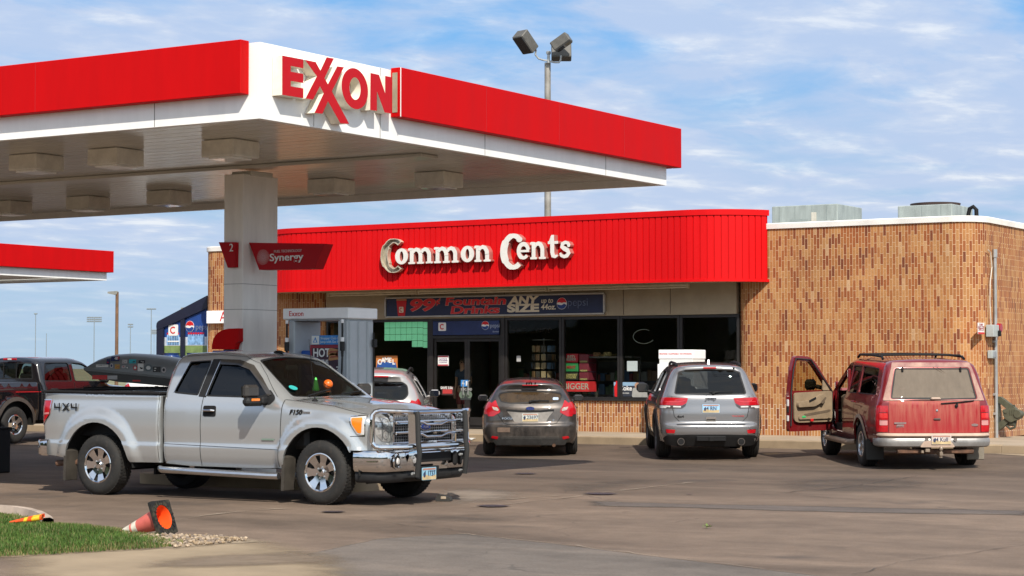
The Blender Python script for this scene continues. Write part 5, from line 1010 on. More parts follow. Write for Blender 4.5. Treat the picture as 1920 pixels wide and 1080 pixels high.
def lin(pts, sm=.0):
    """piecewise linear with corners rounded over +-sm"""
    P = np.array(pts, float); x, y = P[:, 0], P[:, 1]
    if not sm: return lambda q: np.interp(q, x, y)
    T = np.linspace(x[0], x[-1], 1500); W = np.linspace(-sm, sm, 21); wt = 1-np.abs(W)/(sm*1.001); wt /= wt.sum(); xe = np.concatenate([[x[0]-1], x, [x[-1]+1]]); s0 = (y[1]-y[0])/(x[1]-x[0]); s1 = (y[-1]-y[-2])/(x[-1]-x[-2]); ye = np.concatenate([[y[0]-s0], y, [y[-1]+s1]])
    Y = sum(np.interp(T+d, xe, ye)*k for d, k in zip(W, wt)); return lambda q: np.interp(q, T, Y)
def smax(a, b, k): h = np.maximum(k-np.abs(a-b), 0)/k; return np.maximum(a, b)+h*h*k*.25
def sstep(a, b, x): t = np.clip((x-a)/(b-a), 0, 1); return t*t*(3-2*t)
class Body:
    def __init__(s, S, T, XF, XB, xm, kf=.18, kb=.18, kt=.16, zin=.7):
        s.S, s.T, s.XF, s.XB, s.xm, s.kf, s.kb, s.kt, s.zin = S, T, XF, XB, xm, kf, kb, kt, zin
    def F(s, x, y, z):
        ay = np.abs(y); sd = ay-s.S(x, z); fr = x-s.XF(ay, z); re = s.XB(ay, z)-x
        t0, t1 = s.T(x, ay), s.T(x+.02, ay); tp = (z-t0)/np.sqrt(1+np.minimum(((t1-t0)/.02)**2, 9))
        return smax(smax(smax(sd, fr, s.kf), re, s.kb), tp, s.kt)
    def grad(s, p):
        e = .004; g = np.zeros_like(p)
        for i in range(3):
            a = p.copy(); b = p.copy(); a[:, i] += e; b[:, i] -= e; g[:, i] = s.F(*a.T)-s.F(*b.T)
        return g/np.maximum(np.linalg.norm(g, axis=1, keepdims=True), 1e-9)
    def ray(s, p, d, L=3.):
        p = np.array(p, float); d = np.array(d, float); d = d/np.linalg.norm(d); a = np.zeros(len(p)); b = np.full(len(p), float(L))
        for _ in range(40):
            m = (a+b)/2; ins = s.F(*(p+m[:, None]*d).T) < 0; a = np.where(ins, m, a); b = np.where(ins, b, m)
        return p+a[:, None]*d
    def proj(s, kind, uv):
        u, v = np.array(uv, float).T; o = np.zeros_like(u)
        if kind == 'R': return s.ray(np.stack([u, o, v], 1), (0, -1, 0))
        if kind == 'L': return s.ray(np.stack([u, o, v], 1), (0, 1, 0))
        if kind == 'T': return s.ray(np.stack([u, v, o+s.zin], 1), (0, 0, 1))
        if kind == 'F': return s.ray(np.stack([o+s.xm, u, v], 1), (1, 0, 0), 6)
        if kind == 'B': return s.ray(np.stack([o+s.xm, u, v], 1), (-1, 0, 0), 6)
    def panel(s, mb, kind, outer, holes=(), step=.06, off=0., lip=0., hlip=None, es=None, mi=0, lipmi=None):
        es = es or step*.7; outer = resample(outer, es); holes = [resample(h, es) for h in holes]
        V, T = fill(outer, holes, step); P = s.proj(kind, V); Nn = s.grad(P); P = P+Nn*off
        f = []
        for t in T:
            n = np.cross(P[t[1]]-P[t[0]], P[t[2]]-P[t[0]]); f.append(tuple(t) if n @ Nn[t[0]] > 0 else tuple(t[::-1]))
        mb.add(P, f, mi, Nn)
        o = 0; hlip = lip if hlip is None else hlip; lipmi = mi if lipmi is None else lipmi
        for q, lp in enumerate([outer]+holes):
            n = len(lp); L = lip if q == 0 else hlip
            if L:
                a = P[o:o+n]; nn = Nn[o:o+n]; b = a-nn*L; v = []; ff = []; c = a.mean(0)
                nx = np.roll(a, -1, 0)-a
                for i in range(n):
                    j = (i+1) % n; k = len(v); v += [a[i], a[j], b[j], b[i]]; ff.append((k, k+1, k+2, k+3))
                mb.add(v, ff, lipmi)
            o += n
    def edge(s, kind, pts): return s.proj(kind, pts)
    def strip(s, mb, kind, pts, wd=.008, off=.003, closed=False, mi=0, step=.03):
        q = resample(pts, step, closed); P = s.proj(kind, q); Nn = s.grad(P); n = len(P)
        t = np.roll(P, -1, 0)-np.roll(P, 1, 0)
        if not closed: t[0] = P[1]-P[0]; t[-1] = P[-1]-P[-2]
        t /= np.maximum(np.linalg.norm(t, axis=1, keepdims=True), 1e-9); sd = np.cross(t, Nn); a, b = P+sd*wd/2+Nn*off, P-sd*wd/2+Nn*off
        v = np.empty((2*n, 3)); v[0::2] = a; v[1::2] = b; f = []
        for i in range(n if closed else n-1): j = (i+1) % n; f.append((2*i, 2*j, 2*j+1, 2*i+1))
        mb.add(v, f, mi, np.repeat(Nn, 2, 0))
    def tube(s, mb, kind, pts, r, off=0., closed=False, mi=0, seg=8, step=.04):
        P = s.proj(kind, resample(pts, step, closed)); P = P+s.grad(P)*off; tube(mb, P, r, seg, mi, closed=closed)
    def shell(s, zb, xrng, bottom, holes={}, step=.06, zrear=None, zfront=None, lip=.03, hlip=.035, mi=0, skip=''):
        """closed skin: two sides, top, front, rear that meet along shared seams. bottom = (x, z) points of the sill line from rear to front."""
        mb = MB(); sd = step*.7; x0, x1 = xrng
        zr = bottom[0][1] if zrear is None else zrear; zf = bottom[-1][1] if zfront is None else zfront
        S1 = lambda x, z: float(s.S(np.array([x]), np.array([z]))[0]); T1 = lambda x: float(s.T(np.array([x]), np.array([.5]))[0])
        def corner(x, dx):
            zt = T1(x+dx*.4)-.08; w_ = S1(x, zt-.08); A = np.array([max(w_-.1, .1)]); xe = float((s.XB if dx > 0 else s.XF)(A, np.array([zt]))[0])
            return s.ray([[xe+dx*.25, w_-.25, T1(xe+dx*.2)-.25]], (-dx, 1, 1))[0]
        cb, cf = corner(x0, 1), corner(x1, -1)
        def vseam(c, z0, x, dx):
            n = max(3, int((c[2]-z0)/sd)); z = np.linspace(z0, c[2], n); w_ = s.S(np.full(n, x), z); xe = (s.XB if dx > 0 else s.XF)(np.maximum(w_-.08, .1), z)
            p = s.ray(np.stack([xe+dx*.4, w_-.4, z], 1), (-dx, 1, 0)); p[-1] = c; return p
        rs, fs = vseam(cb, zr, x0, 1), vseam(cf, zf, x1, -1)
        n = int((cf[0]-cb[0])/sd); xx = np.linspace(cb[0], cf[0], n); tz = s.T(xx, np.full(n, .6)); w_ = s.S(xx, tz-.12)
        ts = s.ray(np.stack([xx, w_-.45, tz-.45], 1), (0, 1, 1)); ts[0] = cb; ts[-1] = cf
        def tseam(c, dx):
            n = max(5, int(2*c[1]/sd)); y = np.linspace(c[1], -c[1], n); p = s.ray(np.stack([np.full(n, c[0]+dx*.5), y, np.full(n, c[2]-.5)], 1), (-dx, 0, 1)); p[0] = c; p[-1] = c*[1, -1, 1]; return p
        tf, tb = tseam(cf, -1), tseam(cb, 1)
        b0, b1 = rs[0], fs[0]
        sill = [(b0[0], b0[2])]+[p for p in bottom if b0[0]+.01 < p[0] < b1[0]-.01]+[(b1[0], b1[2])]
        side = sill[:-1]+[(p[0], p[2]) for p in fs[:-1]]+[(p[0], p[2]) for p in ts[::-1][:-1]]+[(p[0], p[2]) for p in rs[::-1][:-1]]
        kw = dict(step=step, es=9, lip=0, hlip=hlip, mi=mi)
        def res_bottom(out, nb): return out
        so_ = resample(sill, sd, False); side = so_[:-1]+[(p[0], p[2]) for p in fs[:-1]]+[(p[0], p[2]) for p in ts[::-1][:-1]]+[(p[0], p[2]) for p in rs[::-1][:-1]]
        RS = lambda k: [resample(h, sd) for h in holes.get(k, [])]
        for k in 'RL':
            if k not in skip: s.panel(mb, k, side, RS(k), **kw)
        top = [(p[0], p[1]) for p in ts[:-1]]+[(p[0], p[1]) for p in tf[:-1]]+[(p[0], -p[1]) for p in ts[::-1][:-1]]+[(p[0], p[1]) for p in tb[::-1][:-1]]
        if 'T' not in skip: s.panel(mb, 'T', top, RS('T'), **kw)
        for k, vs, tt in (('F', fs, tf), ('B', rs, tb)):
            lo = resample([(-vs[0][1], vs[0][2]), (vs[0][1], vs[0][2])], sd, False)
            out = lo[:-1]+[(p[1], p[2]) for p in vs[:-1]]+[(p[1], p[2]) for p in tt[:-1]]+[(-p[1], p[2]) for p in vs[::-1][:-1]]
            if k not in skip: s.panel(mb, k, out, RS(k), **kw)
        # rolled sill edge
        for sg in (-1, 1):
            P = s.proj('L' if sg > 0 else 'R', so_); Nn = s.grad(P); v = []; f = []
            for i in range(len(P)-1): k = len(v); v += [P[i], P[i+1], P[i+1]-Nn[i+1]*[0, lip, 0], P[i]-Nn[i]*[0, lip, 0]]; f.append((k, k+1, k+2, k+3))
            mb.add(v, f, mi)
        s.seams = dict(top=ts, front=fs, rear=rs, cf=cf, cb=cb); return mb
def mirror(pts): return [(-p[0], p[1]) for p in pts][::-1]
def arch(cx, cz, r, a0=0, a1=180, n=18): return [(cx-r*math.cos(R(a)), cz+r*math.sin(R(a))) for a in np.linspace(a0, a1, n)]
TYRE = mat('tyre_rubber', (.020, .019, .018), .8, var=.25, vscale=20, col2=(.045, .038, .032), vlo=.5, vhi=.85)
CHROME = mat('chrome', (.74, .74, .75), .07, metal=1., var=.03, rvar=.3); ALLOY = mat('alloy', (.60, .60, .61), .22, metal=.95, var=.06); MIRG = mat('mirror_glass', (.10, .11, .12), .05, metal=.9); WELL = mat('wheel_well', (.008, .008, .008), .95)
UNDER = mat('underbody', (.014, .012, .011), .9, var=.4); GAP = mat('panel_gap', (.006, .006, .006), .9); RUSTM = mat('rusty_metal', (.12, .06, .035), .8, var=.4, vscale=12)
REDL = mat('red_lens_plastic', (.42, .006, .012), .12, var=.15, vscale=14, coat=.6); CLEARL = mat('clear_lens_plastic', (.62, .60, .58), .12, var=.12, vscale=25, coat=.7); AMBER = mat('amber_lens_plastic', (.85, .22, .01), .15, var=.1, coat=.6)
TRIM = mat('black_trim', (.016, .016, .017), .6, var=.2, spec=.3)
def wheel(parent, x, y, r, wd, rr, side, spokes=7, rim=ALLOY, tread=False, lug=6, zc=None, steer=0., sw=(.055, .10)):
    """side = -1 for the right (-y) flank: the rim faces outward"""
    e = sub('wheel', parent, (x, y, r if zc is None else zc), (R(90) if side < 0 else R(-90), 0, steer))     # local +Z points outward
    h = wd/2; mb = MB()
    prof = [(rr-.015, h-.05), (rr, h-.012), (rr+.02, h-.002), (rr+(r-rr)*.45, h+.008), (r-.05, h-.002), (r-.018, h-.022), (r-.004, h-.045)]
    for g in np.linspace(-h+.07, h-.07, 4): prof += [(r, g+.022), (r-.012, g+.018), (r-.012, g+.004), (r, g)][::1] if False else []
    zz = np.linspace(h-.06, -h+.06, 11)
    for i, z in enumerate(zz): prof.append((r if i % 3 else r-.01, z))
    prof += [(r-.004, -h+.045), (r-.05, -h+.002), (rr+.02, -h), (rr-.01, -h+.03)]
    lathe(mb, prof, 56)
    if tread:
        for k in range(54):
            a = 2*math.pi*k/54; box(mb, ((r-.008)*math.cos(a), (r-.008)*math.sin(a), h-.055), (.016, .030, .045), .003, rot=a); box(mb, ((r-.006)*math.cos(a+.05), (r-.006)*math.sin(a+.05), 0), (.012, .030, .12), .003, rot=a+.05); box(mb, ((r-.008)*math.cos(a), (r-.008)*math.sin(a), -h+.055), (.016, .030, .045), .003, rot=a)
    t_ = obj('tyre', mb, TYRE, e)
    mb = MB(); lathe(mb, [(rr-.004, h-.02), (rr+.006, h-.006), (rr-.006, h-.002), (rr-.022, h-.012), (rr-.028, h-.05), (rr-.032, h-.07)], 44)
    for k in range(spokes):
        a = 2*math.pi*(k+.5)/spokes; Mx = Matrix.Rotation(a, 4, 'Z'); w0, w1 = sw
        o = rnd([(.05, -w0), (rr*.55, -w0*.78), (rr-.02, -w1*.62), (rr-.02, w1*.62), (rr*.55, w0*.78), (.05, w0)], .01, 2)
        v0 = len(mb.v); prism(mb, o, h-.075, h-.03, M=Mx)
        for i in range(v0, len(mb.v)):      # dish: spokes rise toward the rim lip
            p = mb.v[i]; q = math.hypot(p[0], p[1]); mb.v[i] = (p[0], p[1], p[2]+.02*(q/rr)**2-.008)
    lathe(mb, [(.005, h-.012), (.045, h-.014), (.052, h-.022), (.055, h-.04), (.085, h-.05), (.085, h-.09)], 24); obj('rim', mb, rim, e, sharp=30)
    mb = MB(); lathe(mb, [(rr-.028, h-.052), (rr-.06, h-.075), (.0, h-.078)], 24)
    obj('brake', mb, WELL, e)
    mb = MB()
    for k in range(lug): a = 2*math.pi*(k+.25)/lug; cyl(mb, (.068*math.cos(a), .068*math.sin(a), h-.05), (.068*math.cos(a), .068*math.sin(a), h-.025), .012, .01, 6)
    obj('lug_nut', mb, STEEL, e); return e
def well(parent, x, z, r, y0, y1):
    """dark arch liner"""
    mb = MB(); P = arch(x, z, r, -2, 182, 18); n = len(P); v = [(p[0], y, p[1]) for y in (y0, y1) for p in P]; mb.add(v, [(i, i+1, n+i+1, n+i) for i in range(n-1)]); o = len(mb.v)
    mb.add([(p[0], y1, p[1]) for p in P], [tuple(range(n))]); return mb
def plate(parent, c, xdir, updir, wd, ht, txt, name='number_plate', pale=(.50, .62, .72)):
    Mx = basis(c, xdir, updir); mb = MB(); prism(mb, rnd(rect(-wd/2, -ht/2, wd/2, ht/2), .012), 0, .006, M=Mx); o = obj(name, mb, mat('plate_sky%d' % (pale[0]*100), pale, .4, var=.15, vscale=8), parent)
    mb = MB(); prism(mb, [(-wd*.48, -ht*.47), (wd*.48, -ht*.47), (wd*.48, -ht*.12), (wd*.1, -ht*.22), (-wd*.2, -ht*.08), (-wd*.48, -ht*.18)], .006, .008, M=Mx, mi=0); prism(mb, rect(-wd*.45, ht*.3, wd*.45, ht*.44), .006, .008, M=Mx, mi=1)
    obj('picture', mb, [mat('plate_tan', (.52, .40, .22), .5, var=.2), mat('plate_red', (.4, .2, .15), .5)], o)
    mb = MB(); text(mb, txt, ht*.62, .003, Mx @ Matrix.Translation((.01, -.0, .008)), bold=.001, wide=.9); prism(mb, [(-wd*.40, -ht*.25), (-wd*.31, -ht*.28), (-wd*.27, 0), (-wd*.30, ht*.22), (-wd*.38, ht*.1), (-wd*.42, ht*.02)], .008, .011, M=Mx); obj('lettering', mb, mat('plate_ink', (.03, .04, .09), .5), o); return o
def oval_badge(parent, Mx, a, b, s=None, size=.05):
    mb = MB(); prism(mb, disc(b, 28, a), 0, .008, M=Mx); o = obj('badge', mb, CHROME, parent); mb = MB(); prism(mb, disc(b*.86, 28, a*.9), .008, .011, M=Mx); obj('badge_field', mb, mat('badge_blue', (.01, .03, .16), .2), o)
    if s: mb = MB(); text(mb, s, size, .002, Mx @ Matrix.Translation((0, 0, .011)), shear=.25); obj('lettering', mb, CHROME, o)
    return o
# ================================================================ silver extended-cab pickup
def silver_truck():
    x0w, ycw = -19.05, 20.92
    t = thing('pickup_truck', 'silver extended cab pickup with chrome grille guard driving past the pumps', 'pickup truck', (x0w, ycw, 0))
    P = paint('silver_paint', (.50, .515, .52), metal=.6, rough=.25, dust=0, dustcol=(.19, .175, .155), zlo=.42, zhi=.74)
    FX_, RX_, WZ = 3.74, 0.0, .40
    prof = curve([(.3, .92), (.42, .945), (.56, .985), (.69, .998), (.73, .988), (.95, 1.0), (1.15, .995), (1.27, .975), (1.33, .957), (1.40, .935), (1.86, .765), (2.2, .64)])
    def flare(x, z):
        o = 0
        for cx, r0, r1 in ((RX_, .575, .80), (FX_, .56, .76)):
            r = np.hypot(x-cx, (z-WZ)*1.0); o = o+.05*(1-sstep(r0+.06, r1, r))*sstep(.25, .55, z)
        return o
    # ---- cab with bonnet
    def S(x, z): return prof(z)+flare(x, z)-.075*sstep(3.9, 4.75, x)**2-.02*sstep(1.6, 1.0, x)
    Tc = lin([(0.9, 1.90), (1.35, 1.915), (1.9, 1.935), (2.32, 1.90), (2.50, 1.83), (3.22, 1.335), (3.35, 1.325), (3.9, 1.27), (4.35, 1.215), (4.7, 1.15), (5, 1.1)], .10)
    def T(x, y): return Tc(x)-.035*(y/.8)**2-.0*x+.018*(sstep(3.3, 3.6, x))*(1-sstep(.42, .60, y))
    B = Body(S, T, lambda y, z: 4.60-.06*(y/.9)**2-.30*sstep(.98, 1.25, z)**2-.0*z, lambda y, z: 1.125+.09*np.maximum(z-1.4, 0)+.16*np.maximum(z-1.62, 0)+0*y, 3.0, kf=.16, kb=.10, kt=.13, zin=.8)
    q1 = rnd([(1.29, 1.375), (1.46, 1.79), (1.83, 1.805), (1.735, 1.345)], [.06, .06, .05, .03]); q2 = rnd([(1.875, 1.335), (1.985, 1.795), (2.30, 1.785), (2.52, 1.715), (2.72, 1.56), (2.985, 1.335), (2.92, 1.255), (2.60, 1.25), (2.50, 1.325)], [.03, .05, .15, .15, .1, .08, .06, .06, .05])
    ws = rnd([(3.165, -.80), (3.235, -.45), (3.25, 0), (3.235, .45), (3.165, .80), (2.50, .655), (2.445, .3), (2.44, 0), (2.445, -.3), (2.50, -.655)], [.06, .2, .2, .2, .06, .06, .2, .2, .2, .06])
    rg = rnd([(-.62, 1.42), (.62, 1.42), (.52, 1.74), (-.52, 1.74)], .06)
    head = [(4.20, 1.10), (4.22, 1.02), (4.31, .885), (4.70, .885), (4.70, 1.12)]
    bot = [(1.12, .455), (1.6, .43), (2.74, .43), (3.1, .44), (3.17, .44)]+arch(FX_, WZ, .565, 4, 152)+[(4.245, .69), (4.6, .69)]
    sh = B.shell(.45, (1.12, 4.60), bot, {'R': [q1, q2], 'L': [q1, q2], 'T': [ws], 'B': [rg]}, step=.042, zrear=.455, zfront=.69)
    obj('body', sh, P, t)
    # glazing
    TG = glass('truck_side_glass', (.10, .14, .15)); TW = glass('truck_windscreen', (.30, .34, .30)); TD = glass('truck_rear_quarter', (.02, .025, .03))
    for k in 'RL':
        mb = MB(); B.panel(mb, k, inset(q1, -.01), step=.08, off=-.018, lip=.004); obj('quarter_window', mb, TD, t)
        mb = MB(); B.panel(mb, k, inset(q2, -.01), step=.08, off=-.018, lip=.004); obj('side_window', mb, TG, t)
        mb = MB(); B.strip(mb, k, inset(q1, .008), .022, .002, True); B.strip(mb, k, inset(q2, .008), .022, .002, True)
        pil = rnd([(1.745, 1.33), (1.845, 1.815), (1.985, 1.815), (1.875, 1.32)], .01); B.panel(mb, k, pil, step=.08, off=.004)
        B.panel(mb, k, rnd([(2.52, 1.30), (2.60, 1.235), (2.95, 1.235), (3.02, 1.30), (3.00, 1.345), (2.90, 1.43), (2.84, 1.36)], .03), step=.06, off=.005); obj('window_trim', mb, TRIM, t)
        mb = MB(); B.strip(mb, k, [(1.875, 1.34), (1.982, 1.79)], .012, .012); B.strip(mb, k, [(1.30, 1.375), (1.462, 1.785), (1.82, 1.803)], .010, .006); obj('bright_strip', mb, ALLOY, t)
        mb = MB(); vis = [(1.985, 1.81), (2.30, 1.80), (2.53, 1.73), (2.735, 1.565), (2.955, 1.36), (2.90, 1.34), (2.70, 1.52), (2.50, 1.675), (2.29, 1.735), (1.975, 1.745)]; B.panel(mb, k, rnd(vis, .01), step=.06, off=.014, lip=.01); obj('window_visor', mb, mat('smoked_visor', (.05, .045, .04), .15, coat=.5), t)
    mb = MB(); B.panel(mb, 'T', inset(ws, -.012), step=.07, off=-.012, lip=.004); wsc = obj('windscreen', mb, TW, t)
    mb = MB(); B.strip(mb, 'T', inset(ws, .014), .04, -.008, True); obj('windscreen_band', mb, TRIM, wsc)
    mb = MB(); B.panel(mb, 'B', inset(rg, -.01), step=.09, off=-.012); obj('rear_window', mb, TD, t)
    # seams; the low door crease is shade drawn as a dark strip
    mb = MB()
    for k in 'RL':
        B.strip(mb, k, [(3.155, 1.30), (3.14, 1.1), (3.125, .8), (3.12, .455)], .009); B.strip(mb, k, [(1.835, 1.33), (1.815, 1.0), (1.81, .44)], .008)
        B.strip(mb, k, [(1.13, .712), (2.0, .695), (3.12, .672)], .006, .002); B.strip(mb, k, [(3.16, 1.30), (3.4, 1.275), (3.9, 1.225), (4.22, 1.165), (4.4, 1.13)], .008)
        B.strip(mb, k, [(4.235, .86), (4.42, .865)], .007); B.strip(mb, k, [(1.35, 1.855), (1.9, 1.875), (2.35, 1.845), (2.56, 1.76), (2.76, 1.60), (3.04, 1.335)], .006)
    B.strip(mb, 'T', [(3.285, -.86), (3.34, -.4), (3.36, 0), (3.34, .4), (3.285, .86)], .012); obj('panel_gap', mb, GAP, t)
    for k, sg in (('R', -1), ('L', 1)):
        hb = MB(); B.panel(hb, k, rnd(rect(1.86, 1.075, 2.07, 1.215), .03), step=.06, off=.006, lip=.006); h_ = obj('handle_recess', hb, BLACK, t); mb = MB(); tube(mb, [(1.88, sg*1.005, 1.15), (1.9, sg*1.035, 1.155), (2.02, sg*1.035, 1.155), (2.05, sg*1.005, 1.15)], .017, 8); obj('door_handle', mb, CHROME, h_)
        mir = sub('wing_mirror', t, (2.83, sg*1.0, 1.33))
        mb = MB(); box(mb, (-.02, sg*.20, .075), (.11, .26, .17), .035); obj('mirror_shell', mb, mat('mirror_dark', (.035, .032, .03), .3, coat=.4), mir)
        mb = MB(); box(mb, (-.0, sg*.17, -.055), (.13, .34, .11), .04); box(mb, (.04, sg*.02, -.04), (.1, .14, .09), .02); obj('mirror_base', mb, TRIM, mir)
        mb = MB(); box(mb, (.066, sg*.20, -.03), (.012, .16, .034), .005); obj('mirror_indicator', mb, AMBER, mir); mb = MB(); box(mb, (-.078, sg*.2, .07), (.008, .22, .14), .004); obj('mirror_glass', mb, MIRG, mir)
        mb = MB(); text(mb, 'F150', .088, .006, (FY(3.37, -1.0, 1.145) if sg < 0 else basis((3.37, 1.0, 1.145), (-1, 0, 0), (0, 0, 1))), bold=.002, shear=.3, wide=1.15); obj('lettering', mb, BLACK, t); mb = MB(); box(mb, (3.545, sg*1.001, 1.143), (.12, .006, .028), .002); obj('name_plate', mb, ALLOY, t)
        mb = MB(); box(mb, (2.93, sg*1.004, .797), (.20, .005, .022), .002); obj('engine_badge', mb, mat('green_badge', (.22, .30, .24), .4, metal=.4), t)
        mb = MB(); tube(mb, [(1.12, sg*.98, .385), (1.2, sg*1.04, .375), (3.0, sg*1.04, .345), (3.12, sg*1.02, .345)], .043, 10); st = obj('running_board', mb, ALLOY, t); mb = MB(); prism(mb, rect(1.25, -.05, 2.95, .05), 0, .012, M=basis((0, sg*1.02, .41), (1, 0, -.017), (0, 1, 0))); obj('tread_pad', mb, BLACK, st)
        for cx, nm in ((FX_-.57, 0), (RX_-.58, 1)):
            mb = MB(); prism(mb, rnd([(cx-.02, .18 if nm else .16), (cx+.025, .18 if nm else .16), (cx+.045, .58), (cx-.005, .62)], .01), -.11, .11, M=FY(0, sg*.90, 0)); obj('mud_flap', mb, mat('mud_flap', (.045, .038, .03), .8, var=.3), t)
        # head lamp: amber end, clear reflector body
        hk = MB(); Fh = rnd([(4.215, 1.105), (4.225, 1.01), (4.315, .885), (4.42, .875), (4.42, 1.112)], .02); B.panel(hk, k, Fh, step=.05, off=.006, lip=.01); hl = obj('headlight', hk, CLEARL, t)
        mb = MB(); B.panel(mb, k, rnd([(4.235, 1.085), (4.245, 1.01), (4.325, .905), (4.375, .90), (4.385, 1.09)], .02), step=.04, off=.012, lip=.004); obj('indicator', mb, AMBER, hl)
        mb = MB(); ff = rnd([(sg*.885, 1.112), (sg*.885, .88), (sg*.80, .80), (sg*.66, .785), (sg*.655, 1.095)], .03); B.panel(mb, 'F', ff, step=.05, off=.008, lip=.02); obj('lens', mb, mat('headlight_glass', (.50, .50, .49), .10, metal=.55, var=.45, vscale=16, coat=.8), hl)
        mb = MB(); B.strip(mb, 'F', [(sg*.80, 1.09), (sg*.795, .82)], .012, .012); B.strip(mb, 'F', [(sg*.87, .955), (sg*.68, .95)], .012, .012); [B.strip(mb, 'F', [(sg*.735+.052*math.cos(a), zz+.055*math.sin(a)) for a in np.linspace(0, 6.1, 18)], .008, .012) for zz in (1.02, .875)]; obj('reflector', mb, mat('reflector', (.20, .20, .20), .25, metal=.6), hl)
        mb = MB(); B.strip(mb, k, Fh, .012, .013, True); obj('chrome_rim', mb, CHROME, hl)
    # grille with bars and mesh
    gr = sub('grille', t)
    mb = MB(); B.panel(mb, 'F', rnd(rect(-.65, .755, .65, 1.14), .03), step=.1, off=.01); obj('grille_back', mb, BLACK, gr)
    def gx(y, z, o=0): return float(B.proj('F', [(y, z)])[0][0])+o
    mb = MB(); fr = [(-.655, 1.14), (.655, 1.14), (.665, .755), (-.665, .755)]; fr2 = inset(fr, .028); [prism(mb, fr, 0, .05, [fr2], M=basis((4.575, 0, 0), (0, 1, 0), (0, 0, 1)))]
    for z, h in ((1.022, .042), (.892, .042)): box(mb, (4.625, 0, z), (.05, 1.24, h), .012)
    obj('chrome_bar', mb, CHROME, gr)
    mb = MB()
    for z in (1.09, 1.065, .975, .94, .85, .81, .78): box(mb, (4.608, 0, z), (.01, 1.24, .006))
    for y in np.linspace(-.61, .61, 26): box(mb, (4.606, y, .95), (.012, .006, .35))
    obj('mesh', mb, mat('mesh_alloy', (.28, .28, .29), .3, metal=.8), gr)
    oval_badge(gr, basis((4.652, 0, .962), (0, 1, 0), (0, 0, 1)), .115, .048, 'Ford', .06)
    # front bumper, wrapping round
    def bump(mb, z0, z1, xf, wy, d=.06, bow=.14, sw=.42):
        pts = [(xf-sw, -wy), (xf-.16, -wy+.01), (xf-.06, -wy+.07)]+[(xf-bow*abs(y/wy)**2.6*.5, y) for y in np.linspace(-wy+.16, wy-.16, 13)]+[(xf-.06, wy-.07), (xf-.16, wy-.01), (xf-sw, wy)]
        n = len(pts); Pp = np.array(pts); tt = np.gradient(Pp, axis=0); tt /= np.linalg.norm(tt, axis=1, keepdims=True); nr = np.stack([tt[:, 1], -tt[:, 0]], 1); zz = [z0, z0+.025, z0+(z1-z0)*.35, z0+(z1-z0)*.7, z1-.02, z1, z1]; oo = [-.03, -.006, .004, .006, .0, -.012, -d-.03]
        v = [(*(Pp[i]+nr[i]*o), z) for i in range(n) for o, z in zip(oo, zz)]; k = len(zz); mb.add(v, [(i*k+j, (i+1)*k+j, (i+1)*k+j+1, i*k+j+1) for i in range(n-1) for j in range(k-1)])
    mb = MB(); bump(mb, .43, .685, 4.76, .985, sw=.50); bm = obj('front_bumper', mb, CHROME, t, sharp=50)
    mb = MB(); box(mb, (4.755, 0, .585), (.03, .86, .13), .02); obj('bumper_opening', mb, BLACK, bm)
    mb = MB(); bump(mb, .29, .425, 4.70, .93, sw=.45); obj('lower_valance', mb, TRIM, t, sharp=50)
    for sg in (-1, 1):
        mb = MB(); c = (4.705, sg*.72, .555); Mx = basis(c, (-.18*sg*-1, 1, 0), (0, 0, 1)) if False else basis((4.728, sg*.74, .555), (sg*.22, 1, 0), (0, 0, 1)); 
        lathe(mb, [(.098, 0), (.098, .016), (.080, .02), (.078, -.0)], 24, Mx); fg = obj('fog_light', mb, CHROME, t); mb = MB(); lathe(mb, [(.079, .012), (.0, .012)], 24, Mx); obj('fog_recess', mb, BLACK, fg); mb = MB(); lathe(mb, [(.045, .012), (.035, .026), (.0, .03)], 16, Mx @ Matrix.Translation((-sg*.03 if sg < 0 else .03, 0, 0))); obj('lens', mb, CLEARL, fg)
        mb = MB(); box(mb, (4.79, sg*.47, .555), (.05, .09, .18), .03); obj('bumper_guard', mb, BLACK, t)
    plate(t, (4.825, -.17, .385), (0, 1, 0), (.0, 0, 1), .31, .155, '1 1737', pale=(.26, .48, .62))
    mb = MB(); box(mb, (4.80, -.17, .40), (.03, .5, .16), .01); obj('plate_bracket', mb, BLACK, t)
    # tubular grille guard
    gg = sub('grille_guard', t)
    XG = 4.86
    def hoop(z): return [(4.58, -1.06, z), (4.70, -1.04, z), (XG-.02, -.72, z), (XG, -.4, z), (XG, .4, z), (XG-.02, .72, z), (4.72, 1.0, z), (4.62, 1.03, z)]
    mb = MB()
    top = [(4.60, -1.055, .80), (4.60, -1.06, 1.07), (4.605, -1.055, 1.13), (4.625, -1.035, 1.165), (4.66, -.99, 1.178), (XG-.03, -.70, 1.165), (XG, -.5, 1.155), (XG, .5, 1.15), (XG-.03, .70, 1.155), (4.68, .95, 1.16), (4.63, 1.0, 1.14), (4.61, 1.02, 1.06), (4.60, 1.02, .82), (4.61, 1.01, .77), (4.66, .97, .735), (XG-.03, .70, .735), (XG, .5, .735), (XG, -.5, .735), (XG-.03, -.7, .735), (4.67, -.99, .735), (4.63, -1.035, .745), (4.605, -1.052, .775)]
    tube(mb, top, .033, 10, closed=True); obj('hoop', mb, CHROME, gg)
    mb = MB()
    for z in (1.035, .885): tube(mb, [(XG-.01, -.5, z), (XG-.01, -.36, z), (XG-.01, -.26, z-.035), (XG-.01, .05, z-.04), (XG-.01, .22, z), (XG-.01, .5, z)], .014, 8)
    obj('cross_bar', mb, CHROME, gg)
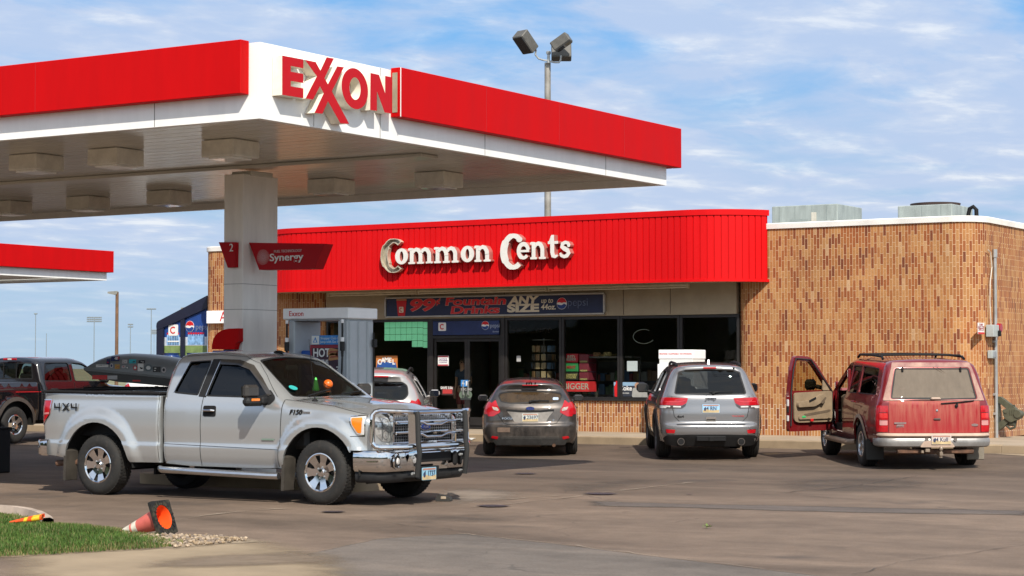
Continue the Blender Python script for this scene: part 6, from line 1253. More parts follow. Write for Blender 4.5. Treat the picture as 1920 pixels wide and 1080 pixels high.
    for sg in (-1, 1):
        y = sg*.53; mb = MB(); prism(mb, [(XG-.10, 1.16), (XG+.02, 1.16), (XG+.03, .75), (XG+.055, .62), (XG+.03, .36), (XG-.20, .34), (XG-.08, .6)], -.006, .006, M=FY(0, y, 0)); obj('upright_plate', mb, CHROME, gg)
        mb = MB(); tube(mb, [(XG+.03, y, 1.16), (XG+.045, y, 1.10), (XG+.055, y, .78), (XG+.075, y, .66), (XG+.06, y, .55), (XG+.035, y, .36)], .034, 10); obj('rubber_strip', mb, RUBBER, gg)
        mb = MB(); [cyl(mb, (XG-.02, y-.012*1, z), (XG-.02, y-.03, z), .016, seg=8) for z in (.60, .40)]; obj('bolt', mb, STEEL, gg)
    # bed
    def Sb(x, z): return prof(np.minimum(z, 1.27))*1.0+flare(x, z)-.012-.03*sstep(-.7, -1.1, x)
    Tb = lin([(-2, 1.385), (2, 1.355)], 0)
    Bb = Body(Sb, lambda x, y: Tb(x)+0*y, lambda y, z: 1.085+0*y, lambda y, z: -1.085+.05*np.maximum(.9-z, 0)+.02*(y/.9)**2, 0, kf=.04, kb=.10, kt=.03, zin=.8)
    bt = [(-1.06, .515), (-.90, .515), (-.575, .49)]+arch(RX_, WZ, .575, 9, 172)+[(.59, .455), (1.08, .46)]
    well_open = rnd(rect(-.99, -.78, 1.03, .78), .05)
    mb = Bb.shell(.5, (-1.085, 1.085), bt, {'T': [well_open]}, step=.038, zrear=.515, zfront=.46); obj('bed', mb, P, t)
    mb = MB(); box(mb, (.02, 0, .80), (2.06, 1.62, .03)); [box(mb, (.02, s*.80, 1.08), (2.06, .03, .56)) for s in (-1, 1)]; [box(mb, (x, 0, 1.08), (.03, 1.6, .56)) for x in (-1.0, 1.05)]; obj('bed_liner', mb, BLACK, t)
    mb = MB(); [box(mb, (.02, s*.885, 1.372), (2.16, .20, .035), .012, rot=Matrix.Rotation(R(.4), 3, 'Y')) for s in (-1, 1)]; box(mb, (-1.03, 0, 1.395), (.11, 1.6, .03), .01); obj('bed_rail', mb, BLACK, t)
    mb = MB()
    for k in 'RL': Bb.strip(mb, k, [(1.072, 1.33), (1.072, .48)], .006, .003)
    obj('panel_gap', mb, GAP, t)
    mb = MB(); box(mb, (1.11, 0, .9), (.06, 1.80, .86), .0); obj('cab_gap', mb, GAP, t)
    for k, sg in (('R', -1), ('L', 1)):
        mb = MB(); tl = rnd([(-1.045, 1.265), (-.865, 1.265), (-.89, 1.07), (-1.04, .915)], .02); Bb.panel(mb, k, tl, step=.05, off=.008, lip=.012); l = obj('tail_light', mb, REDL, t)
        mb = MB(); Bb.strip(mb, k, tl, .014, .011, True); obj('lamp_rim', mb, CHROME, l); mb = MB(); Bb.strip(mb, k, [(-1.04, 1.075), (-.895, 1.085)], .025, .012); obj('lamp_divider', mb, mat('lens_pale_red', (.55, .2, .2), .15, coat=.5), l)
        mb = MB(); Bb.panel(mb, 'B', rnd([(sg*.80, 1.265), (sg*.93, 1.265), (sg*.93, .92), (sg*.80, .95)], .02), step=.05, off=.008, lip=.01); obj('tail_light', mb, REDL, t)
    mb = MB(); zq = .072
    for i, ch in enumerate(('4', 'X', '4')):
        x = -.725+.155*i; yq = -1.0
        pc = {'4': [[(-.06, .05), (-.045, .05), (-.03, .0), (.055, .0), (.055, -.02), (-.065, -.02)], [(.025, .05), (.045, .05), (.045, -.055), (.025, -.055)]], 'X': [[(-.07, .05), (-.04, .05), (.07, -.055), (.035, -.055)], [(.045, .05), (.07, .05), (-.035, -.055), (-.07, -.055)]]}[ch]
        for j, q in enumerate(pc): prism(mb, q, 0, .003+.001*j, M=FY(x, -.998, 1.175))
    obj('lettering', mb, BLACK, t)
    # rear bumper
    mb = MB()
    pts = [(-.92, -1.0), (-1.05, -.985), (-1.15, -.93), (-1.20, -.80), (-1.22, -.4), (-1.22, .4), (-1.20, .80), (-1.15, .93), (-1.05, .985), (-.92, 1.0)]
    zz = [.505, .52, .60, .68, .715, .725, .725]; oo = [-.03, -.01, .0, 0, -.008, -.02, -.16]; Pp = np.array(pts); tt = np.gradient(Pp, axis=0); tt /= np.linalg.norm(tt, axis=1, keepdims=True); nr = np.stack([-tt[:, 1], tt[:, 0]], 1); nr = -nr if (nr[4, 0] > 0) else nr
    v = [(*(Pp[i]+nr[i]*o), z) for i in range(len(pts)) for o, z in zip(oo, zz)]; k = 7; mb.add(v, [(i*k+j, (i+1)*k+j, (i+1)*k+j+1, i*k+j+1) for i in range(len(pts)-1) for j in range(k-1)]); obj('rear_bumper', mb, CHROME, t, sharp=40)
    # wheels, arches, under parts
    for x in (RX_, FX_):
        for sg in (-1, 1): wheel(t, x, sg*.845, .402, .275, .238, sg, 7, CHROME, tread=True)
    for x, r in ((RX_, .62), (FX_, .60)):
        for sg in (-1, 1): obj('arch_liner', well(t, x, WZ, r, sg*.98, sg*.55), WELL, t)
    mb = MB(); box(mb, (1.8, 0, .50), (5.3, 1.1, .20), .03); box(mb, (1.8, .0, .62), (1.25, 1.86, .3)); box(mb, (2.2, 0, .47), (1.9, 1.84, .05)); cyl(mb, (0, -.75, .38), (0, .75, .38), .07); cyl(mb, (FX_, -.75, .36), (FX_, .75, .36), .06); box(mb, (4.3, 0, .6), (.5, 1.5, .3)); box(mb, (-.85, 0, .62), (.25, 1.7, .2)); obj('chassis', mb, UNDER, t)
    mb = MB(); tube(mb, [(-.2, -.62, .42), (-.55, -.8, .42), (-.86, -.86, .40)], .042, 10); obj('exhaust_pipe', mb, RUSTM, t)
    # cabin
    SEAT = mat('cabin_grey', (.06, .065, .065), .8, var=.2); DASH = mat('dashboard', (.02, .02, .02), .6)
    mb = MB(); box(mb, (2.0, 0, .70), (2.0, 1.7, .06)); box(mb, (3.15, 0, .95), (.55, 1.66, .55), .05); box(mb, (1.35, 0, 1.0), (.3, 1.6, .6), .05); box(mb, (3.12, 0, 1.26), (.40, 1.5, .10), .04); box(mb, (2.88, .12, 1.35), (.22, .36, .11), .04); obj('dashboard', mb, DASH, t)
    for y in (-.42, .42):
        mb = MB(); box(mb, (2.3, y, .95), (.55, .52, .18), .06); box(mb, (2.02, y, 1.25), (.16, .50, .62), .06, rot=Matrix.Rotation(R(-12), 3, 'Y')); box(mb, (1.93, y, 1.62), (.1, .28, .18), .04); obj('seat', mb, SEAT, t)
    mb = MB(); tube(mb, [(2.72+.07*math.sin(a), .42+.19*math.cos(a), 1.20+.17*math.sin(a)) for a in np.linspace(0, 2*math.pi, 21)[:-1]], .015, 6, closed=True); obj('steering_wheel', mb, DASH, t)
    mb = MB(); box(mb, (2.52, 0, 1.70), (.04, .26, .08), .02); obj('rear_view_mirror', mb, DASH, t)
    mb = MB(); c = B.proj('T', [(3.03, -.62)])[0]; nrm = Vector(B.grad(np.array([c]))[0]); Mx = basis(Vector(c)+nrm*.004, Vector((0, 1, 0)), Vector((0, 0, 1))-nrm*nrm.z); prism(mb, disc(.05, 20, .075), 0, .003, M=Mx); obj('window_sticker', mb, mat('turquoise_sticker', (.04, .45, .42), .4), t)
    # wipers, aerial, shark fin
    mb = MB()
    for a, b in (((3.22, -.55), (3.12, .05)), ((3.22, .15), (3.12, .72))): Pq = B.proj('T', resample([a, b], .06, False)); tube(mb, Pq+[0, 0, .018], .010, 6)
    obj('wiper', mb, BLACK, t)
    mb = MB(); c = B.proj('T', [(3.46, -.72)])[0]; lathe(mb, [(.045, 0), (.03, .015), (.012, .03), (.004, .05)], 12, Matrix.Translation(c)); cyl(mb, c, (c[0]-.10, c[1]+.0, c[2]+.78), .004, .0025, 6); obj('aerial', mb, BLACK, t)
    mb = MB(); c = B.proj('T', [(2.30, -.0)])[0]; lathe(mb, [(.07, 0), (.06, .015), (.035, .03), (0, .036)], 16, Matrix.Translation(c) @ Matrix.Scale(1.2, 4, (1, 0, 0))); obj('roof_aerial', mb, BLACK, t)
    # things on the dashboard are their own things
    tr = thing('dashboard_figure', 'small bright green plastic figure standing on the pickup dashboard', 'toy', (at(592, 733, Y=ycw+.05)[0], ycw+.05, at(592, 733, Y=ycw+.05)[2])); mb = MB(); lathe(mb, [(.045, 0), (.05, .02), (.035, .09), (.02, .14), (.012, .17), (0, .18)], 14); obj('figure', mb, mat('green_toy', (.10, .62, .10), .4), tr)
    ob_ = thing('antenna_ball', 'orange ball on a short stand on the pickup dashboard', 'toy', (at(615, 735, Y=ycw+.2)[0], ycw+.2, at(615, 735, Y=ycw+.2)[2])); mb = MB(); bmx = bmesh.new(); bmesh.ops.create_uvsphere(bmx, u_segments=18, v_segments=12, radius=.065, matrix=Matrix.Translation((0, 0, .10))); mb.add([v.co for v in bmx.verts], [[v.index for v in f.verts] for f in bmx.faces]); bmx.free(); obj('ball', mb, mat('orange_toy', (.75, .13, .01), .35), ob_); mb = MB(); cyl(mb, (0, 0, 0), (0, 0, .04), .04, .03, 14); obj('stand', mb, MATS['orange_toy'], ob_)
    return t
silver_truck()
# ================================================================ parked cars
HEAD = R(121.4)
def park(px, t, name, label, cat, head=HEAD, dz=0.):
    """stand a car on the rising lot: rear end at this station, nose up the slope"""
    p = at(px, 690, t=t); zr, zf = gz(p[1]+1.0*math.sin(head)), gz(p[1]+4.*math.sin(head)); pt = math.atan((zf-zr)/3.)
    o = thing(name, label, cat, (p[0], p[1], zr-math.tan(pt)*1.0+dz), head); o.rotation_euler = (0, -pt, head); return o
def sym(pts): return pts+[(-p[0], p[1]) for p in pts[::-1]]
def both(B, mb, fn):
    for sg in (-1, 1): fn(sg)
def side_glass(B, t, outs, gl, gap=None, trim=True, kinds='RL', names='side_window'):
    for k in kinds:
        for q in outs:
            mb = MB(); B.panel(mb, k, inset(q, -.008), step=.09, off=-.014, lip=.004); w_ = obj(names, mb, gl, t)
            if trim: mb = MB(); B.strip(mb, k, inset(q, .004), .016, .002, True); obj('window_seal', mb, TRIM, w_)
def rear_glass(B, t, q, gl, nm='rear_window'):
    mb = MB(); B.panel(mb, 'B', inset(q, -.008), step=.07, off=-.008, lip=.004); w_ = obj(nm, mb, gl, t); mb = MB(); B.strip(mb, 'B', inset(q, .010), .03, -.004, True); obj('window_seal', mb, TRIM, w_); return w_
def front_glass(B, t, q, gl): mb = MB(); B.panel(mb, 'T', inset(q, -.008), step=.1, off=-.01, lip=.004); obj('windscreen', mb, gl, t)
def lamp(B, t, kind, q, m, name='tail_light', off=.006, lip=.014, rim=None, step=.04):
    mb = MB(); B.panel(mb, kind, q, step=step, off=off, lip=lip); o = obj(name, mb, m, t)
    if rim: mb = MB(); B.strip(mb, kind, q, .012, off+.003, True); obj('lamp_rim', mb, rim, o)
    return o
def patch(B, par, kind, q, m, name, off=.006, lip=.008, step=.06): mb = MB(); B.panel(mb, kind, q, step=step, off=off, lip=lip); return obj(name, mb, m, par)
def gaps(B, t, lines, wd=.008, off=.003): 
    mb = MB()
    for k, pts, *c in lines: B.strip(mb, k, pts, wd, off, bool(c))
    return obj('panel_gap', mb, GAP, t)
def bpos(B, y, z, kind='B', off=0.): p = B.proj(kind, [(y, z)]); n = B.grad(p); return Vector(p[0])+Vector(n[0])*off, Vector(n[0])
def rearM(B, y, z, off=.004): c, n = bpos(B, y, z, 'B', off); return basis(c, Vector((0, -1, 0)), Vector((0, 0, 1))-n*n.z)
def wiper(B, t, a, b, piv, nm='rear_wiper'):
    mb = MB(); P = B.proj('B', resample([a, b], .05, False)); tube(mb, P+B.grad(P)*.022, .011, 6); Q = B.proj('B', resample([piv, ((a[0]+b[0])/2, (a[1]+b[1])/2)], .05, False)); tube(mb, Q+B.grad(Q)*.028, .014, 6); c = Q[0]; lathe(mb, [(.03, 0), (.026, .03), (0, .04)], 12, rearM(B, *piv)); return obj(nm, mb, BLACK, t)
def interior(t, x0, x1, wd, zf, zr, m, heads=()):
    mb = MB(); box(mb, ((x0+x1)/2, 0, zf), (x1-x0, wd*2, .06)); box(mb, (x1, 0, zf+.28), (.4, wd*2-.06, .5), .05)
    o = obj('cabin_floor', mb, m, t); mb = MB()
    for x, y in heads: box(mb, (x+.25, y, zf+.2), (.5, .5, .2), .06); box(mb, (x, y, zf+.5), (.14, .48, .62), .05, rot=Matrix.Rotation(R(-10), 3, 'Y')); box(mb, (x-.07, y, zf+.88), (.10, .26, .17), .04)
    obj('seat', mb, m, t)
DKIN = mat('dark_cabin', (.02, .02, .021), .8); TANIN = mat('tan_cabin', (.26, .19, .12), .75, var=.15); CLOTH = mat('grey_cabin', (.05, .05, .05), .8)
def chassis(t, x0, x1, w_, z, ax, r): 
    mb = MB(); box(mb, ((x0+x1)/2, 0, z), (x1-x0, w_*2*.72, .16), .03); box(mb, ((x0+x1)/2, 0, z+.12), (abs(ax[1]-ax[0])-2*r-.1, w_*1.86, .12)); [cyl(mb, (x, -w_*.8, r), (x, w_*.8, r), .05) for x in ax]; obj('chassis', mb, UNDER, t)
def arches(t, ax, z, r, w_): 
    for x in ax:
        for sg in (-1, 1): obj('arch_liner', well(t, x, z, r, sg*(w_-.015), sg*.45), WELL, t)

# ---------------------------------------------------------------- brown-grey hatchback
def hatchback():
    t = park(994, 38.1, 'hatchback', 'muddy brown grey hatchback parked nose in by the shop doors', 'car')
    P = paint('bronze_paint', (.052, .046, .043), metal=.6, rough=.28, dust=.42, dustcol=(.17, .13, .10), zlo=.15, zhi=1.4)
    AX, r = (.80, 3.45), .318
    prof = curve([(.18, .78), (.28, .845), (.45, .90), (.62, .912), (.80, .91), (.93, .885), (1.03, .825), (1.18, .735), (1.40, .585), (1.6, .46)])
    def S(x, z):
        fl = sum(.022*(1-sstep(.36, .50, np.hypot(x-a, z-r))) for a in AX); return prof(z)+fl-.10*sstep(3.3, 4.4, x)**2-.035*sstep(.9, .0, x)
    T = lin([(-.2, 1.30), (.28, 1.385), (.8, 1.455), (1.4, 1.478), (2.0, 1.465), (2.45, 1.39), (3.4, .985), (3.6, .96), (4.2, .80), (4.4, .68), (4.6, .5)], .16)
    XBc = curve([(.15, .12), (.25, .06), (.40, .012), (.58, .0), (.64, .045), (.78, .07), (.92, .095), (1.0, .135), (1.15, .25), (1.28, .37), (1.315, .36), (1.335, .28), (1.37, .255), (1.5, .33)])
    B = Body(S, lambda x, y: T(x)-.05*(y/.6)**2, lambda y, z: 4.36-.25*(y/.9)**2-.3*np.maximum(z-.7, 0), lambda y, z: XBc(z)+.15*(y/.85)**3, 2.2, kf=.2, kb=.16, kt=.10, zin=.6)
    rg = rnd(sym([(.0, 1.245), (.40, 1.235), (.585, 1.205), (.615, 1.15), (.565, 1.035), (.40, 1.005), (.0, 1.0)])[:-1], .03)
    q1 = rnd([(2.02, .98), (3.0, .97), (2.62, 1.26), (2.2, 1.35), (2.03, 1.36)], .05); q2 = rnd([(1.0, 1.02), (1.93, .985), (1.94, 1.365), (1.5, 1.37), (1.15, 1.30)], .05); q3 = rnd([(.62, 1.12), (.9, 1.03), (1.02, 1.26)], .04)
    ws = rnd([(3.25, -.66), (3.34, 0), (3.25, .66), (2.62, .52), (2.56, 0), (2.62, -.52)], .06)
    bot = [(.10, .27), (.40, .235)]+arch(AX[0], r, .365, -12, 192)+[(1.25, .23), (3.0, .23)]+arch(AX[1], r, .365, -12, 192)+[(4.0, .24), (4.3, .26)]
    obj('body', B.shell(.2, (0.03, 4.34), bot, {'R': [q1, q2, q3], 'L': [q1, q2, q3], 'T': [ws], 'B': [rg]}, step=.055, zrear=.27, zfront=.26), P, t)
    GD = glass('dirty_rear_glass', (.05, .055, .055), dirt=.22, dirtcol=(.24, .15, .075)); GS = glass('dark_side_glass', (.06, .07, .07))
    side_glass(B, t, [q1, q2, q3], GS); rear_glass(B, t, rg, GD); front_glass(B, t, ws, GS)
    interior(t, .5, 3.3, .70, .35, 1.3, DKIN, ((2.1, -.36), (2.1, .36), (1.1, -.36), (1.1, .36)))
    for sg in (-1, 1):
        q = rnd([(sg*.655, 1.075), (sg*.74, 1.005), (sg*.80, .93), (sg*.805, .765), (sg*.70, .765), (sg*.565, .845), (sg*.58, .905), (sg*.61, .95)], .02); l = lamp(B, t, 'B', q, REDL, rim=None)
        mb = MB(); B.panel(mb, 'B', rnd([(sg*.725, .945), (sg*.62, .93), (sg*.59, .885), (sg*.61, .868), (sg*.69, .885)], .015), step=.04, off=.012, lip=.004); obj('reversing_lens', mb, mat('reversing_lens', (.45, .38, .34), .15, coat=.5, var=.3, vscale=25), l)
        k = 'R' if sg < 0 else 'L'
        lamp(B, t, k, rnd([(.18, .80), (.16, .93), (.28, 1.03), (.52, 1.04), (.40, .92), (.30, .80)], .02), REDL)
        patch(B, t, 'B', rnd([(sg*.60, .385), (sg*.72, .40), (sg*.74, .36), (sg*.62, .335)], .015), REDL, 'reflector', .012)
        m_ = sub('wing_mirror', t, (2.85, sg*.86, 1.0)); mb = MB(); box(mb, (0, sg*.11, .02), (.10, .20, .13), .04); tube(mb, [(.03, -sg*.02, -.04), (.02, sg*.06, -.02)], .025, 8); obj('mirror_shell', mb, P, m_); mb = MB(); box(mb, (-.052, sg*.11, .02), (.006, .16, .10), .003); obj('mirror_glass', mb, MIRG, m_)
        mb = MB(); tube(mb, [bpos(B, 0, 0)[0]*0+Vector((x, sg*(float(B.S(np.array([x]), np.array([.86]))[0])+.02), .87)) for x in (1.75, 1.85, 1.95)], .014, 6); obj('door_handle', mb, P, t)
    gaps(B, t, [('B', sym([(.70, 1.0), (.61, .80), (.50, .64), (.42, .615)])[:-1]+[(-.70, 1.0)],), ('B', [(-.66, 1.09), (-.70, 1.0)]), ('B', [(.66, 1.09), (.70, 1.0)]), ('R', [(2.0, .95), (1.95, .6), (1.95, .3)]), ('L', [(2.0, .95), (1.95, .6), (1.95, .3)]), ('R', [(.9, 1.0), (1.12, .75)]), ('L', [(.9, 1.0), (1.12, .75)]), ('R', [(3.05, .95), (3.0, .3)]), ('L', [(3.05, .95), (3.0, .3)])], .010)
    patch(B, t, 'B', rnd(sym([(.30, .87), (.44, .86), (.36, .77), (.30, .665)]), .02), mat('plate_recess', (.27, .245, .22), .35, metal=.4, var=.2), 'plate_recess', .003, .003)  # flush patch; the recess's bright reflection is put into its pale colour
    mb = MB(); B.strip(mb, 'B', [(.45, .885), (.2, .865), (-.2, .865), (-.45, .885)], .035, .012); obj('hatch_grip', mb, BLACK, t)
    c, n = bpos(B, 0, .745, 'B', .012); plate(t, c, (0, -1, 0), (.1, 0, 1), .305, .155, '4 23697', pale=(.52, .56, .52))
    oval_badge(t, rearM(B, 0, .915), .085, .036, 'Ford', .045)
    mb = MB(); text(mb, 'FOCUS', .05, .003, rearM(B, .42, .725, .006), wide=1.4); text(mb, 'SE', .04, .003, rearM(B, -.44, .695, .006)); obj('lettering', mb, ALLOY, t)
    patch(B, t, 'B', rnd(sym([(.62, .365), (.70, .30), (.66, .225)]), .03), mat('diffuser_grey', (.035, .033, .032), .6, var=.3), 'lower_bumper', .006, .01)
    mb = MB()
    for z in np.linspace(.345, .395, 4): B.strip(mb, 'B', [(.54, z), (-.54, z)], .005, .012)
    for y in np.linspace(-.54, .54, 46): B.strip(mb, 'B', [(y, .34), (y+.02, .40)], .004, .012)
    obj('bumper_mesh', mb, mat('mesh_grey', (.09, .085, .08), .5), t)
    patch(B, t, 'B', rnd(rect(.38, .47, .62, .56), .01), mat('faded_sticker', (.17, .115, .085), .7, var=.2), 'bumper_sticker', .004, .001)
    wiper(B, t, (-.02, 1.055), (-.36, 1.05), (.0, 1.03))
    patch(B, t, 'B', rnd(rect(-.54, 1.075, -.43, 1.125), .02), mat('heart_sticker', (.35, .42, .52), .5, var=.3), 'window_sticker', .0, .001)
    mb = MB(); c, n = bpos(B, 0, 1.352); box(mb, (c[0]-.014, 0, 1.352), (.02, .30, .020), .004); obj('brake_light', mb, REDL, t)
    mb = MB(); tube(mb, [(.62, .0, 1.445), (.56, .0, 1.50), (.46, 0, 1.56)], [.008, .006, .003], 6); obj('roof_aerial', mb, BLACK, t)
    mb = MB(); cyl(mb, (.06, -.45, .22), (.3, -.45, .24), .032, seg=12); obj('exhaust_pipe', mb, RUSTM, t); mb = MB(); box(mb, (.30, .08, .25), (.22, .62, .12), .04); obj('silencer', mb, mat('silencer', (.16, .12, .085), .6, metal=.3, var=.3), t)
    for x in AX:
        for sg in (-1, 1): wheel(t, x, sg*.79, r, .215, .20, sg, 10, ALLOY, lug=5, sw=(.022, .05))
    arches(t, AX, r, .385, .88); chassis(t, .35, 4.1, .85, .30, AX, r)
hatchback()
# ---------------------------------------------------------------- silver sport utility
def silver_suv():
    t = park(1333, 36.4, 'sport_utility', 'clean silver sport utility parked before the white cabinet', 'car')
    P = paint('silver_grey_paint', (.27, .265, .27), metal=.65, rough=.26, dust=0, dustcol=(.25, .20, .16), zlo=.2, zhi=1.0)
    AX, r = (1.02, 3.94), .385
    prof = curve([(.22, .84), (.35, .90), (.55, .945), (.80, .955), (1.0, .945), (1.12, .915), (1.22, .875), (1.6, .705), (1.72, .64), (1.9, .52)])
    def S(x, z): return prof(z)+sum(.03*(1-sstep(.43, .60, np.hypot(x-a, z-r))) for a in AX)-.10*sstep(3.9, 4.8, x)**2-.05*sstep(1.0, .0, x)
    T = lin([(-.2, 1.66), (.32, 1.725), (.9, 1.755), (1.8, 1.765), (2.4, 1.735), (2.85, 1.64), (3.65, 1.20), (3.9, 1.165), (4.6, 1.05), (4.85, .9)], .15)
    XBc = curve([(.2, .16), (.38, .05), (.50, .0), (.64, .0), (.68, .035), (.85, .04), (.98, .06), (1.14, .085), (1.20, .13), (1.62, .385), (1.65, .37), (1.675, .30), (1.70, .295), (1.9, .4)])
    B = Body(S, lambda x, y: T(x)-.04*(y/.65)**2, lambda y, z: 4.82-.2*(y/.9)**2-.25*np.maximum(z-.8, 0), lambda y, z: XBc(z)+.13*(y/.9)**4, 2.4, kf=.2, kb=.15, kt=.13, zin=.7)
    rg = rnd(sym([(.0, 1.64), (.46, 1.63), (.565, 1.60), (.655, 1.22), (.63, 1.195), (.0, 1.185)])[:-1], .03)
    q1 = rnd([(2.5, 1.17), (3.45, 1.15), (2.95, 1.50), (2.52, 1.60)], .05); q2 = rnd([(1.42, 1.20), (2.42, 1.175), (2.44, 1.605), (1.50, 1.60)], .05); q3 = rnd([(.72, 1.24), (1.34, 1.205), (1.42, 1.59), (.98, 1.57)], .07)
    ws = rnd([(3.55, -.72), (3.62, 0), (3.55, .72), (2.98, .58), (2.92, 0), (2.98, -.58)], .06)
    bot = [(.14, .33), (.55, .34)]+arch(AX[0], r, .44, -5, 185)+[(1.55, .30), (3.4, .30)]+arch(AX[1], r, .44, -5, 185)+[(4.5, .33), (4.7, .36)]
    obj('body', B.shell(.3, (.03, 4.8), bot, {'R': [q1, q2, q3], 'L': [q1, q2, q3], 'T': [ws], 'B': [rg]}, step=.06, zrear=.33, zfront=.36), P, t)
    GS = glass('suv_dark_glass', (.05, .055, .06)); GR = glass('suv_rear_glass', (.08, .085, .085)); side_glass(B, t, [q1, q2, q3], GS); rear_glass(B, t, rg, GR); front_glass(B, t, ws, glass('suv_windscreen', (.6, .63, .62)))
    interior(t, .4, 3.4, .74, .5, 1.5, DKIN, ((2.3, -.38), (2.3, .38), (1.35, -.4), (1.35, .4)))
    for sg in (-1, 1):
        k = 'R' if sg < 0 else 'L'
        q = rnd([(sg*.41, 1.13), (sg*.84, 1.14), (sg*.84, 1.0), (sg*.52, .995), (sg*.44, 1.04)], .02); l = lamp(B, t, 'B', q, REDL)
        mb = MB(); B.panel(mb, 'B', rnd([(sg*.44, 1.035), (sg*.52, .99), (sg*.84, .995), (sg*.83, .945), (sg*.52, .94), (sg*.46, .985)], .015), step=.05, off=.005, lip=.01); c_ = obj('lower_lens', mb, mat('smoked_lens', (.06, .045, .045), .15, coat=.6), l)
        mb = MB(); B.strip(mb, 'B', [(sg*.54, .972), (sg*.68, .975)], .025, .009); B.strip(mb, 'B', [(sg*.73, .975), (sg*.81, .98)], .025, .009); obj('reversing_lens', mb, CLEARL, l)
        mb = MB(); B.strip(mb, 'B', [(sg*.46, 1.085), (sg*.60, 1.06), (sg*.82, 1.065)], .012, .009); obj('light_bar', mb, mat('lens_bright_red', (.62, .05, .06), .15, coat=.5), l)
        lamp(B, t, k, rnd([(.14, 1.0), (.14, 1.135), (.50, 1.125), (.44, 1.04), (.34, 1.0)], .02), REDL); lamp(B, t, k, rnd([(.14, .945), (.14, .99), (.34, .99), (.30, .945)], .012), CLEARL, 'side_lens')
        patch(B, t, 'B', rnd([(sg*.645, .56), (sg*.81, .565), (sg*.795, .50), (sg*.66, .495)], .012), REDL, 'reflector', .010); mb = MB(); B.strip(mb, 'B', rnd([(sg*.64, .565), (sg*.815, .57), (sg*.80, .493), (sg*.655, .488)], .012), .008, .008, True); obj('reflector_rim', mb, CHROME, t)
        mb = MB(); q_ = [(AX[0]+.48*math.cos(a), r+.48*math.sin(a)) for a in np.linspace(R(-5), R(185), 24)]; B.strip(mb, k, q_, .07, .006); obj('wheel_arch_trim', mb, TRIM, t); mb = MB(); q_ = [(AX[1]+.48*math.cos(a), r+.48*math.sin(a)) for a in np.linspace(R(-5), R(185), 24)]; B.strip(mb, k, q_, .07, .006); obj('wheel_arch_trim', mb, TRIM, t); mb = MB(); B.strip(mb, k, [(1.5, .345), (3.45, .345)], .09, .006); obj('sill_trim', mb, TRIM, t)
        m_ = sub('wing_mirror', t, (3.2, sg*.92, 1.17)); mb = MB(); box(mb, (0, sg*.15, .06), (.12, .24, .18), .05); tube(mb, [(.03, -sg*.02, -.02), (.02, sg*.08, .0)], .03, 8); obj('mirror_shell', mb, TRIM, m_); mb = MB(); box(mb, (-.062, sg*.15, .06), (.006, .2, .15), .003); obj('mirror_glass', mb, MIRG, m_)
        mb = MB(); rl = [(x, sg*(.60-.02*abs(x-1.6)), float(T(x))-.030+(.02 if .75 < x < 2.45 else -.01)) for x in np.linspace(.62, 2.6, 14)]; tube(mb, rl, .026, 8); obj('roof_rail', mb, BLACK, t)
        mb = MB(); lathe(mb, [(.062, 0), (.066, .03), (.055, .03), (.05, -.08)], 20, basis((.045, sg*.545, .345), (0, 1, 0), (0, 0, 1)) @ Matrix.Rotation(math.pi, 4, 'Y')); cyl(mb, (.05, sg*.545, .345), (.4, sg*.545, .37), .055); eo = obj('exhaust_tip', mb, mat('dull_exhaust', (.18, .15, .13), .35, metal=.8), t); mb = MB(); lathe(mb, [(.056, 0), (0, .001)], 20, basis((.012, sg*.545, .345), (0, -1, 0), (0, 0, 1))); obj('bore', mb, BLACK, eo)
    gaps(B, t, [('B', sym([(.70, 1.16), (.69, .95), (.66, .80), (.55, .685)])), ('R', [(2.46, 1.15), (2.44, .4)]), ('L', [(2.46, 1.15), (2.44, .4)]), ('R', [(1.4, 1.18), (1.44, .8)]), ('L', [(1.4, 1.18), (1.44, .8)]), ('L', [(3.5, 1.14), (3.46, .4)])], .010)
    mb = MB(); B.strip(mb, 'B', [(.62, .655), (-.62, .655)], .012, .004); obj('bumper_gap', mb, GAP, t)
    low = patch(B, t, 'B', rnd([(.35, .475), (.80, .46), (.86, .40), (.80, .28), (.60, .255), (-.60, .255), (-.80, .28), (-.86, .40), (-.80, .46), (-.35, .475)], .03), TRIM, 'lower_bumper', .006, .01)
    mb = MB(); box(mb, (.0, 0, .40), (.06, .54, .10), .015); box(mb, (-.02, 0, .395), (.06, .09, .085), .008); obj('tow_hitch', mb, BLACK, t)
    mb = MB(); B.panel(mb, 'B', rnd(sym([(.50, 1.055), (.40, .99), (.17, .98)]), .02), step=.06, off=.003, lip=.003); obj('chrome_strip', mb, GAP, t) if False else None
    c, n = bpos(B, 0, .94, 'B', .008); plate(t, c, (0, -1, 0), (.04, 0, 1), .31, .155, '4 RN', pale=(.32, .55, .78))
    mb = MB(); B.panel(mb, 'B', rnd(rect(-.09, .715, .09, .79), .02), step=.05, off=.022, lip=.02); obj('hatch_handle', mb, CHROME, t); mb = MB(); B.strip(mb, 'B', [(.08, .745), (-.08, .745)], .018, .026); obj('handle_slot', mb, BLACK, t)
    mb = MB(); text(mb, 'Jeep', .105, .006, rearM(B, 0, 1.125), bold=.004, wide=1.1); o_ = obj('badge_lettering', mb, mat('badge_dark_chrome', (.05, .05, .055), .3, metal=.6), t)
    mb = MB(); text(mb, '4x4', .06, .004, rearM(B, .55, .795), bold=.002, wide=1.4); obj('badge_lettering', mb, BLACK, t); mb = MB(); text(mb, 'TRAILHAWK', .036, .003, rearM(B, -.49, .805), wide=1.1); obj('badge_lettering', mb, RED, t)
    mb = MB(); box(mb, (.295, 0, 1.672), (.02, .24, .03), .006); obj('brake_light', mb, REDL, t)
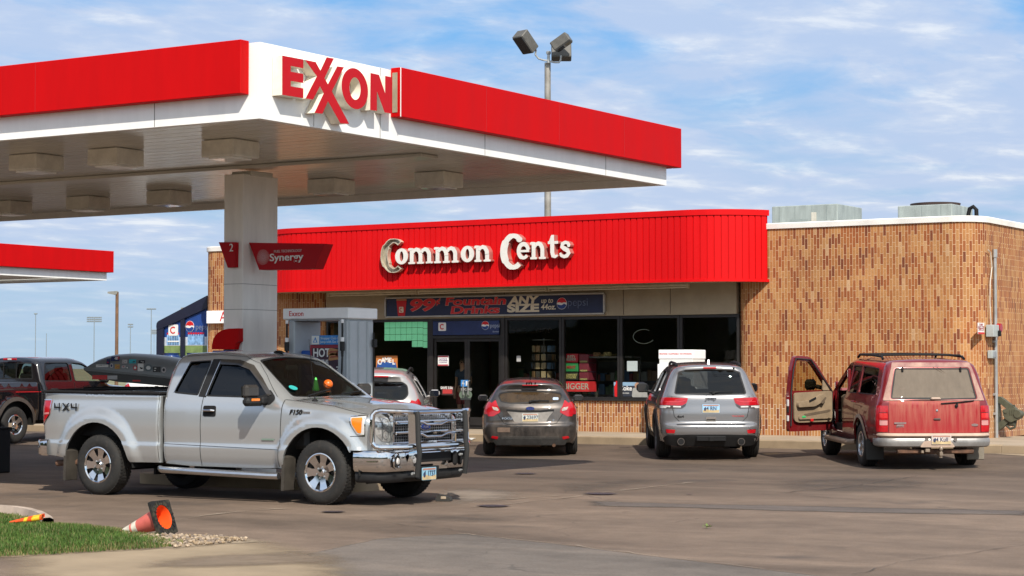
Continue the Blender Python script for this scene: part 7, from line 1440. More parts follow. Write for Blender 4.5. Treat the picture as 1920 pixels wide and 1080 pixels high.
    mb = MB(); prism(mb, [(.50, 1.70), (.80, 1.735), (.62, 1.80), (.55, 1.815)], -.014, .014, M=FY(0, 0, 0)); obj('roof_aerial', mb, P, t)
    wiper(B, t, (.02, 1.225), (-.40, 1.235), (-.05, 1.205))
    mb = MB(); box(mb, (.12, .25, .43), (.02, .02, .02)); [box(mb, (bpos(B, y, .60)[0]), (.012, .022, .022), .004) for y in (.26, -.27, .68, -.70)]; obj('parking_sensor', mb, ALLOY, t)
    for x in AX:
        for sg in (-1, 1): wheel(t, x, sg*.81, r, .265, .235, sg, 5, mat('dark_alloy', (.2, .2, .21), .3, metal=.8), lug=5)
    arches(t, AX, r, .46, .925); chassis(t, .3, 4.5, .9, .34, AX, r)
silver_suv()
# ---------------------------------------------------------------- dusty red full-size utility with its door open
def red_suv():
    t = park(1752, 33.5, 'sport_utility', 'dusty red full size utility with its driver door wide open', 'car', R(125.0), -.02)
    RP = paint('red_paint', (.19, .006, .010), metal=.25, rough=.3, dust=.14, dustcol=(.30, .16, .12), zlo=.2, zhi=1.6)
    RD = paint('red_paint_dusty', (.29, .004, .008), coat=.2, metal=.0, rough=.5, dust=.9, dustcol=(.42, .165, .11), zlo=1.22, zhi=.72, streak=True)
    AX, r = (1.20, 4.22), .385
    prof = curve([(.32, .90), (.45, .945), (.62, .985), (.85, .995), (1.05, .985), (1.16, .955), (1.22, .93), (1.70, .80), (1.86, .72), (2.0, .62)])
    def S(x, z): return prof(z)+sum(.025*(1-sstep(.45, .60, np.hypot(x-a, z-r))) for a in AX)-.06*sstep(4.2, 5.2, x)**2-.03*sstep(1., .0, x)
    T = lin([(-.2, 1.84), (.4, 1.86), (1.2, 1.875), (2.6, 1.875), (2.95, 1.83), (3.85, 1.27), (4.0, 1.23), (5.0, 1.10), (5.3, .95)], .12)
    XBc = curve([(.3, .08), (.5, .02), (.62, .0), (1.15, .02), (1.20, .045), (1.72, .21), (1.80, .25), (2.0, .38)])
    B = Body(S, lambda x, y: T(x)-.03*(y/.7)**2, lambda y, z: 5.1-.15*(y/.9)**2, lambda y, z: XBc(z)+.07*(y/.9)**4, 2.6, kf=.2, kb=.10, kt=.12, zin=.8)
    rg = rnd(sym([(.0, 1.715), (.625, 1.715), (.73, 1.20), (.0, 1.185)])[:-1], .04)
    q2 = rnd([(1.78, 1.24), (2.46, 1.235), (2.50, 1.715), (1.86, 1.72)], .05); q3 = rnd([(.42, 1.26), (1.66, 1.245), (1.74, 1.72), (.60, 1.70)], .06); q1 = rnd([(2.62, 1.23), (3.62, 1.22), (3.12, 1.66), (2.66, 1.715)], .05)
    dop = rnd([(2.56, 1.22), (2.60, 1.755), (2.80, 1.765), (3.10, 1.70), (3.66, 1.235), (3.66, .56), (3.5, .50), (2.75, .50), (2.60, .62)], [.03, .05, .08, .08, .05, .06, .06, .1, .08])
    ws = rnd([(3.80, -.80), (3.86, 0), (3.80, .80), (3.02, .66), (2.97, 0), (3.02, -.66)], .06)
    bot = [(.06, .50), (.5, .46)]+arch(AX[0], r, .46, 8, 172)+[(1.75, .42), (3.7, .42)]+arch(AX[1], r, .46, 8, 172)+[(4.75, .46), (5.05, .5)]
    sh = B.shell(.4, (.02, 5.08), bot, {'R': [q1, q2, q3], 'L': [dop, q2, q3], 'T': [ws], 'B': [rg]}, step=.065, zrear=.50, zfront=.5, hlip=.05)
    obj('body', sh, RP, t)
    # tailgate skin over the rear, coated in road dust
    tg = rnd(sym([(.765, 1.165), (.765, .64)]), .02); tgo = patch(B, t, 'B', tg, RD, 'tailgate', .008, .012)
    fr_o = rnd(sym([(.0, 1.80), (.655, 1.80), (.85, 1.19), (.85, 1.172), (.0, 1.172)])[1:-1], .02); mb = MB(); B.panel(mb, 'B', fr_o, [inset(rg, -.012)], step=.06, off=.008, lip=.01); obj('rear_window_frame', mb, paint('frame_dust', (.24, .10, .09), rough=.6, dust=1.3, dustcol=(.52, .36, .28), zlo=.3, zhi=2.4, coat=.2), t)
    GR = glass('dusty_glass', (.10, .10, .10), dirt=.8, dlo=.95, dirtcol=(.20, .165, .132)); GS = glass('suv_tint', (.05, .05, .05)); rear_glass(B, t, rg, GR)
    GS = glass('suv_tint2', (.05, .05, .05), ior=1.3); side_glass(B, t, [q2, q3], GS); side_glass(B, t, [q1], GS, kinds='R'); front_glass(B, t, ws, glass('suv_windscreen', (.6, .63, .62)))
    interior(t, .4, 3.6, .80, .62, 1.6, TANIN, ((2.75, -.42), (2.75, .42), (1.75, -.42), (1.75, .42)))
    mb = MB(); box(mb, (3.66, .87, 1.0), (.10, .06, .8), .02); box(mb, (2.54, .88, 1.1), (.08, .06, 1.1), .02); box(mb, (3.1, .88, .50), (1.1, .1, .06), .01); obj('door_jamb', mb, RP, t)
    for sg in (-1, 1):
        k = 'R' if sg < 0 else 'L'
        q = rnd([(sg*.775, 1.09), (sg*.915, 1.09), (sg*.925, .655), (sg*.785, .655)], .02); l = lamp(B, t, 'B', q, REDL, off=.010)
        mb = MB()
        for z in (.975, .85): B.strip(mb, 'B', [(sg*.785, z), (sg*.915, z)], .014, .014)
        obj('lamp_divider', mb, RP, l)
        mb = MB(); B.panel(mb, 'B', rnd(rect(min(sg*.79, sg*.91), .765, max(sg*.79, sg*.91), .845), .01), step=.05, off=.014, lip=.003); obj('reversing_lens', mb, mat('pink_lens', (.55, .26, .25), .2, coat=.5), l)
        mb = MB(); B.panel(mb, 'B', rnd(rect(min(sg*.79, sg*.91), .885, max(sg*.79, sg*.91), .965), .01), step=.05, off=.014, lip=.003); obj('brake_lens', mb, mat('bright_red_lens', (.62, .03, .03), .15, coat=.6), l)
        lamp(B, t, k, rnd([(.06, .655), (.06, 1.09), (.16, 1.09), (.16, .655)], .012), REDL)
        for ax_ in AX: mb = MB(); B.strip(mb, k, arch(ax_, r, .49, 6, 176, 24), .065, .012); obj('wheel_arch_trim', mb, mat('tan_cladding', (.30, .22, .16), .55, var=.15), t)
        mb = MB()
        mb = MB(); B.strip(mb, k, [(1.75, .46), (3.7, .46)], .08, .008); B.strip(mb, k, [(.08, .56), (.66, .54)], .10, .008); obj('sill_cladding', mb, RP, t)
        mb = MB(); tube(mb, [(1.72, sg*.96, .40), (1.80, sg*1.06, .385), (3.62, sg*1.06, .37), (3.74, sg*.98, .38)], .05, 10); st = obj('running_board', mb, mat('tan_cladding', (.30, .22, .16), .55), t); mb = MB(); box(mb, (2.7, sg*1.0, .415), (1.8, .12, .014), .004); obj('tread_pad', mb, BLACK, st)
        mb = MB(); rl = [(.75, sg*.70, 1.855), (.85, sg*.69, 1.895), (1.6, sg*.68, 1.91), (2.5, sg*.69, 1.905), (2.62, sg*.70, 1.855)]; tube(mb, rl, .022, 8); obj('roof_rail', mb, BLACK, t)
        mb = MB(); box(mb, (.64, sg*.86, .33), (.02, .30, .36), .01); obj('mud_flap', mb, mat('mud_flap_dark', (.035, .034, .032), .8) if sg > 0 else mat('mud_flap_dusty', (.22, .19, .15), .8), t)
        mb = MB(); tube(mb, [(1.66, sg*(float(prof(1.06))+.0), 1.10), (1.70, sg*(float(prof(1.06))+.03), 1.10), (1.80, sg*(float(prof(1.06))+.03), 1.10), (1.84, sg*float(prof(1.06)), 1.10)], .016, 6); obj('door_handle', mb, RP, t)
    mb = MB(); [tube(mb, [(x, -.69, 1.915), (x, 0, 1.925), (x, .69, 1.915)], .016, 8) for x in (.95, 2.35)]; obj('roof_bar', mb, BLACK, t)
    gaps(B, t, [('R', [(1.72, 1.22), (1.70, .62)]), ('L', [(1.72, 1.22), (1.70, .80)]), ('R', [(2.53, 1.22), (2.53, .5)]), ('L', [(2.52, 1.22), (2.52, .5)]), ('R', [(3.68, 1.2), (3.68, .5)]), ('B', [(.755, 1.178), (-.755, 1.178)]), ('B', [(.77, .63), (-.77, .63)])], .012, .004)
    # rear bumper, tan step over silver
    def bump(name, z0, z1, xo, wy, m, bow=.10):
        pts = [(.36, wy+.01), (.12, wy), (.0, wy-.05)]+[(xo+bow*abs(y/wy)**2.5*.7, y) for y in np.linspace(wy-.16, -wy+.16, 13)]+[(.0, -wy+.05), (.12, -wy), (.36, -wy-.01)]
        Pp = np.array(pts); tt = np.gradient(Pp, axis=0); tt /= np.linalg.norm(tt, axis=1, keepdims=True); nr = np.stack([-tt[:, 1], tt[:, 0]], 1); nr = -nr if nr[8, 0] > 0 else nr; zz = [z0, z0+.02, (z0+z1)/2, z1-.02, z1, z1]; oo = [-.04, -.008, .004, -.002, -.016, -.2]; k = 6
        mb = MB(); v = [(*(Pp[i]+nr[i]*o), z) for i in range(len(pts)) for o, z in zip(oo, zz)]; mb.add(v, [(i*k+j, (i+1)*k+j, (i+1)*k+j+1, i*k+j+1) for i in range(len(pts)-1) for j in range(k-1)]); return obj(name, mb, m, t, sharp=45)
    bp = bump('rear_bumper', .405, .555, -.135, .955, mat('bumper_silver', (.30, .285, .27), .4, metal=.45, var=.15)); bump('bumper_step', .557, .635, -.13, .95, mat('bumper_tan', (.44, .32, .245), .6, var=.15)); 
    mb = MB(); prism(mb, rnd([(-.30, .41), (.30, .41), (.22, .515), (-.22, .515)], .04), 0, .02, M=basis((-.137, 0, 0), (0, -1, 0), (0, 0, 1))); obj('plate_surround', mb, mat('bumper_tan', (.44, .32, .245), .6), bp)
    plate(t, (-.165, -.06, .535), (0, -1, 0), (0, 0, 1), .33, .155, '4 Kull', pale=(.60, .52, .48))
    mb = MB(); [cyl(mb, (-.13, y, .535), (-.155, y, .535), .03, seg=12) for y in (-.30, .18)]; obj('plate_lamp', mb, CHROME, bp)
    mb = MB(); box(mb, (.0, 0, .335), (.09, 1.25, .075), .012); cyl(mb, (.0, -.64, .335), (.0, .64, .335), .045); obj('tow_bar', mb, RUSTM, t)
    mb = MB(); box(mb, (-.14, -.04, .30), (.22, .06, .06), .008); cyl(mb, (-.22, -.04, .30), (-.22, -.04, .36), .02); lathe(mb, [(.0, .0), (.03, .01), (.034, .035), (.025, .06), (0, .07)], 14, Matrix.Translation((-.22, -.04, .36))); box(mb, (-.09, .16, .355), (.1, .08, .06), .01); box(mb, (-.09, .24, .33), (.05, .05, .05), .01); cyl(mb, (-.2, -.04, .24), (-.2, -.04, .30), .03, seg=10); obj('tow_ball', mb, mat('worn_steel', (.42, .33, .25), .35, metal=.7, var=.2), t)
    c, n = bpos(B, -.02, 1.20, 'B', .016); mb = MB(); box(mb, c, (.05, .17, .045), .018); obj('window_handle', mb, mat('handle_dust', (.45, .33, .26), .7), t)
    c, n = bpos(B, -.03, .865, 'B', .014); mb = MB(); box(mb, c, (.03, .12, .035), .012); obj('tailgate_handle', mb, mat('handle_dark', (.07, .05, .045), .5), tgo); mb = MB(); lathe(mb, [(.022, 0), (.018, .01), (0, .012)], 14, rearM(B, -.03, 1.01, .010)); obj('lock', mb, ALLOY, tgo)
    mb = MB(); prism(mb, disc(.022, 24, .058), 0, .008, M=rearM(B, -.67, .77, .009)); obj('badge', mb, mat('badge_dull', (.30, .22, .21), .4, metal=.4), tgo); mb = MB(); prism(mb, rect(-.10, -.012, .10, .016), 0, .006, M=rearM(B, .585, .80, .009)); prism(mb, rnd(rect(-.06, -.05, .06, -.022), .015), 0, .006, M=rearM(B, .585, .80, .009)); text(mb, 'EDDIE', .05, .004, rearM(B, .585, .745, .009)); obj('badge_lettering', mb, MATS['badge_dull'], tgo)
    wiper(B, t, (-.10, 1.125), (-.66, 1.165), (-.36, 1.085)); mb = MB()
    for y in (.50, -.48): c, n = bpos(B, y, 1.68, 'B', .012); box(mb, c, (.02, .035, .085), .01)
    obj('window_hinge', mb, BLACK, t)
    # open driver's door
    dr = sub('door', t, (3.66, .965, 0), (0, 0, R(-58)))      # closed it points to -x; swings outward
    def dz(y): return -(y-1.15)*.20 if y > 1.15 else 0
    O = [(-1.08, .50), (-1.08, 1.22), (-1.02, 1.64), (-.95, 1.86), (-.80, 1.875), (-.55, 1.84), (-.42, 1.74), (-.01, 1.24), (-.01, .50)]; Wn = rnd([(-1.00, 1.235), (-.94, 1.62), (-.885, 1.79), (-.58, 1.765), (-.47, 1.67), (-.10, 1.235)], .03)
    mb = MB(); prism(mb, rnd(O, [.05, .03, .05, .06, .06, .08, .05, .04, .05]), -.05, .03, [Wn], M=FY(0, 0, 0)); obj('door_skin', mb, RP, dr)
    for i in range(0): pass
    mb = MB(); ip = rnd([(-1.0, .70), (-1.0, 1.20), (-.06, 1.225), (-.06, .66), (-.9, .66)], .06); prism(mb, ip, .055, .085, M=FY(0, 0, 0)); prism(mb, rnd([(-.98, 1.0), (-.5, 1.06), (-.3, 1.12), (-.30, 1.05), (-.5, .96), (-.9, .92)], .03), .085, .14, M=FY(0, 0, 0)); pn = None
    for_ = Matrix.Scale(-1, 4, (0, 1, 0)) 
    mb2 = MB(); prism(mb2, ip, .052, .082, M=FY(0, 0, 0)); prism(mb2, rnd([(-.96, .94), (-.96, 1.04), (-.62, 1.06), (-.36, 1.17), (-.25, 1.16), (-.34, 1.04), (-.55, .95)], .04), .082, .15, M=FY(0, 0, 0)); prism(mb2, rnd([(-.92, .72), (-.10, .72), (-.08, .86), (-.2, .885), (-.9, .80)], .04), .082, .115, M=FY(0, 0, 0)); obj('inner_panel', mb2, TANIN, dr)
    mb2 = MB(); prism(mb2, rnd([(-.80, .815), (-.15, .885), (-.13, .86), (-.2, .835), (-.75, .775)], .015), .112, .120, M=FY(0, 0, 0)); prism(mb2, rnd([(-.42, 1.02), (-.30, 1.12), (-.27, 1.10), (-.36, .99)], .02), .148, .156, M=FY(0, 0, 0)); obj('pocket', mb2, mat('pocket_lining', (.12, .085, .055), .8), dr)
    mb2 = MB(); box(mb2, (-.62, -.158, 1.075), (.18, .012, .04), .005, rot=Matrix.Rotation(R(-20), 3, 'Y')); obj('switch_panel', mb2, BLACK, dr); mb2 = MB(); box(mb2, (-.80, -.12, .765), (.09, .008, .035), .004); obj('green_reflector', mb2, mat('green_tag', (.05, .45, .15), .4), dr); mb2 = MB(); box(mb2, (-.60, -.12, .70), (.07, .008, .05), .004); obj('red_reflector', mb2, RED, dr)
    mb2 = MB(); [box(mb2, (-1.085, .0, z), (.012, .05, h), .003) for z, h in ((1.02, .12), (.74, .10))]; obj('door_label', mb2, WHT, dr); mb2 = MB(); box(mb2, (-1.088, .0, .90), (.02, .05, .10), .006); tube(mb2, [(-1.06, -.055, .6), (-1.055, -.057, .75), (-1.04, -.057, .95), (-1.055, -.057, 1.2), (-.995, -.055, 1.62), (-.935, -.055, 1.825), (-.57, -.055, 1.80), (-.04, -.055, 1.22), (-.03, -.055, .64)], .014, 6); obj('door_seal', mb2, RUBBER, dr)
    mb2 = MB(); prism(mb2, inset(Wn, -.006), -.012, -.006, M=FY(0, 0, 0)); obj('door_window', mb2, glass('door_glass', (.74, .70, .58)), dr); mb2 = MB(); prism(mb2, rnd([(-.28, 1.235), (-.10, 1.235), (-.27, 1.43)], .02), .04, .06, M=FY(0, 0, 0)); obj('mirror_sail', mb2, TANIN, dr)
    m_ = sub('wing_mirror', t, (0, 0, 0)); m_.parent = dr; mb2 = MB(); box(mb2, (-.34, .20, 1.335), (.27, .12, .20), .05); tube(mb2, [(-.16, .02, 1.27), (-.25, .14, 1.30)], .04, 8); obj('mirror_shell', mb2, BLACK, m_)
    for x in AX:
        for sg in (-1, 1): wheel(t, x, sg*.85, r, .265, .215, sg, 5, ALLOY, lug=5)
    arches(t, AX, r, .48, .965); chassis(t, .3, 4.8, .95, .46, AX, r)
red_suv()
# ---------------------------------------------------------------- white crossover behind the pump
def small_suv(t, P, GS, dims, tl=None, plate_txt=None):
    ln, wd, ht, AX, r = dims; k = ht/1.69; w_ = wd/2
    prof = curve([(.22*k, w_*.90), (.4*k, w_*.97), (.7*k, w_), (.95*k, w_*.985), (1.08*k, w_*.95), (1.2*k, w_*.89), (1.5*k, w_*.70), (1.75*k, w_*.55)])
    def S(x, z): return prof(z)+sum(.02*(1-sstep(.42, .56, np.hypot(x-a, z-r))) for a in AX)-.10*sstep(ln-.9, ln, x)**2-.06*sstep(.9, .0, x)
    T = lin([(-.2, 1.52*k), (.35, 1.60*k), (1.0, 1.665*k), (1.8, 1.69*k), (2.4, 1.63*k), (3.5, 1.10*k), (3.7, 1.06*k), (ln-.3, .90*k), (ln, .75*k)], .18)
    XBc = curve([(.2, .12), (.4, .0), (.62, .0), (.7, .03), (.95, .08), (1.02, .10), (1.40*k, .34), (1.48*k, .33), (1.52*k, .26), (1.8*k, .4)])
    B = Body(S, lambda x, y: T(x)-.05*(y/.6)**2, lambda y, z: ln-.25*(y/.9)**2, lambda y, z: XBc(z)+.16*(y/.9)**3, 2.2, kf=.2, kb=.18, kt=.13, zin=.65)
    rg = rnd(sym([(.0, 1.44*k), (.52, 1.43*k), (.62, 1.36*k), (.65, 1.17*k), (.56, 1.07*k), (.0, 1.05*k)])[:-1], .05)
    q1 = rnd([(2.3, 1.04*k), (3.3, 1.03*k), (2.85, 1.32*k), (2.35, 1.52*k)], .05); q2 = rnd([(1.28, 1.07*k), (2.22, 1.045*k), (2.26, 1.53*k), (1.40, 1.53*k)], .05); q3 = rnd([(.62, 1.20*k), (1.2, 1.08*k), (1.3, 1.51*k), (.95, 1.45*k)], .06)
    ws = rnd([(3.40, -.68), (3.48, 0), (3.40, .68), (2.72, .55), (2.66, 0), (2.72, -.55)], .06)
    bot = [(.12, .28), (.45, .27)]+arch(AX[0], r, .41, -8, 188)+[(AX[0]+.55, .25), (AX[1]-.55, .25)]+arch(AX[1], r, .41, -8, 188)+[(ln-.4, .28), (ln-.15, .3)]
    obj('body', B.shell(.25, (.03, ln-.02), bot, {'R': [q1, q2, q3], 'L': [q1, q2, q3], 'T': [ws], 'B': [rg]}, step=.07, zrear=.28, zfront=.3), P, t)
    side_glass(B, t, [q1, q2, q3], GS); rear_glass(B, t, rg, GS); front_glass(B, t, ws, GS); interior(t, .5, 3.3, .72, .45, 1.4, DKIN, ((2.1, -.36), (2.1, .36)))
    for sg in (-1, 1):
        s_ = 'R' if sg < 0 else 'L'
        lamp(B, t, 'B', rnd([(sg*.70, 1.07*k), (sg*.78, 1.05*k), (sg*.82, .86*k), (sg*.74, .83*k), (sg*.62, .86*k)], .02), REDL); lamp(B, t, s_, rnd([(.20, .86*k), (.22, 1.04*k), (.34, 1.10*k), (.40, 1.0*k), (.30, .86*k)], .02), REDL)
        m_ = sub('wing_mirror', t, (3.0, sg*w_*.95, 1.06*k)); mb = MB(); box(mb, (0, sg*.13, .05), (.12, .22, .15), .05); tube(mb, [(.03, -sg*.03, -.03), (.02, sg*.07, .0)], .03, 8); obj('mirror_shell', mb, P, m_); mb = MB(); box(mb, (-.062, sg*.13, .05), (.006, .18, .12), .003); obj('mirror_glass', mb, MIRG, m_)
        mb = MB(); tube(mb, [(1.5, sg*(w_+.0), .92*k), (1.55, sg*(w_+.03), .92*k), (1.68, sg*(w_+.03), .92*k), (1.73, sg*w_, .92*k)], .015, 6); tube(mb, [(2.5, sg*(w_+.0), .90*k), (2.55, sg*(w_+.03), .90*k), (2.68, sg*(w_+.03), .90*k), (2.73, sg*w_, .90*k)], .015, 6); obj('door_handle', mb, CHROME, t)
        mb = MB(); tube(mb, [(.85, sg*.60, 1.60*k), (.95, sg*.60, 1.645*k), (1.6, sg*.60, 1.68*k), (2.2, sg*.60, 1.66*k), (2.35, sg*.6, 1.60*k)], .018, 8); obj('roof_rail', mb, BLACK, t)
    gaps(B, t, [('B', sym([(.68, 1.0*k), (.64, .80*k), (.5, .66*k)])), ('R', [(2.26, 1.03*k), (2.24, .3)]), ('L', [(2.26, 1.03*k), (2.24, .3)]), ('R', [(3.36, 1.0*k), (3.3, .35)]), ('L', [(3.36, 1.0*k), (3.3, .35)]), ('R', [(1.24, 1.06*k), (1.3, .7)]), ('L', [(1.24, 1.06*k), (1.3, .7)])], .010)
    mb = MB(); box(mb, (.26, 0, 1.535*k), (.02, .5, .03), .006); obj('brake_light', mb, REDL, t); patch(B, t, 'B', rnd(sym([(.7, .42), (.72, .3)]), .03), TRIM, 'lower_bumper', .006, .01)
    if plate_txt: c, n = bpos(B, 0, .80, 'B', .01); plate(t, c, (0, -1, 0), (.06, 0, 1), .305, .155, plate_txt)
    for x in AX:
        for sg in (-1, 1): wheel(t, x, sg*(w_-.12), r, .225, .215, sg, 6, ALLOY, lug=5)
    arches(t, AX, r, .43, w_-.02); chassis(t, .35, ln-.35, w_-.05, .33, AX, r); return B
cw = park(703, 39.4, 'crossover_car', 'white crossover parked behind the fuel pump beside the shop door', 'car', HEAD)
small_suv(cw, paint('white_pearl_paint', (.42, .41, .405), metal=.35, rough=.3, dust=.3, zlo=.2, zhi=1.0), glass('suv_dark_glass', (.05, .055, .06)), (4.76, 1.88, 1.68, (.95, 3.78), .36), plate_txt='4 1120')
cw2 = thing('crossover_car', 'white car mostly hidden behind the roof box and black pickup', 'car', (at(228, 690, t=52)[0], at(228, 690, t=52)[1], .1), R(32))
small_suv(cw2, paint('white_paint', (.70, .70, .70), rough=.3), glass('suv_dark_glass', (.05, .055, .06)), (4.8, 1.88, 1.86, (.95, 3.78), .36))
# ---------------------------------------------------------------- black pickup parked facing the store
def black_truck():
    t = thing('pickup_truck', 'black crew cab pickup with tan flared arches at the left edge', 'pickup truck', (-34.15, 32.1, gz(33)), R(91))
    P = paint('black_paint', (.005, .005, .007), rough=.15, dust=.02, dustcol=(.08, .06, .045), zlo=.3, zhi=1.2); FX_, r = 3.66, .41
    prof = curve([(.35, .93), (.5, .97), (.75, 1.0), (1.1, 1.0), (1.28, .96), (1.36, .93), (1.85, .74), (2.1, .62)])
    fl = lambda x, z: sum(.035*(1-sstep(.55, .70, np.hypot(x-a, z-r))) for a in (0, FX_))
    S = lambda x, z: prof(z)+fl(x, z)-.09*sstep(3.8, 4.7, x)**2
    T = lin([(.5, 1.90), (1.2, 1.935), (2.1, 1.935), (2.45, 1.86), (3.1, 1.36), (3.3, 1.33), (4.4, 1.22), (4.8, 1.1)], .14)
    B = Body(S, lambda x, y: T(x)-.04*(y/.7)**2, lambda y, z: 4.6-.1*(y/.9)**2, lambda y, z: .78+.16*np.maximum(z-1.35, 0)+.06*(y/.9)**4, 2.6, kf=.2, kb=.12, kt=.14, zin=.8)
    rg = rnd(sym([(.62, 1.80), (.70, 1.42)]), .05); q1 = rnd([(1.94, 1.37), (2.92, 1.36), (2.52, 1.70), (2.30, 1.79), (1.97, 1.80)], .06); q2 = rnd([(.95, 1.38), (1.85, 1.37), (1.87, 1.80), (1.12, 1.80)], .06); ws = rnd([(3.08, -.78), (3.16, 0), (3.08, .78), (2.55, .62), (2.48, 0), (2.55, -.62)], .06)
    bot = [(.80, .5), (3.0, .48)]+arch(FX_, r, .53, 0, 170)+[(4.3, .6), (4.5, .6)]
    obj('body', B.shell(.5, (.80, 4.58), bot, {'R': [q1, q2], 'L': [q1, q2], 'T': [ws], 'B': [rg]}, step=.07, zrear=.5, zfront=.6), P, t)
    G1 = glass('cab_glass', (.30, .36, .34)); side_glass(B, t, [q2], glass('suv_dark_glass', (.05, .055, .06))); side_glass(B, t, [q1], glass('clear_cab_glass', (.62, .68, .66))); rear_glass(B, t, rg, G1); front_glass(B, t, ws, glass('clear_cab_glass', (.62, .68, .66)))
    mb = MB(); [box(mb, (.80, y, 1.61), (.012, .02, .37)) for y in (-.2, .2)]; obj('window_divider', mb, TRIM, t); mb = MB(); box(mb, (.80, 0, 1.875), (.03, .42, .045), .01); obj('brake_light', mb, REDL, t); mb = MB(); box(mb, (.785, 0, 1.875), (.01, .12, .035), .004); obj('cargo_lamp', mb, CLEARL, t)
    interior(t, .9, 3.0, .8, .75, 1.6, DKIN, ((1.0, -.42), (1.0, .42), (2.0, -.42), (2.0, .42)))
    mb = MB(); [tube(mb, [(1.0+.0, y, 1.58), (.98, y, 1.70), (1.0, y+.2, 1.72), (1.0, y+.22, 1.58)], .01, 6) for y in (-.5, .25)]; obj('head_rest', mb, mat('grey_cabin', (.05, .05, .05), .8), t)
    Sb = lambda x, z: prof(np.minimum(z, 1.25))+fl(x, z)-.012; Bb = Body(Sb, lambda x, y: 1.36+0*x+0*y, lambda y, z: .74+0*y, lambda y, z: -1.15+.02*(y/.9)**2, 0, kf=.04, kb=.1, kt=.05, zin=.8)
    obj('bed', Bb.shell(.5, (-1.15, .74), [(-1.1, .52), (-.6, .5)]+arch(0, r, .53, 8, 172)+[(.6, .5), (.72, .5)], {'T': [rnd(rect(-1.05, -.8, .68, .8), .05)]}, step=.08, zrear=.52, zfront=.5), P, t)
    mb = MB(); box(mb, (-.2, 0, .8), (1.72, 1.64, .03)); [box(mb, (-.2, s*.82, 1.08), (1.72, .03, .54)) for s in (-1, 1)]; obj('bed_liner', mb, BLACK, t)
    for k, sg in (('R', -1), ('L', 1)):
        mb = MB(); Bb.strip(mb, k, arch(0, r, .575, 0, 180, 26), .09, .012); obj('wheel_arch_trim', mb, mat('arch_tan', (.055, .045, .038), .55, var=.2), t); mb = MB(); B.strip(mb, k, arch(FX_, r, .575, 0, 180, 26), .09, .012); obj('wheel_arch_trim', mb, mat('arch_tan', (.055, .045, .038), .55, var=.2), t)
        mb = MB(); Bb.strip(mb, k, [(.0, 1.14), (.72, 1.14)], .012, .004); B.strip(mb, k, [(.84, 1.14), (1.0, 1.14)], .012, .004); obj('pinstripe', mb, RED, t)
        lamp(Bb, t, 'B', rnd([(sg*.80, 1.28), (sg*.94, 1.28), (sg*.94, .86), (sg*.80, .86)], .02), REDL)
        mb = MB(); box(mb, (2.75, sg*1.10, 1.44), (.12, .22, .22), .04); tube(mb, [(2.78, sg*.95, 1.36), (2.76, sg*1.05, 1.38)], .03, 8); obj('wing_mirror', mb, BLACK, t); mb = MB(); tube(mb, [(1.10, sg*1.0, 1.2), (1.13, sg*1.035, 1.2), (1.26, sg*1.035, 1.2), (1.29, sg*1.0, 1.2)], .016, 6); obj('door_handle', mb, BLACK, t)
        for x in (0, FX_): wheel(t, x, sg*.85, r, .28, .22, sg, 5, CHROME, lug=8); obj('arch_liner', well(t, x, r, .57, sg*.98, sg*.5), WELL, t)
    gaps(B, t, [('R', [(1.90, 1.36), (1.88, .5)]), ('L', [(1.90, 1.36), (1.88, .5)]), ('R', [(3.0, 1.33), (2.98, .5)]), ('R', [(.94, 1.37), (.95, .8)])], .01)
    mb = MB(); box(mb, (-1.22, 0, .62), (.14, 1.9, .2), .04); obj('rear_bumper', mb, CHROME, t); mb = MB(); box(mb, (1.7, 0, .5), (5.2, 1.1, .2), .03); [cyl(mb, (x, -.8, r), (x, .8, r), .06) for x in (0, FX_)]; obj('chassis', mb, UNDER, t)
black_truck()
# ---------------------------------------------------------------- unseen tree belt added behind the camera as a dark band for reflections
mb = MB(); n_ = 160; v = []; f = []
for i in range(n_):
    a = R(-205+230*i/(n_-1)); rr_ = 95+6*math.sin(i*1.7)+4*math.sin(i*.61)
    for k, (dr, zf) in enumerate(((0, 0), (-2.5, .35), (-2, .7), (.5, 1), (4, .9), (6, 0))):
        h = 6.5+2.2*math.sin(i*.83)+1.6*math.sin(i*2.3+1)+RNG.normal(0, .6); v.append(((rr_+dr+RNG.normal(0, .5))*math.cos(a), (rr_+dr)*math.sin(a)-20, h*zf-.1))
for i in range(n_-1):
    for k in range(5): f.append((i*6+k, (i+1)*6+k, (i+1)*6+k+1, i*6+k+1))
mb.add(v, f); tag(obj('added_treeline', mb, mat('added_foliage', (.045, .06, .022), .9, var=.4, vscale=.4)), kind='stuff')
# ---------------------------------------------------------------- grey cargo box on a small black trailer
tp = 37.6; c0 = Vector(at(264, 690, t=tp)); m_ = tp/3770
tr = thing('utility_trailer', 'small black trailer with red and white reflector tape under the sticker covered box', 'trailer', (c0.x, c0.y, gz(c0.y)), R(31))
zb = 1.42
mb = MB(); box(mb, (0, 0, .62), (2.1, 1.2, .09), .01); [box(mb, (x, y, 1.0), (.06, .06, .72)) for x in (-.75, .2, .95) for y in (-.5, .5)]; box(mb, (0.05, -.5, 1.30), (2.0, .05, .10), .008); box(mb, (.05, .5, 1.30), (2.0, .05, .1), .008); box(mb, (1.5, 0, .58), (1.2, .08, .08)); obj('frame', mb, BLACK, tr)
mb = MB(); prism(mb, [(x, z) for x, z in arch(-.1, .36, .42, 0, 180, 14)]+[(x, z) for x, z in arch(-.1, .36, .40, 0, 180, 14)][::-1], -.11, .11, M=FY(0, -.72, 0)); prism(mb, [(x, z) for x, z in arch(-.1, .36, .42, 0, 180, 14)]+[(x, z) for x, z in arch(-.1, .36, .40, 0, 180, 14)][::-1], -.11, .11, M=FY(0, .72, 0)); obj('fender', mb, mat('fender_brown', (.09, .07, .055), .5), tr)
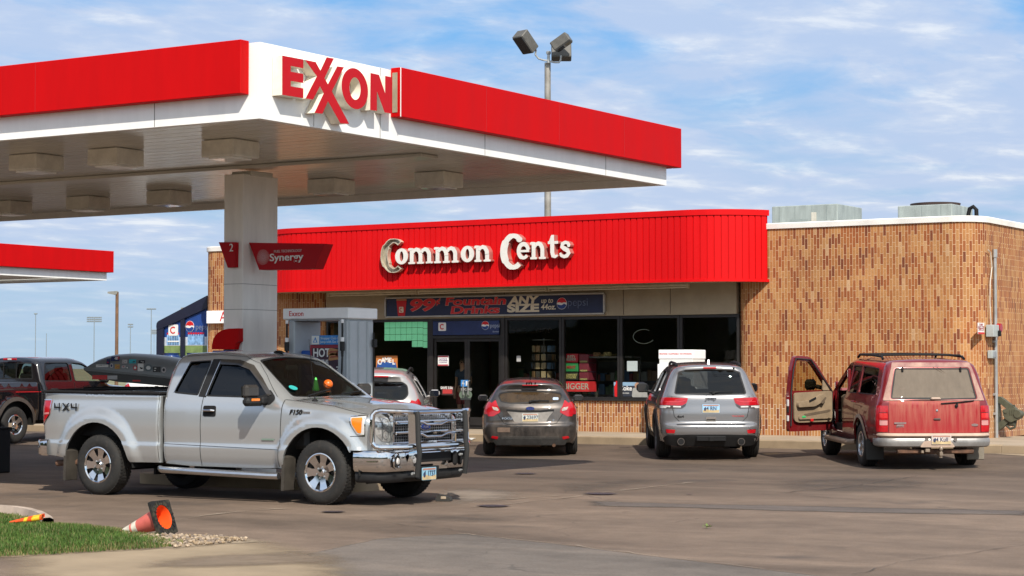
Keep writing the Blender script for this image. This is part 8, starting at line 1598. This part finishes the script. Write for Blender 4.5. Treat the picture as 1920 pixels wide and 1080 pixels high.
for sg in (-1, 1): wheel(tr, -.1, sg*.74, .34, .18, .2, sg, 5, ALLOY, lug=5)
bx = thing('cargo_box', 'grey domed cargo box covered in stickers behind the silver pickup bed', 'cargo box', (c0.x, c0.y, gz(c0.y)), R(31))
cosr = 1
def bl(px, py): return ((px-254)*m_, 1.7-gz(c0.y)+(690-py)*m_)
def cb_(x, y): return bl(100+x/7.385, 640+y/7.385)
lid = [cb_(425, 372), cb_(500, 310), cb_(600, 250), cb_(720, 205), cb_(850, 178), cb_(1050, 165), cb_(1300, 178), cb_(1550, 205), cb_(1800, 250), cb_(1990, 330), cb_(2040, 440), cb_(2050, 545)]
low = [cb_(428, 400), cb_(1540, 505), cb_(2050, 570), cb_(2040, 640), cb_(1900, 660), cb_(1500, 612), cb_(900, 560), cb_(560, 500)]
def loft(poly, hw, mb, e=.14):
    """fat pillow: outline at the middle, shrinking to the flanks"""
    c = np.mean(poly, 0); rings = []
    for y, s in ((-hw, .0), (-hw, .90), (-hw*.93, .97), (-hw*.78, 1.0), (hw*.78, 1.0), (hw*.93, .97), (hw, .90), (hw, .0)): rings.append([(c[0]+(p[0]-c[0])*(1-(1-s)*.35) if s else c[0]+(p[0]-c[0])*.2, y+(0 if s else (-.02 if y < 0 else .02)), c[1]+(p[1]-c[1])*s if s else c[1]) for p in poly])
    n = len(poly); v = [q for r_ in rings for q in r_]; mb.add(v, [(i*n+j, i*n+(j+1) % n, (i+1)*n+(j+1) % n, (i+1)*n+j) for i in range(len(rings)-1) for j in range(n)]); return c
lidp = resample(lid, .05, False); mb = MB(); v = []; n = len(lidp); zs0 = [np.interp(p[0], [lid[0][0], lid[-1][0]], [lid[0][1]-.0, lid[-1][1]]) for p in lidp]; K = 13
for (x, z), z0 in zip(lidp, zs0):
    for k in range(K):
        a = math.pi*k/(K-1); cy, sy = math.cos(a), math.sin(a); v.append((x, -.46*np.sign(cy)*abs(cy)**.45, z0+(z-z0)*sy**.55))
mb.add(v, [(i*K+j, (i+1)*K+j, (i+1)*K+j+1, i*K+j+1) for i in range(n-1) for j in range(K-1)]); obj('lid', mb, mat('cargo_grey', (.17, .18, .185), .38, var=.05, coat=.2), bx, sharp=60)
mb = MB(); prism(mb, [cb_(422, 362), cb_(2052, 540), cb_(2052, 575), cb_(1540, 507), cb_(428, 403)], -.475, .475, M=FY(0, 0, 0)); obj('rim', mb, mat('cargo_grey_rim', (.14, .15, .155), .45), bx)
mb = MB(); prism(mb, rnd(low, .02), -.45, .45, M=FY(0, 0, 0)); obj('base', mb, mat('cargo_black', (.012, .012, .013), .35), bx)
def flat(name, px, m, dy=-.452, par=bx, poly=None): mb = MB(); (x0, z1), (x1, z0) = cb_(px[0], px[1]), cb_(px[2], px[3]); prism(mb, poly or rect(x0, z0, x1, z1), 0, .006, M=FY(0, dy, 0)); return obj(name, mb, m, par)
mb = MB(); a_, b_ = cb_(540, 467), cb_(747, 525); prism(mb, rect(a_[0], b_[1], b_[0], a_[1]), 0, .008, M=FY(0, -.453, 0)); o_ = obj('reflector_tape', mb, RED, bx); flat('reflector_tape', (750, 472, 884, 525), mat('tape_silver', (.42, .42, .43), .35), -.453)
flat('badge', (1095, 533, 1200, 553), RED, -.453)
random.seed(5)
ST = {'w': (.70, .70, .68), 'r': (.45, .03, .04), 'b': (.02, .03, .10), 't': (.03, .36, .42), 'k': (.02, .02, .022), 'y': (.42, .24, .05), 'g': (.10, .13, .14), 'p': (.45, .42, .42)}
for (x0, y0, x1, y1, c, d) in [(735, 243, 782, 325, 'b', 'r'), (792, 205, 910, 280, 'b', 'w'), (860, 210, 905, 275, 'r', 'w'), (952, 255, 1020, 308, 'p', 'k'), (1043, 250, 1140, 308, 't', 'k'), (1175, 262, 1262, 304, 'k', 'w'), (592, 322, 762, 358, 'w', 'k'), (782, 305, 828, 370, 'p', 'b'), (850, 318, 920, 382, 'y', 'r'), (945, 335, 1000, 372, 'p', 'r'), (1000, 345, 1042, 385, 'g', 'w'), (1100, 335, 1160, 400, 'r', 'w'), (1165, 308, 1245, 412, 'w', 'k'), (1255, 318, 1368, 415, 'g', 'w'), (1375, 350, 1478, 425, 'k', 'w'), (1490, 355, 1555, 435, 'p', 'k')]:
    A, Bq = cb_(x0, y0), cb_(x1, y1); cx, cz = (A[0]+Bq[0])/2, (A[1]+Bq[1])/2; w2, h2 = abs(Bq[0]-A[0])/2, abs(A[1]-Bq[1])/2; zt = np.interp(cx, [p[0] for p in lid], [p[1] for p in lid]); z0 = np.interp(cx, [lid[0][0], lid[-1][0]], [lid[0][1], lid[-1][1]])
    s_ = min(.995, max(.0, (cz-z0)/(zt-z0))); ang = math.asin(s_**(1/.55)); y = -.46*abs(math.cos(ang))**.45
    s2 = min(.995, max(0, (cz+h2*.8-z0)/(zt-z0))); a2 = math.asin(s2**(1/.55)); y2 = -.46*abs(math.cos(a2))**.45; s3 = min(.995, max(0, (cz-h2*.8-z0)/(zt-z0))); a3 = math.asin(s3**(1/.55)); y3 = -.46*abs(math.cos(a3))**.45
    Mx = basis((cx, min(y, (y2+y3)/2)-.006, cz), (1, 0, 0), (0, (y2-y3), 1.6*h2)); rd = x0 in (1000, 1100, 1255, 1490, 782)
    mb = MB(); prism(mb, disc(h2, 18, w2) if rd else rect(-w2, -h2, w2, h2), 0, .003, M=Mx, mi=0); rr = random.Random(x0)
    if rd: prism(mb, disc(h2*.55, 14, w2*.55), .003, .005, M=Mx, mi=1)
    else:
        for k in range(3): a = rr.uniform(-.8, .2)*w2; b = rr.uniform(-.6, .3)*h2; prism(mb, rnd(rect(a, b, a+w2*rr.uniform(.3, .7), b+h2*rr.uniform(.15, .4)), .01), .003, .005+.001*k, M=Mx, mi=1)
    obj('sticker', mb, [mat('sticker_'+c, ST[c], .5, var=.1), mat('sticker_'+d, ST[d], .5, var=.1)], bx)
# ================================================================ foreground verge: grass, pebbles, cones, litter
grass_px = [(-60, 962), (0, 966), (40, 972), (90, 984), (140, 988), (190, 992), (240, 999), (290, 1009), (325, 1017), (330, 1026), (290, 1030), (220, 1034), (120, 1040), (0, 1046), (-60, 1049)]
gp = [G(*q) for q in grass_px]
soil = sheet('soil', [(p[0]+RNG.normal(0, .025), p[1]+RNG.normal(0, .035)) for p in resample(inset(gp, -.05), .12)], mat('soil_dry', (.20, .145, .09), .95, var=.35, vscale=9), .0075, step=.5)
gpa = np.array(gp); gpe = [(p[0]+RNG.normal(0, .03), p[1]+RNG.normal(0, .04)) for p in resample(inset(gp, -.03), .10)]; lo, hi = gpa.min(0), gpa.max(0); NB = 30000; mb = MB(); GRN = [(.060, .115, .018), (.085, .15, .026), (.04, .085, .014), (.20, .17, .07)]
pts = []
while len(pts) < NB:
    q = RNG.uniform(lo, hi, (20000, 2)); pts += [tuple(p) for p in q[pip(q, gpe)]]
pts = np.array(pts[:NB]); back = np.array([G(*q) for q in [(-60, 1044), (120, 1036), (300, 1022)]])
edge_d = np.full(len(pts), 9.)
for a, b in zip(gpa, np.roll(gpa, -1, 0)):
    ab = b-a; tt = np.clip(((pts-a) @ ab)/(ab @ ab), 0, 1); edge_d = np.minimum(edge_d, np.linalg.norm(pts-a-tt[:, None]*ab, axis=1))
cl = np.sin(pts[:, 0]*2.1+1)*np.sin(pts[:, 1]*1.7)+.5*np.sin(pts[:, 0]*5.3)*np.sin(pts[:, 1]*6.1+2); V = []; Fc = []; MI = []
for i, (x, y) in enumerate(pts):
    h = (.035+.035*RNG.random()+.012*cl[i])*min(1, .45+edge_d[i]*2.2); a = RNG.uniform(0, 6.28); ln = RNG.normal(0, .5)*h; w2 = RNG.uniform(.0022, .0045); dx, dy = math.cos(a)*w2, math.sin(a)*w2; lx, ly = -dy/w2*ln, dx/w2*ln
    o = len(V); V += [(x-dx, y-dy, .012), (x+dx, y+dy, .012), (x+dx*.7+lx*.4, y+dy*.7+ly*.4, .012+h*.6), (x-dx*.7+lx*.4, y-dy*.7+ly*.4, .012+h*.6), (x+lx, y+ly, .012+h)]; Fc += [(o, o+1, o+2, o+3), (o+3, o+2, o+4)]
    m = 3 if (RNG.random() < (.10 if edge_d[i] > .25 else .42)) else int(RNG.integers(0, 3)); MI += [m, m]
mb.v = V; mb.f = Fc; mb.mi = MI; mb.n = [(0, 0, 0)]*len(V)
tag(obj('grass', mb, [mat('grass_%d' % i, c, .6, var=.2, vscale=1.5, spec=.25) for i, c in enumerate(GRN)], smooth=False), kind='stuff')
# rounded concrete kerb behind the grass
kp = [G(*q) for q in [(-70, 958), (0, 961), (30, 963), (55, 967), (75, 973), (86, 980), (90, 986)]]
kb = resample(kp, .15, False); mb = MB(); strip_along(mb, kb, [(-.07, 0.), (-.06, .07), (-.02, .09), (.05, .085), (.07, .0)]); tag(obj('verge_kerb', mb, mat('pale_kerb', (.40, .32, .26), .9, var=.2, vscale=3, bump=.3)), kind='structure')
peb_px = [(225, 1004), (300, 1006), (400, 1008), (470, 1015), (440, 1019), (330, 1029), (280, 1022)]; pg = [G(*q) for q in peb_px]; pa = np.array(pg); lo, hi = pa.min(0), pa.max(0)
ico = bmesh.new(); bmesh.ops.create_icosphere(ico, subdivisions=1, radius=1); IV = np.array([tuple(v.co) for v in ico.verts]); IF = [[v.index for v in f.verts] for f in ico.faces]; ico.free()
mb = MB(); n_ = 0
while n_ < 520:
    q = RNG.uniform(lo, hi)
    if not pip(np.array([q]), pg)[0]: continue
    s = RNG.uniform(.010, .027)*np.array([1, RNG.uniform(.7, 1.2), RNG.uniform(.5, .8)]); a = RNG.uniform(0, 6.28); v = IV*(1+RNG.normal(0, .10, (len(IV), 1)))*s; v = np.stack([v[:, 0]*math.cos(a)-v[:, 1]*math.sin(a), v[:, 0]*math.sin(a)+v[:, 1]*math.cos(a), v[:, 2]], 1)+[q[0], q[1], .012+s[2]*.5+RNG.uniform(0, .012)]; mb.add(v, IF, int(RNG.integers(0, 4))); n_ += 1
tag(obj('gravel', mb, [mat('pebble_%d' % i, c, .8, var=.2, vscale=30) for i, c in enumerate(((.33, .24, .15), (.25, .18, .11), (.40, .31, .22), (.20, .155, .12)))]), kind='stuff')
worn('sandy_edge', [G(*q) for q in [(200, 1000), (300, 1000), (400, 1002), (500, 1012), (560, 1017), (440, 1024), (330, 1034), (260, 1030)]], mat('sandy_soil', (.28, .215, .145), .95, var=.25, vscale=8), .009, .35, .1, nscale=5)
# fallen cone, its black foot towards the camera
ORG = mat('cone_orange', (.80, .085, .012), .4, var=.1, vscale=6); ORF = mat('cone_faded', (.62, .13, .10), .6, var=.15, vscale=6); CWH = mat('cone_collar', (.60, .55, .45), .5, var=.25, vscale=12)
cc = Vector(at(306, 1004, z=.0)); wd = at(329, 1004, z=0); px_m2 = (cc-Vector((0, 0, 1.7))).length/3770
u = -Vector(tuple(_rt))*.93+Vector((_fw[0], _fw[1], 0))*.42; u.normalize(); tip_drop = -.19
ctr = Vector((cc.x, cc.y, .185)); axis = (u+Vector((0, 0, -.36))).normalized()
side = axis.cross(Vector((0, 0, 1))).normalized(); upv = side.cross(axis).normalized(); Mx = Matrix.Identity(4)
for i in range(3): Mx[i][0], Mx[i][1], Mx[i][2], Mx[i][3] = side[i], upv[i], axis[i], ctr[i]
cn_ = thing('traffic_cone', 'orange traffic cone on its side with its square black foot facing out', 'traffic cone', tuple(ctr)); Mz = Matrix.Translation(-ctr) @ Mx
mb = MB(); prism(mb, rnd(rect(-.17, -.175, .17, .175), .02), -.012, .022, [disc(.128, 32)], M=Mz)
for k in range(22): a = 2*math.pi*k/22; box(mb, (0, 0, 0), (.008, .05, .012), .002, M=Mz @ Matrix.Rotation(a, 4, 'Z') @ Matrix.Translation((0, .150, -.014)))
obj('base', mb, mat('cone_base', (.012, .011, .009), .85, var=.5, vscale=16, col2=(.10, .085, .05), vlo=.45, vhi=.85), cn_)
mb = MB(); lathe(mb, [(.135, -.010), (.128, .0), (.122, .02), (.075, .30)], 36, Mz, 0); lathe(mb, [(.075, .3005), (.064, .37)], 36, Mz, 1); lathe(mb, [(.064, .3705), (.060, .395)], 36, Mz, 0); lathe(mb, [(.060, .3955), (.044, .50)], 36, Mz, 1); lathe(mb, [(.044, .5), (.030, .60), (.022, .60)], 36, Mz, 0); obj('cone', mb, [ORF, CWH], cn_)
mb = MB(); lathe(mb, [(.126, -.008), (.117, .02), (.07, .30), (.04, .5), (.02, .6)], 36, Mz); obj('inside', mb, ORG, cn_)
c2 = Vector(at(52, 986, z=0)); t_ = thing('traffic_cone', 'crushed orange cone with yellow bands lying in the grass', 'traffic cone', (c2.x, c2.y, .045), R(32))
mb = MB(); v0 = len(mb.v)
prof_ = [(.012, -.20, 0), (.022, -.12, 0), (.032, -.04, 0), (.033, -.038, 1), (.038, -.0, 1), (.039, .002, 0), (.047, .05, 0), (.048, .052, 1), (.062, .14, 1), (.063, .142, 0), (.068, .165, 0)]
K = 24
for r_, x, _ in prof_:
    for k in range(K): a = 2*math.pi*k/K; mb.v.append((x, r_*math.cos(a)*1.2, .012+r_*.8+(r_*math.sin(a))*(.62+.3*math.sin(a*2+x*9)))); mb.n.append((0, 0, 0))
for i in range(len(prof_)-1):
    for k in range(K): mb.f.append((i*K+k, (i+1)*K+k, (i+1)*K+(k+1) % K, i*K+(k+1) % K)); mb.mi.append(prof_[i+1][2] if prof_[i][2] == prof_[i+1][2] else 0)
mb.v = [(p[0], p[1], p[2]-.03+(p[0]+.2)*.05) for p in mb.v]; obj('cone', mb, [ORG, mat('cone_yellow', (.80, .50, .03), .4, var=.1)], t_)
# litter
p = at(1327, 992, z=0); t_ = thing('leaf_clump', 'small torn green leaf clump lying alone on the asphalt', 'leaf', (p[0], p[1], .01)); mb = MB(); rr = random.Random(4)
for k in range(14):
    a = rr.uniform(0, 6.28); l = rr.uniform(.02, .05); Mx = Matrix.Translation((rr.uniform(-.03, .03), rr.uniform(-.03, .03), .005+rr.random()*.02)) @ Matrix.Rotation(a, 4, 'Z') @ Matrix.Rotation(rr.uniform(-.8, .3), 4, 'Y'); prism(mb, [(0, -.004), (l*.4, -.014), (l, 0), (l*.4, .014), (0, .004)], 0, .0015, M=Mx)
obj('leaf', mb, mat('leaf_green', (.14, .20, .04), .6, var=.3), t_)
p = at(889, 827, z=.1); t_ = thing('paper_litter', 'crumpled white paper at the foot of the kerb by the hatchback', 'litter', (p[0], p[1], gz(p[1])+.012)); v = IV*(1+RNG.normal(0, .25, (len(IV), 1)))*[.13, .06, .045]; mb = MB(); mb.add(v+[0, 0, .03], IF); obj('paper', mb, WHT, t_, smooth=False)
p = at(832, 940, z=0); t_ = thing('wheel_chock', 'small dark worn block on the asphalt ahead of the silver pickup', 'block', (p[0], p[1], .004), R(20)); mb = MB(); prism(mb, rnd([(-.10, 0), (.11, 0), (.09, .05), (-.03, .085), (-.085, .07)], .02), -.06, .06, M=FY(0, 0, 0)); obj('block', mb, mat('block_dark', (.03, .028, .025), .8), t_); mb = MB(); box(mb, (.01, -.062, .045), (.07, .01, .035), .008); obj('worn_patch', mb, mat('block_pale', (.35, .28, .2), .8), t_)
# ---------------------------------------------------------------- customer behind the right-hand glass door
def skinned(name, J, E, m, parent, lv=2):
    """grow one continuous surface over a skeleton: J = joints (x, y, z, r), E = bones"""
    me = bpy.data.meshes.new(name); me.from_pydata([j[:3] for j in J], E, []); me.materials.append(m); o = bpy.data.objects.new(name, me); link(o, parent)
    o.modifiers.new('skin', 'SKIN'); sk = me.skin_vertices[0].data
    for s_, j in zip(sk, J): s_.radius = (j[3], j[4] if len(j) > 4 else j[3])
    sk[0].use_root = True; o.modifiers['skin'].use_smooth_shade = True; sb_ = o.modifiers.new('subdivision', 'SUBSURF'); sb_.levels = lv; sb_.render_levels = lv
    dg = bpy.context.evaluated_depsgraph_get(); m2 = bpy.data.meshes.new_from_object(o.evaluated_get(dg)); o.modifiers.clear(); o.data = m2; m2.name = name; return o
pp = at(868, 690, Y=41.15); pr = thing('person', 'person in a dark blue shirt, red shorts and sunglasses standing behind the glass door', 'person', (pp[0], 41.15, .25), R(-8))
SKIN = mat('skin', (.45, .24, .16), .55, var=.08)
J = [(0, 0, .92, .125, .10), (0, .0, 1.06, .12, .095), (0, .01, 1.24, .135, .10), (0, .01, 1.36, .11, .075), (0, .0, 1.44, .052), (0, -.012, 1.51, .066, .074), (0, -.015, 1.58, .074, .090), (0, .0, 1.655, .05, .06)]
E_ = [(i, i+1) for i in range(7)]
def limb(start, pts):
    k = start
    for p in pts: J.append(p); E_.append((k, len(J)-1)); k = len(J)-1
    return k
for s in (-1, 1):
    limb(0, [(s*.095, 0, .84, .085), (s*.10, -.005, .66, .078), (s*.10, -.01, .49, .056), (s*.10, .015, .34, .054), (s*.10, .02, .10, .036), (s*.105, -.03, .045, .034), (s*.115, -.13, .03, .03)])
    if s > 0: w = limb(3, [(s*.165, .01, 1.365, .055), (s*.215, .02, 1.24, .044), (s*.235, .03, 1.09, .036), (s*.20, -.10, 1.02, .032), (s*.15, -.20, 1.02, .024)]); d = Vector((-.45, -.85, -.1)).normalized(); c = Vector((.15, -.20, 1.02))
    else: w = limb(3, [(s*.165, .01, 1.365, .055), (s*.215, .02, 1.24, .044), (s*.235, .03, 1.08, .036), (s*.245, .0, .95, .031), (s*.245, -.02, .85, .023)]); d = Vector((0, -.12, -1)).normalized(); c = Vector((-.245, -.02, .85))
    side = d.cross(Vector((0, 1, 0)) if abs(d.y) < .5 else Vector((0, 0, 1))).normalized(); pal = c+d*.06; k = limb(w, [(*pal, .028, .016)])
    for q, ln in ((-.027, .060), (-.009, .070), (.009, .066), (.027, .052)): b = pal+side*q+d*.03; limb(k, [(*b, .009), (*(b+d*ln*.5+side.cross(d)*.006), .0085), (*(b+d*ln+side.cross(d)*.018), .0075)])
    b = c+d*.03-side*.035; limb(w, [(*b, .011), (*(b+d*.04-side*.012), .009)])
skinned('body', J, E_, SKIN, pr)
skinned('shirt', [(0, 0, .90, .14, .115), (0, .0, 1.06, .137, .11), (0, .01, 1.24, .15, .115), (0, .01, 1.37, .122, .088), (0, .0, 1.415, .062), (-.17, .01, 1.368, .068), (-.222, .02, 1.22, .06), (.17, .01, 1.368, .068), (.222, .02, 1.22, .06)], [(0, 1), (1, 2), (2, 3), (3, 4), (3, 5), (5, 6), (3, 7), (7, 8)], mat('shirt_blue', (.035, .05, .085), .85, var=.2), pr)
skinned('shorts', [(0, 0, .93, .14, .115), (.097, 0, .83, .10), (.102, -.005, .66, .092), (.103, -.008, .52, .085), (-.097, 0, .83, .10), (-.102, -.005, .66, .092), (-.103, -.008, .52, .085)], [(0, 1), (1, 2), (2, 3), (0, 4), (4, 5), (5, 6)], mat('shorts_red', (.22, .03, .03), .85, var=.2), pr)
mb = MB(); lathe(mb, [(.0, .098), (.05, .088), (.078, .055), (.086, .01), (.080, -.035)], 20, Matrix.Translation((0, .018, 1.59)) @ Matrix.Diagonal((.95, 1.1, 1, 1))); obj('hair', mb, mat('hair_brown', (.04, .025, .015), .7, var=.3), pr)
mb = MB(); [box(mb, (s*.033, -.098, 1.585), (.052, .012, .032), .008) for s in (-1, 1)]; box(mb, (0, -.10, 1.592), (.03, .008, .008)); [box(mb, (s*.068, -.05, 1.59), (.006, .10, .008)) for s in (-1, 1)]; obj('sunglasses', mb, mat('sunglass_lens', (.01, .01, .012), .1), pr)
mb = MB(); prism(mb, [(-.012, 0), (.012, 0), (.004, .04), (-.004, .04)], 0, .02, M=FY(0, -.088, 1.545)); obj('nose', mb, SKIN, pr); mb = MB(); box(mb, (0, -.082, 1.522), (.042, .01, .008), .003); obj('mouth', mb, mat('lip', (.28, .10, .08), .6), pr)
mb = MB(); [box(mb, (s*.108, -.06, .03), (.085, .25, .06), .025) for s in (-1, 1)]; obj('shoe', mb, mat('shoe_grey', (.12, .12, .12), .7), pr)
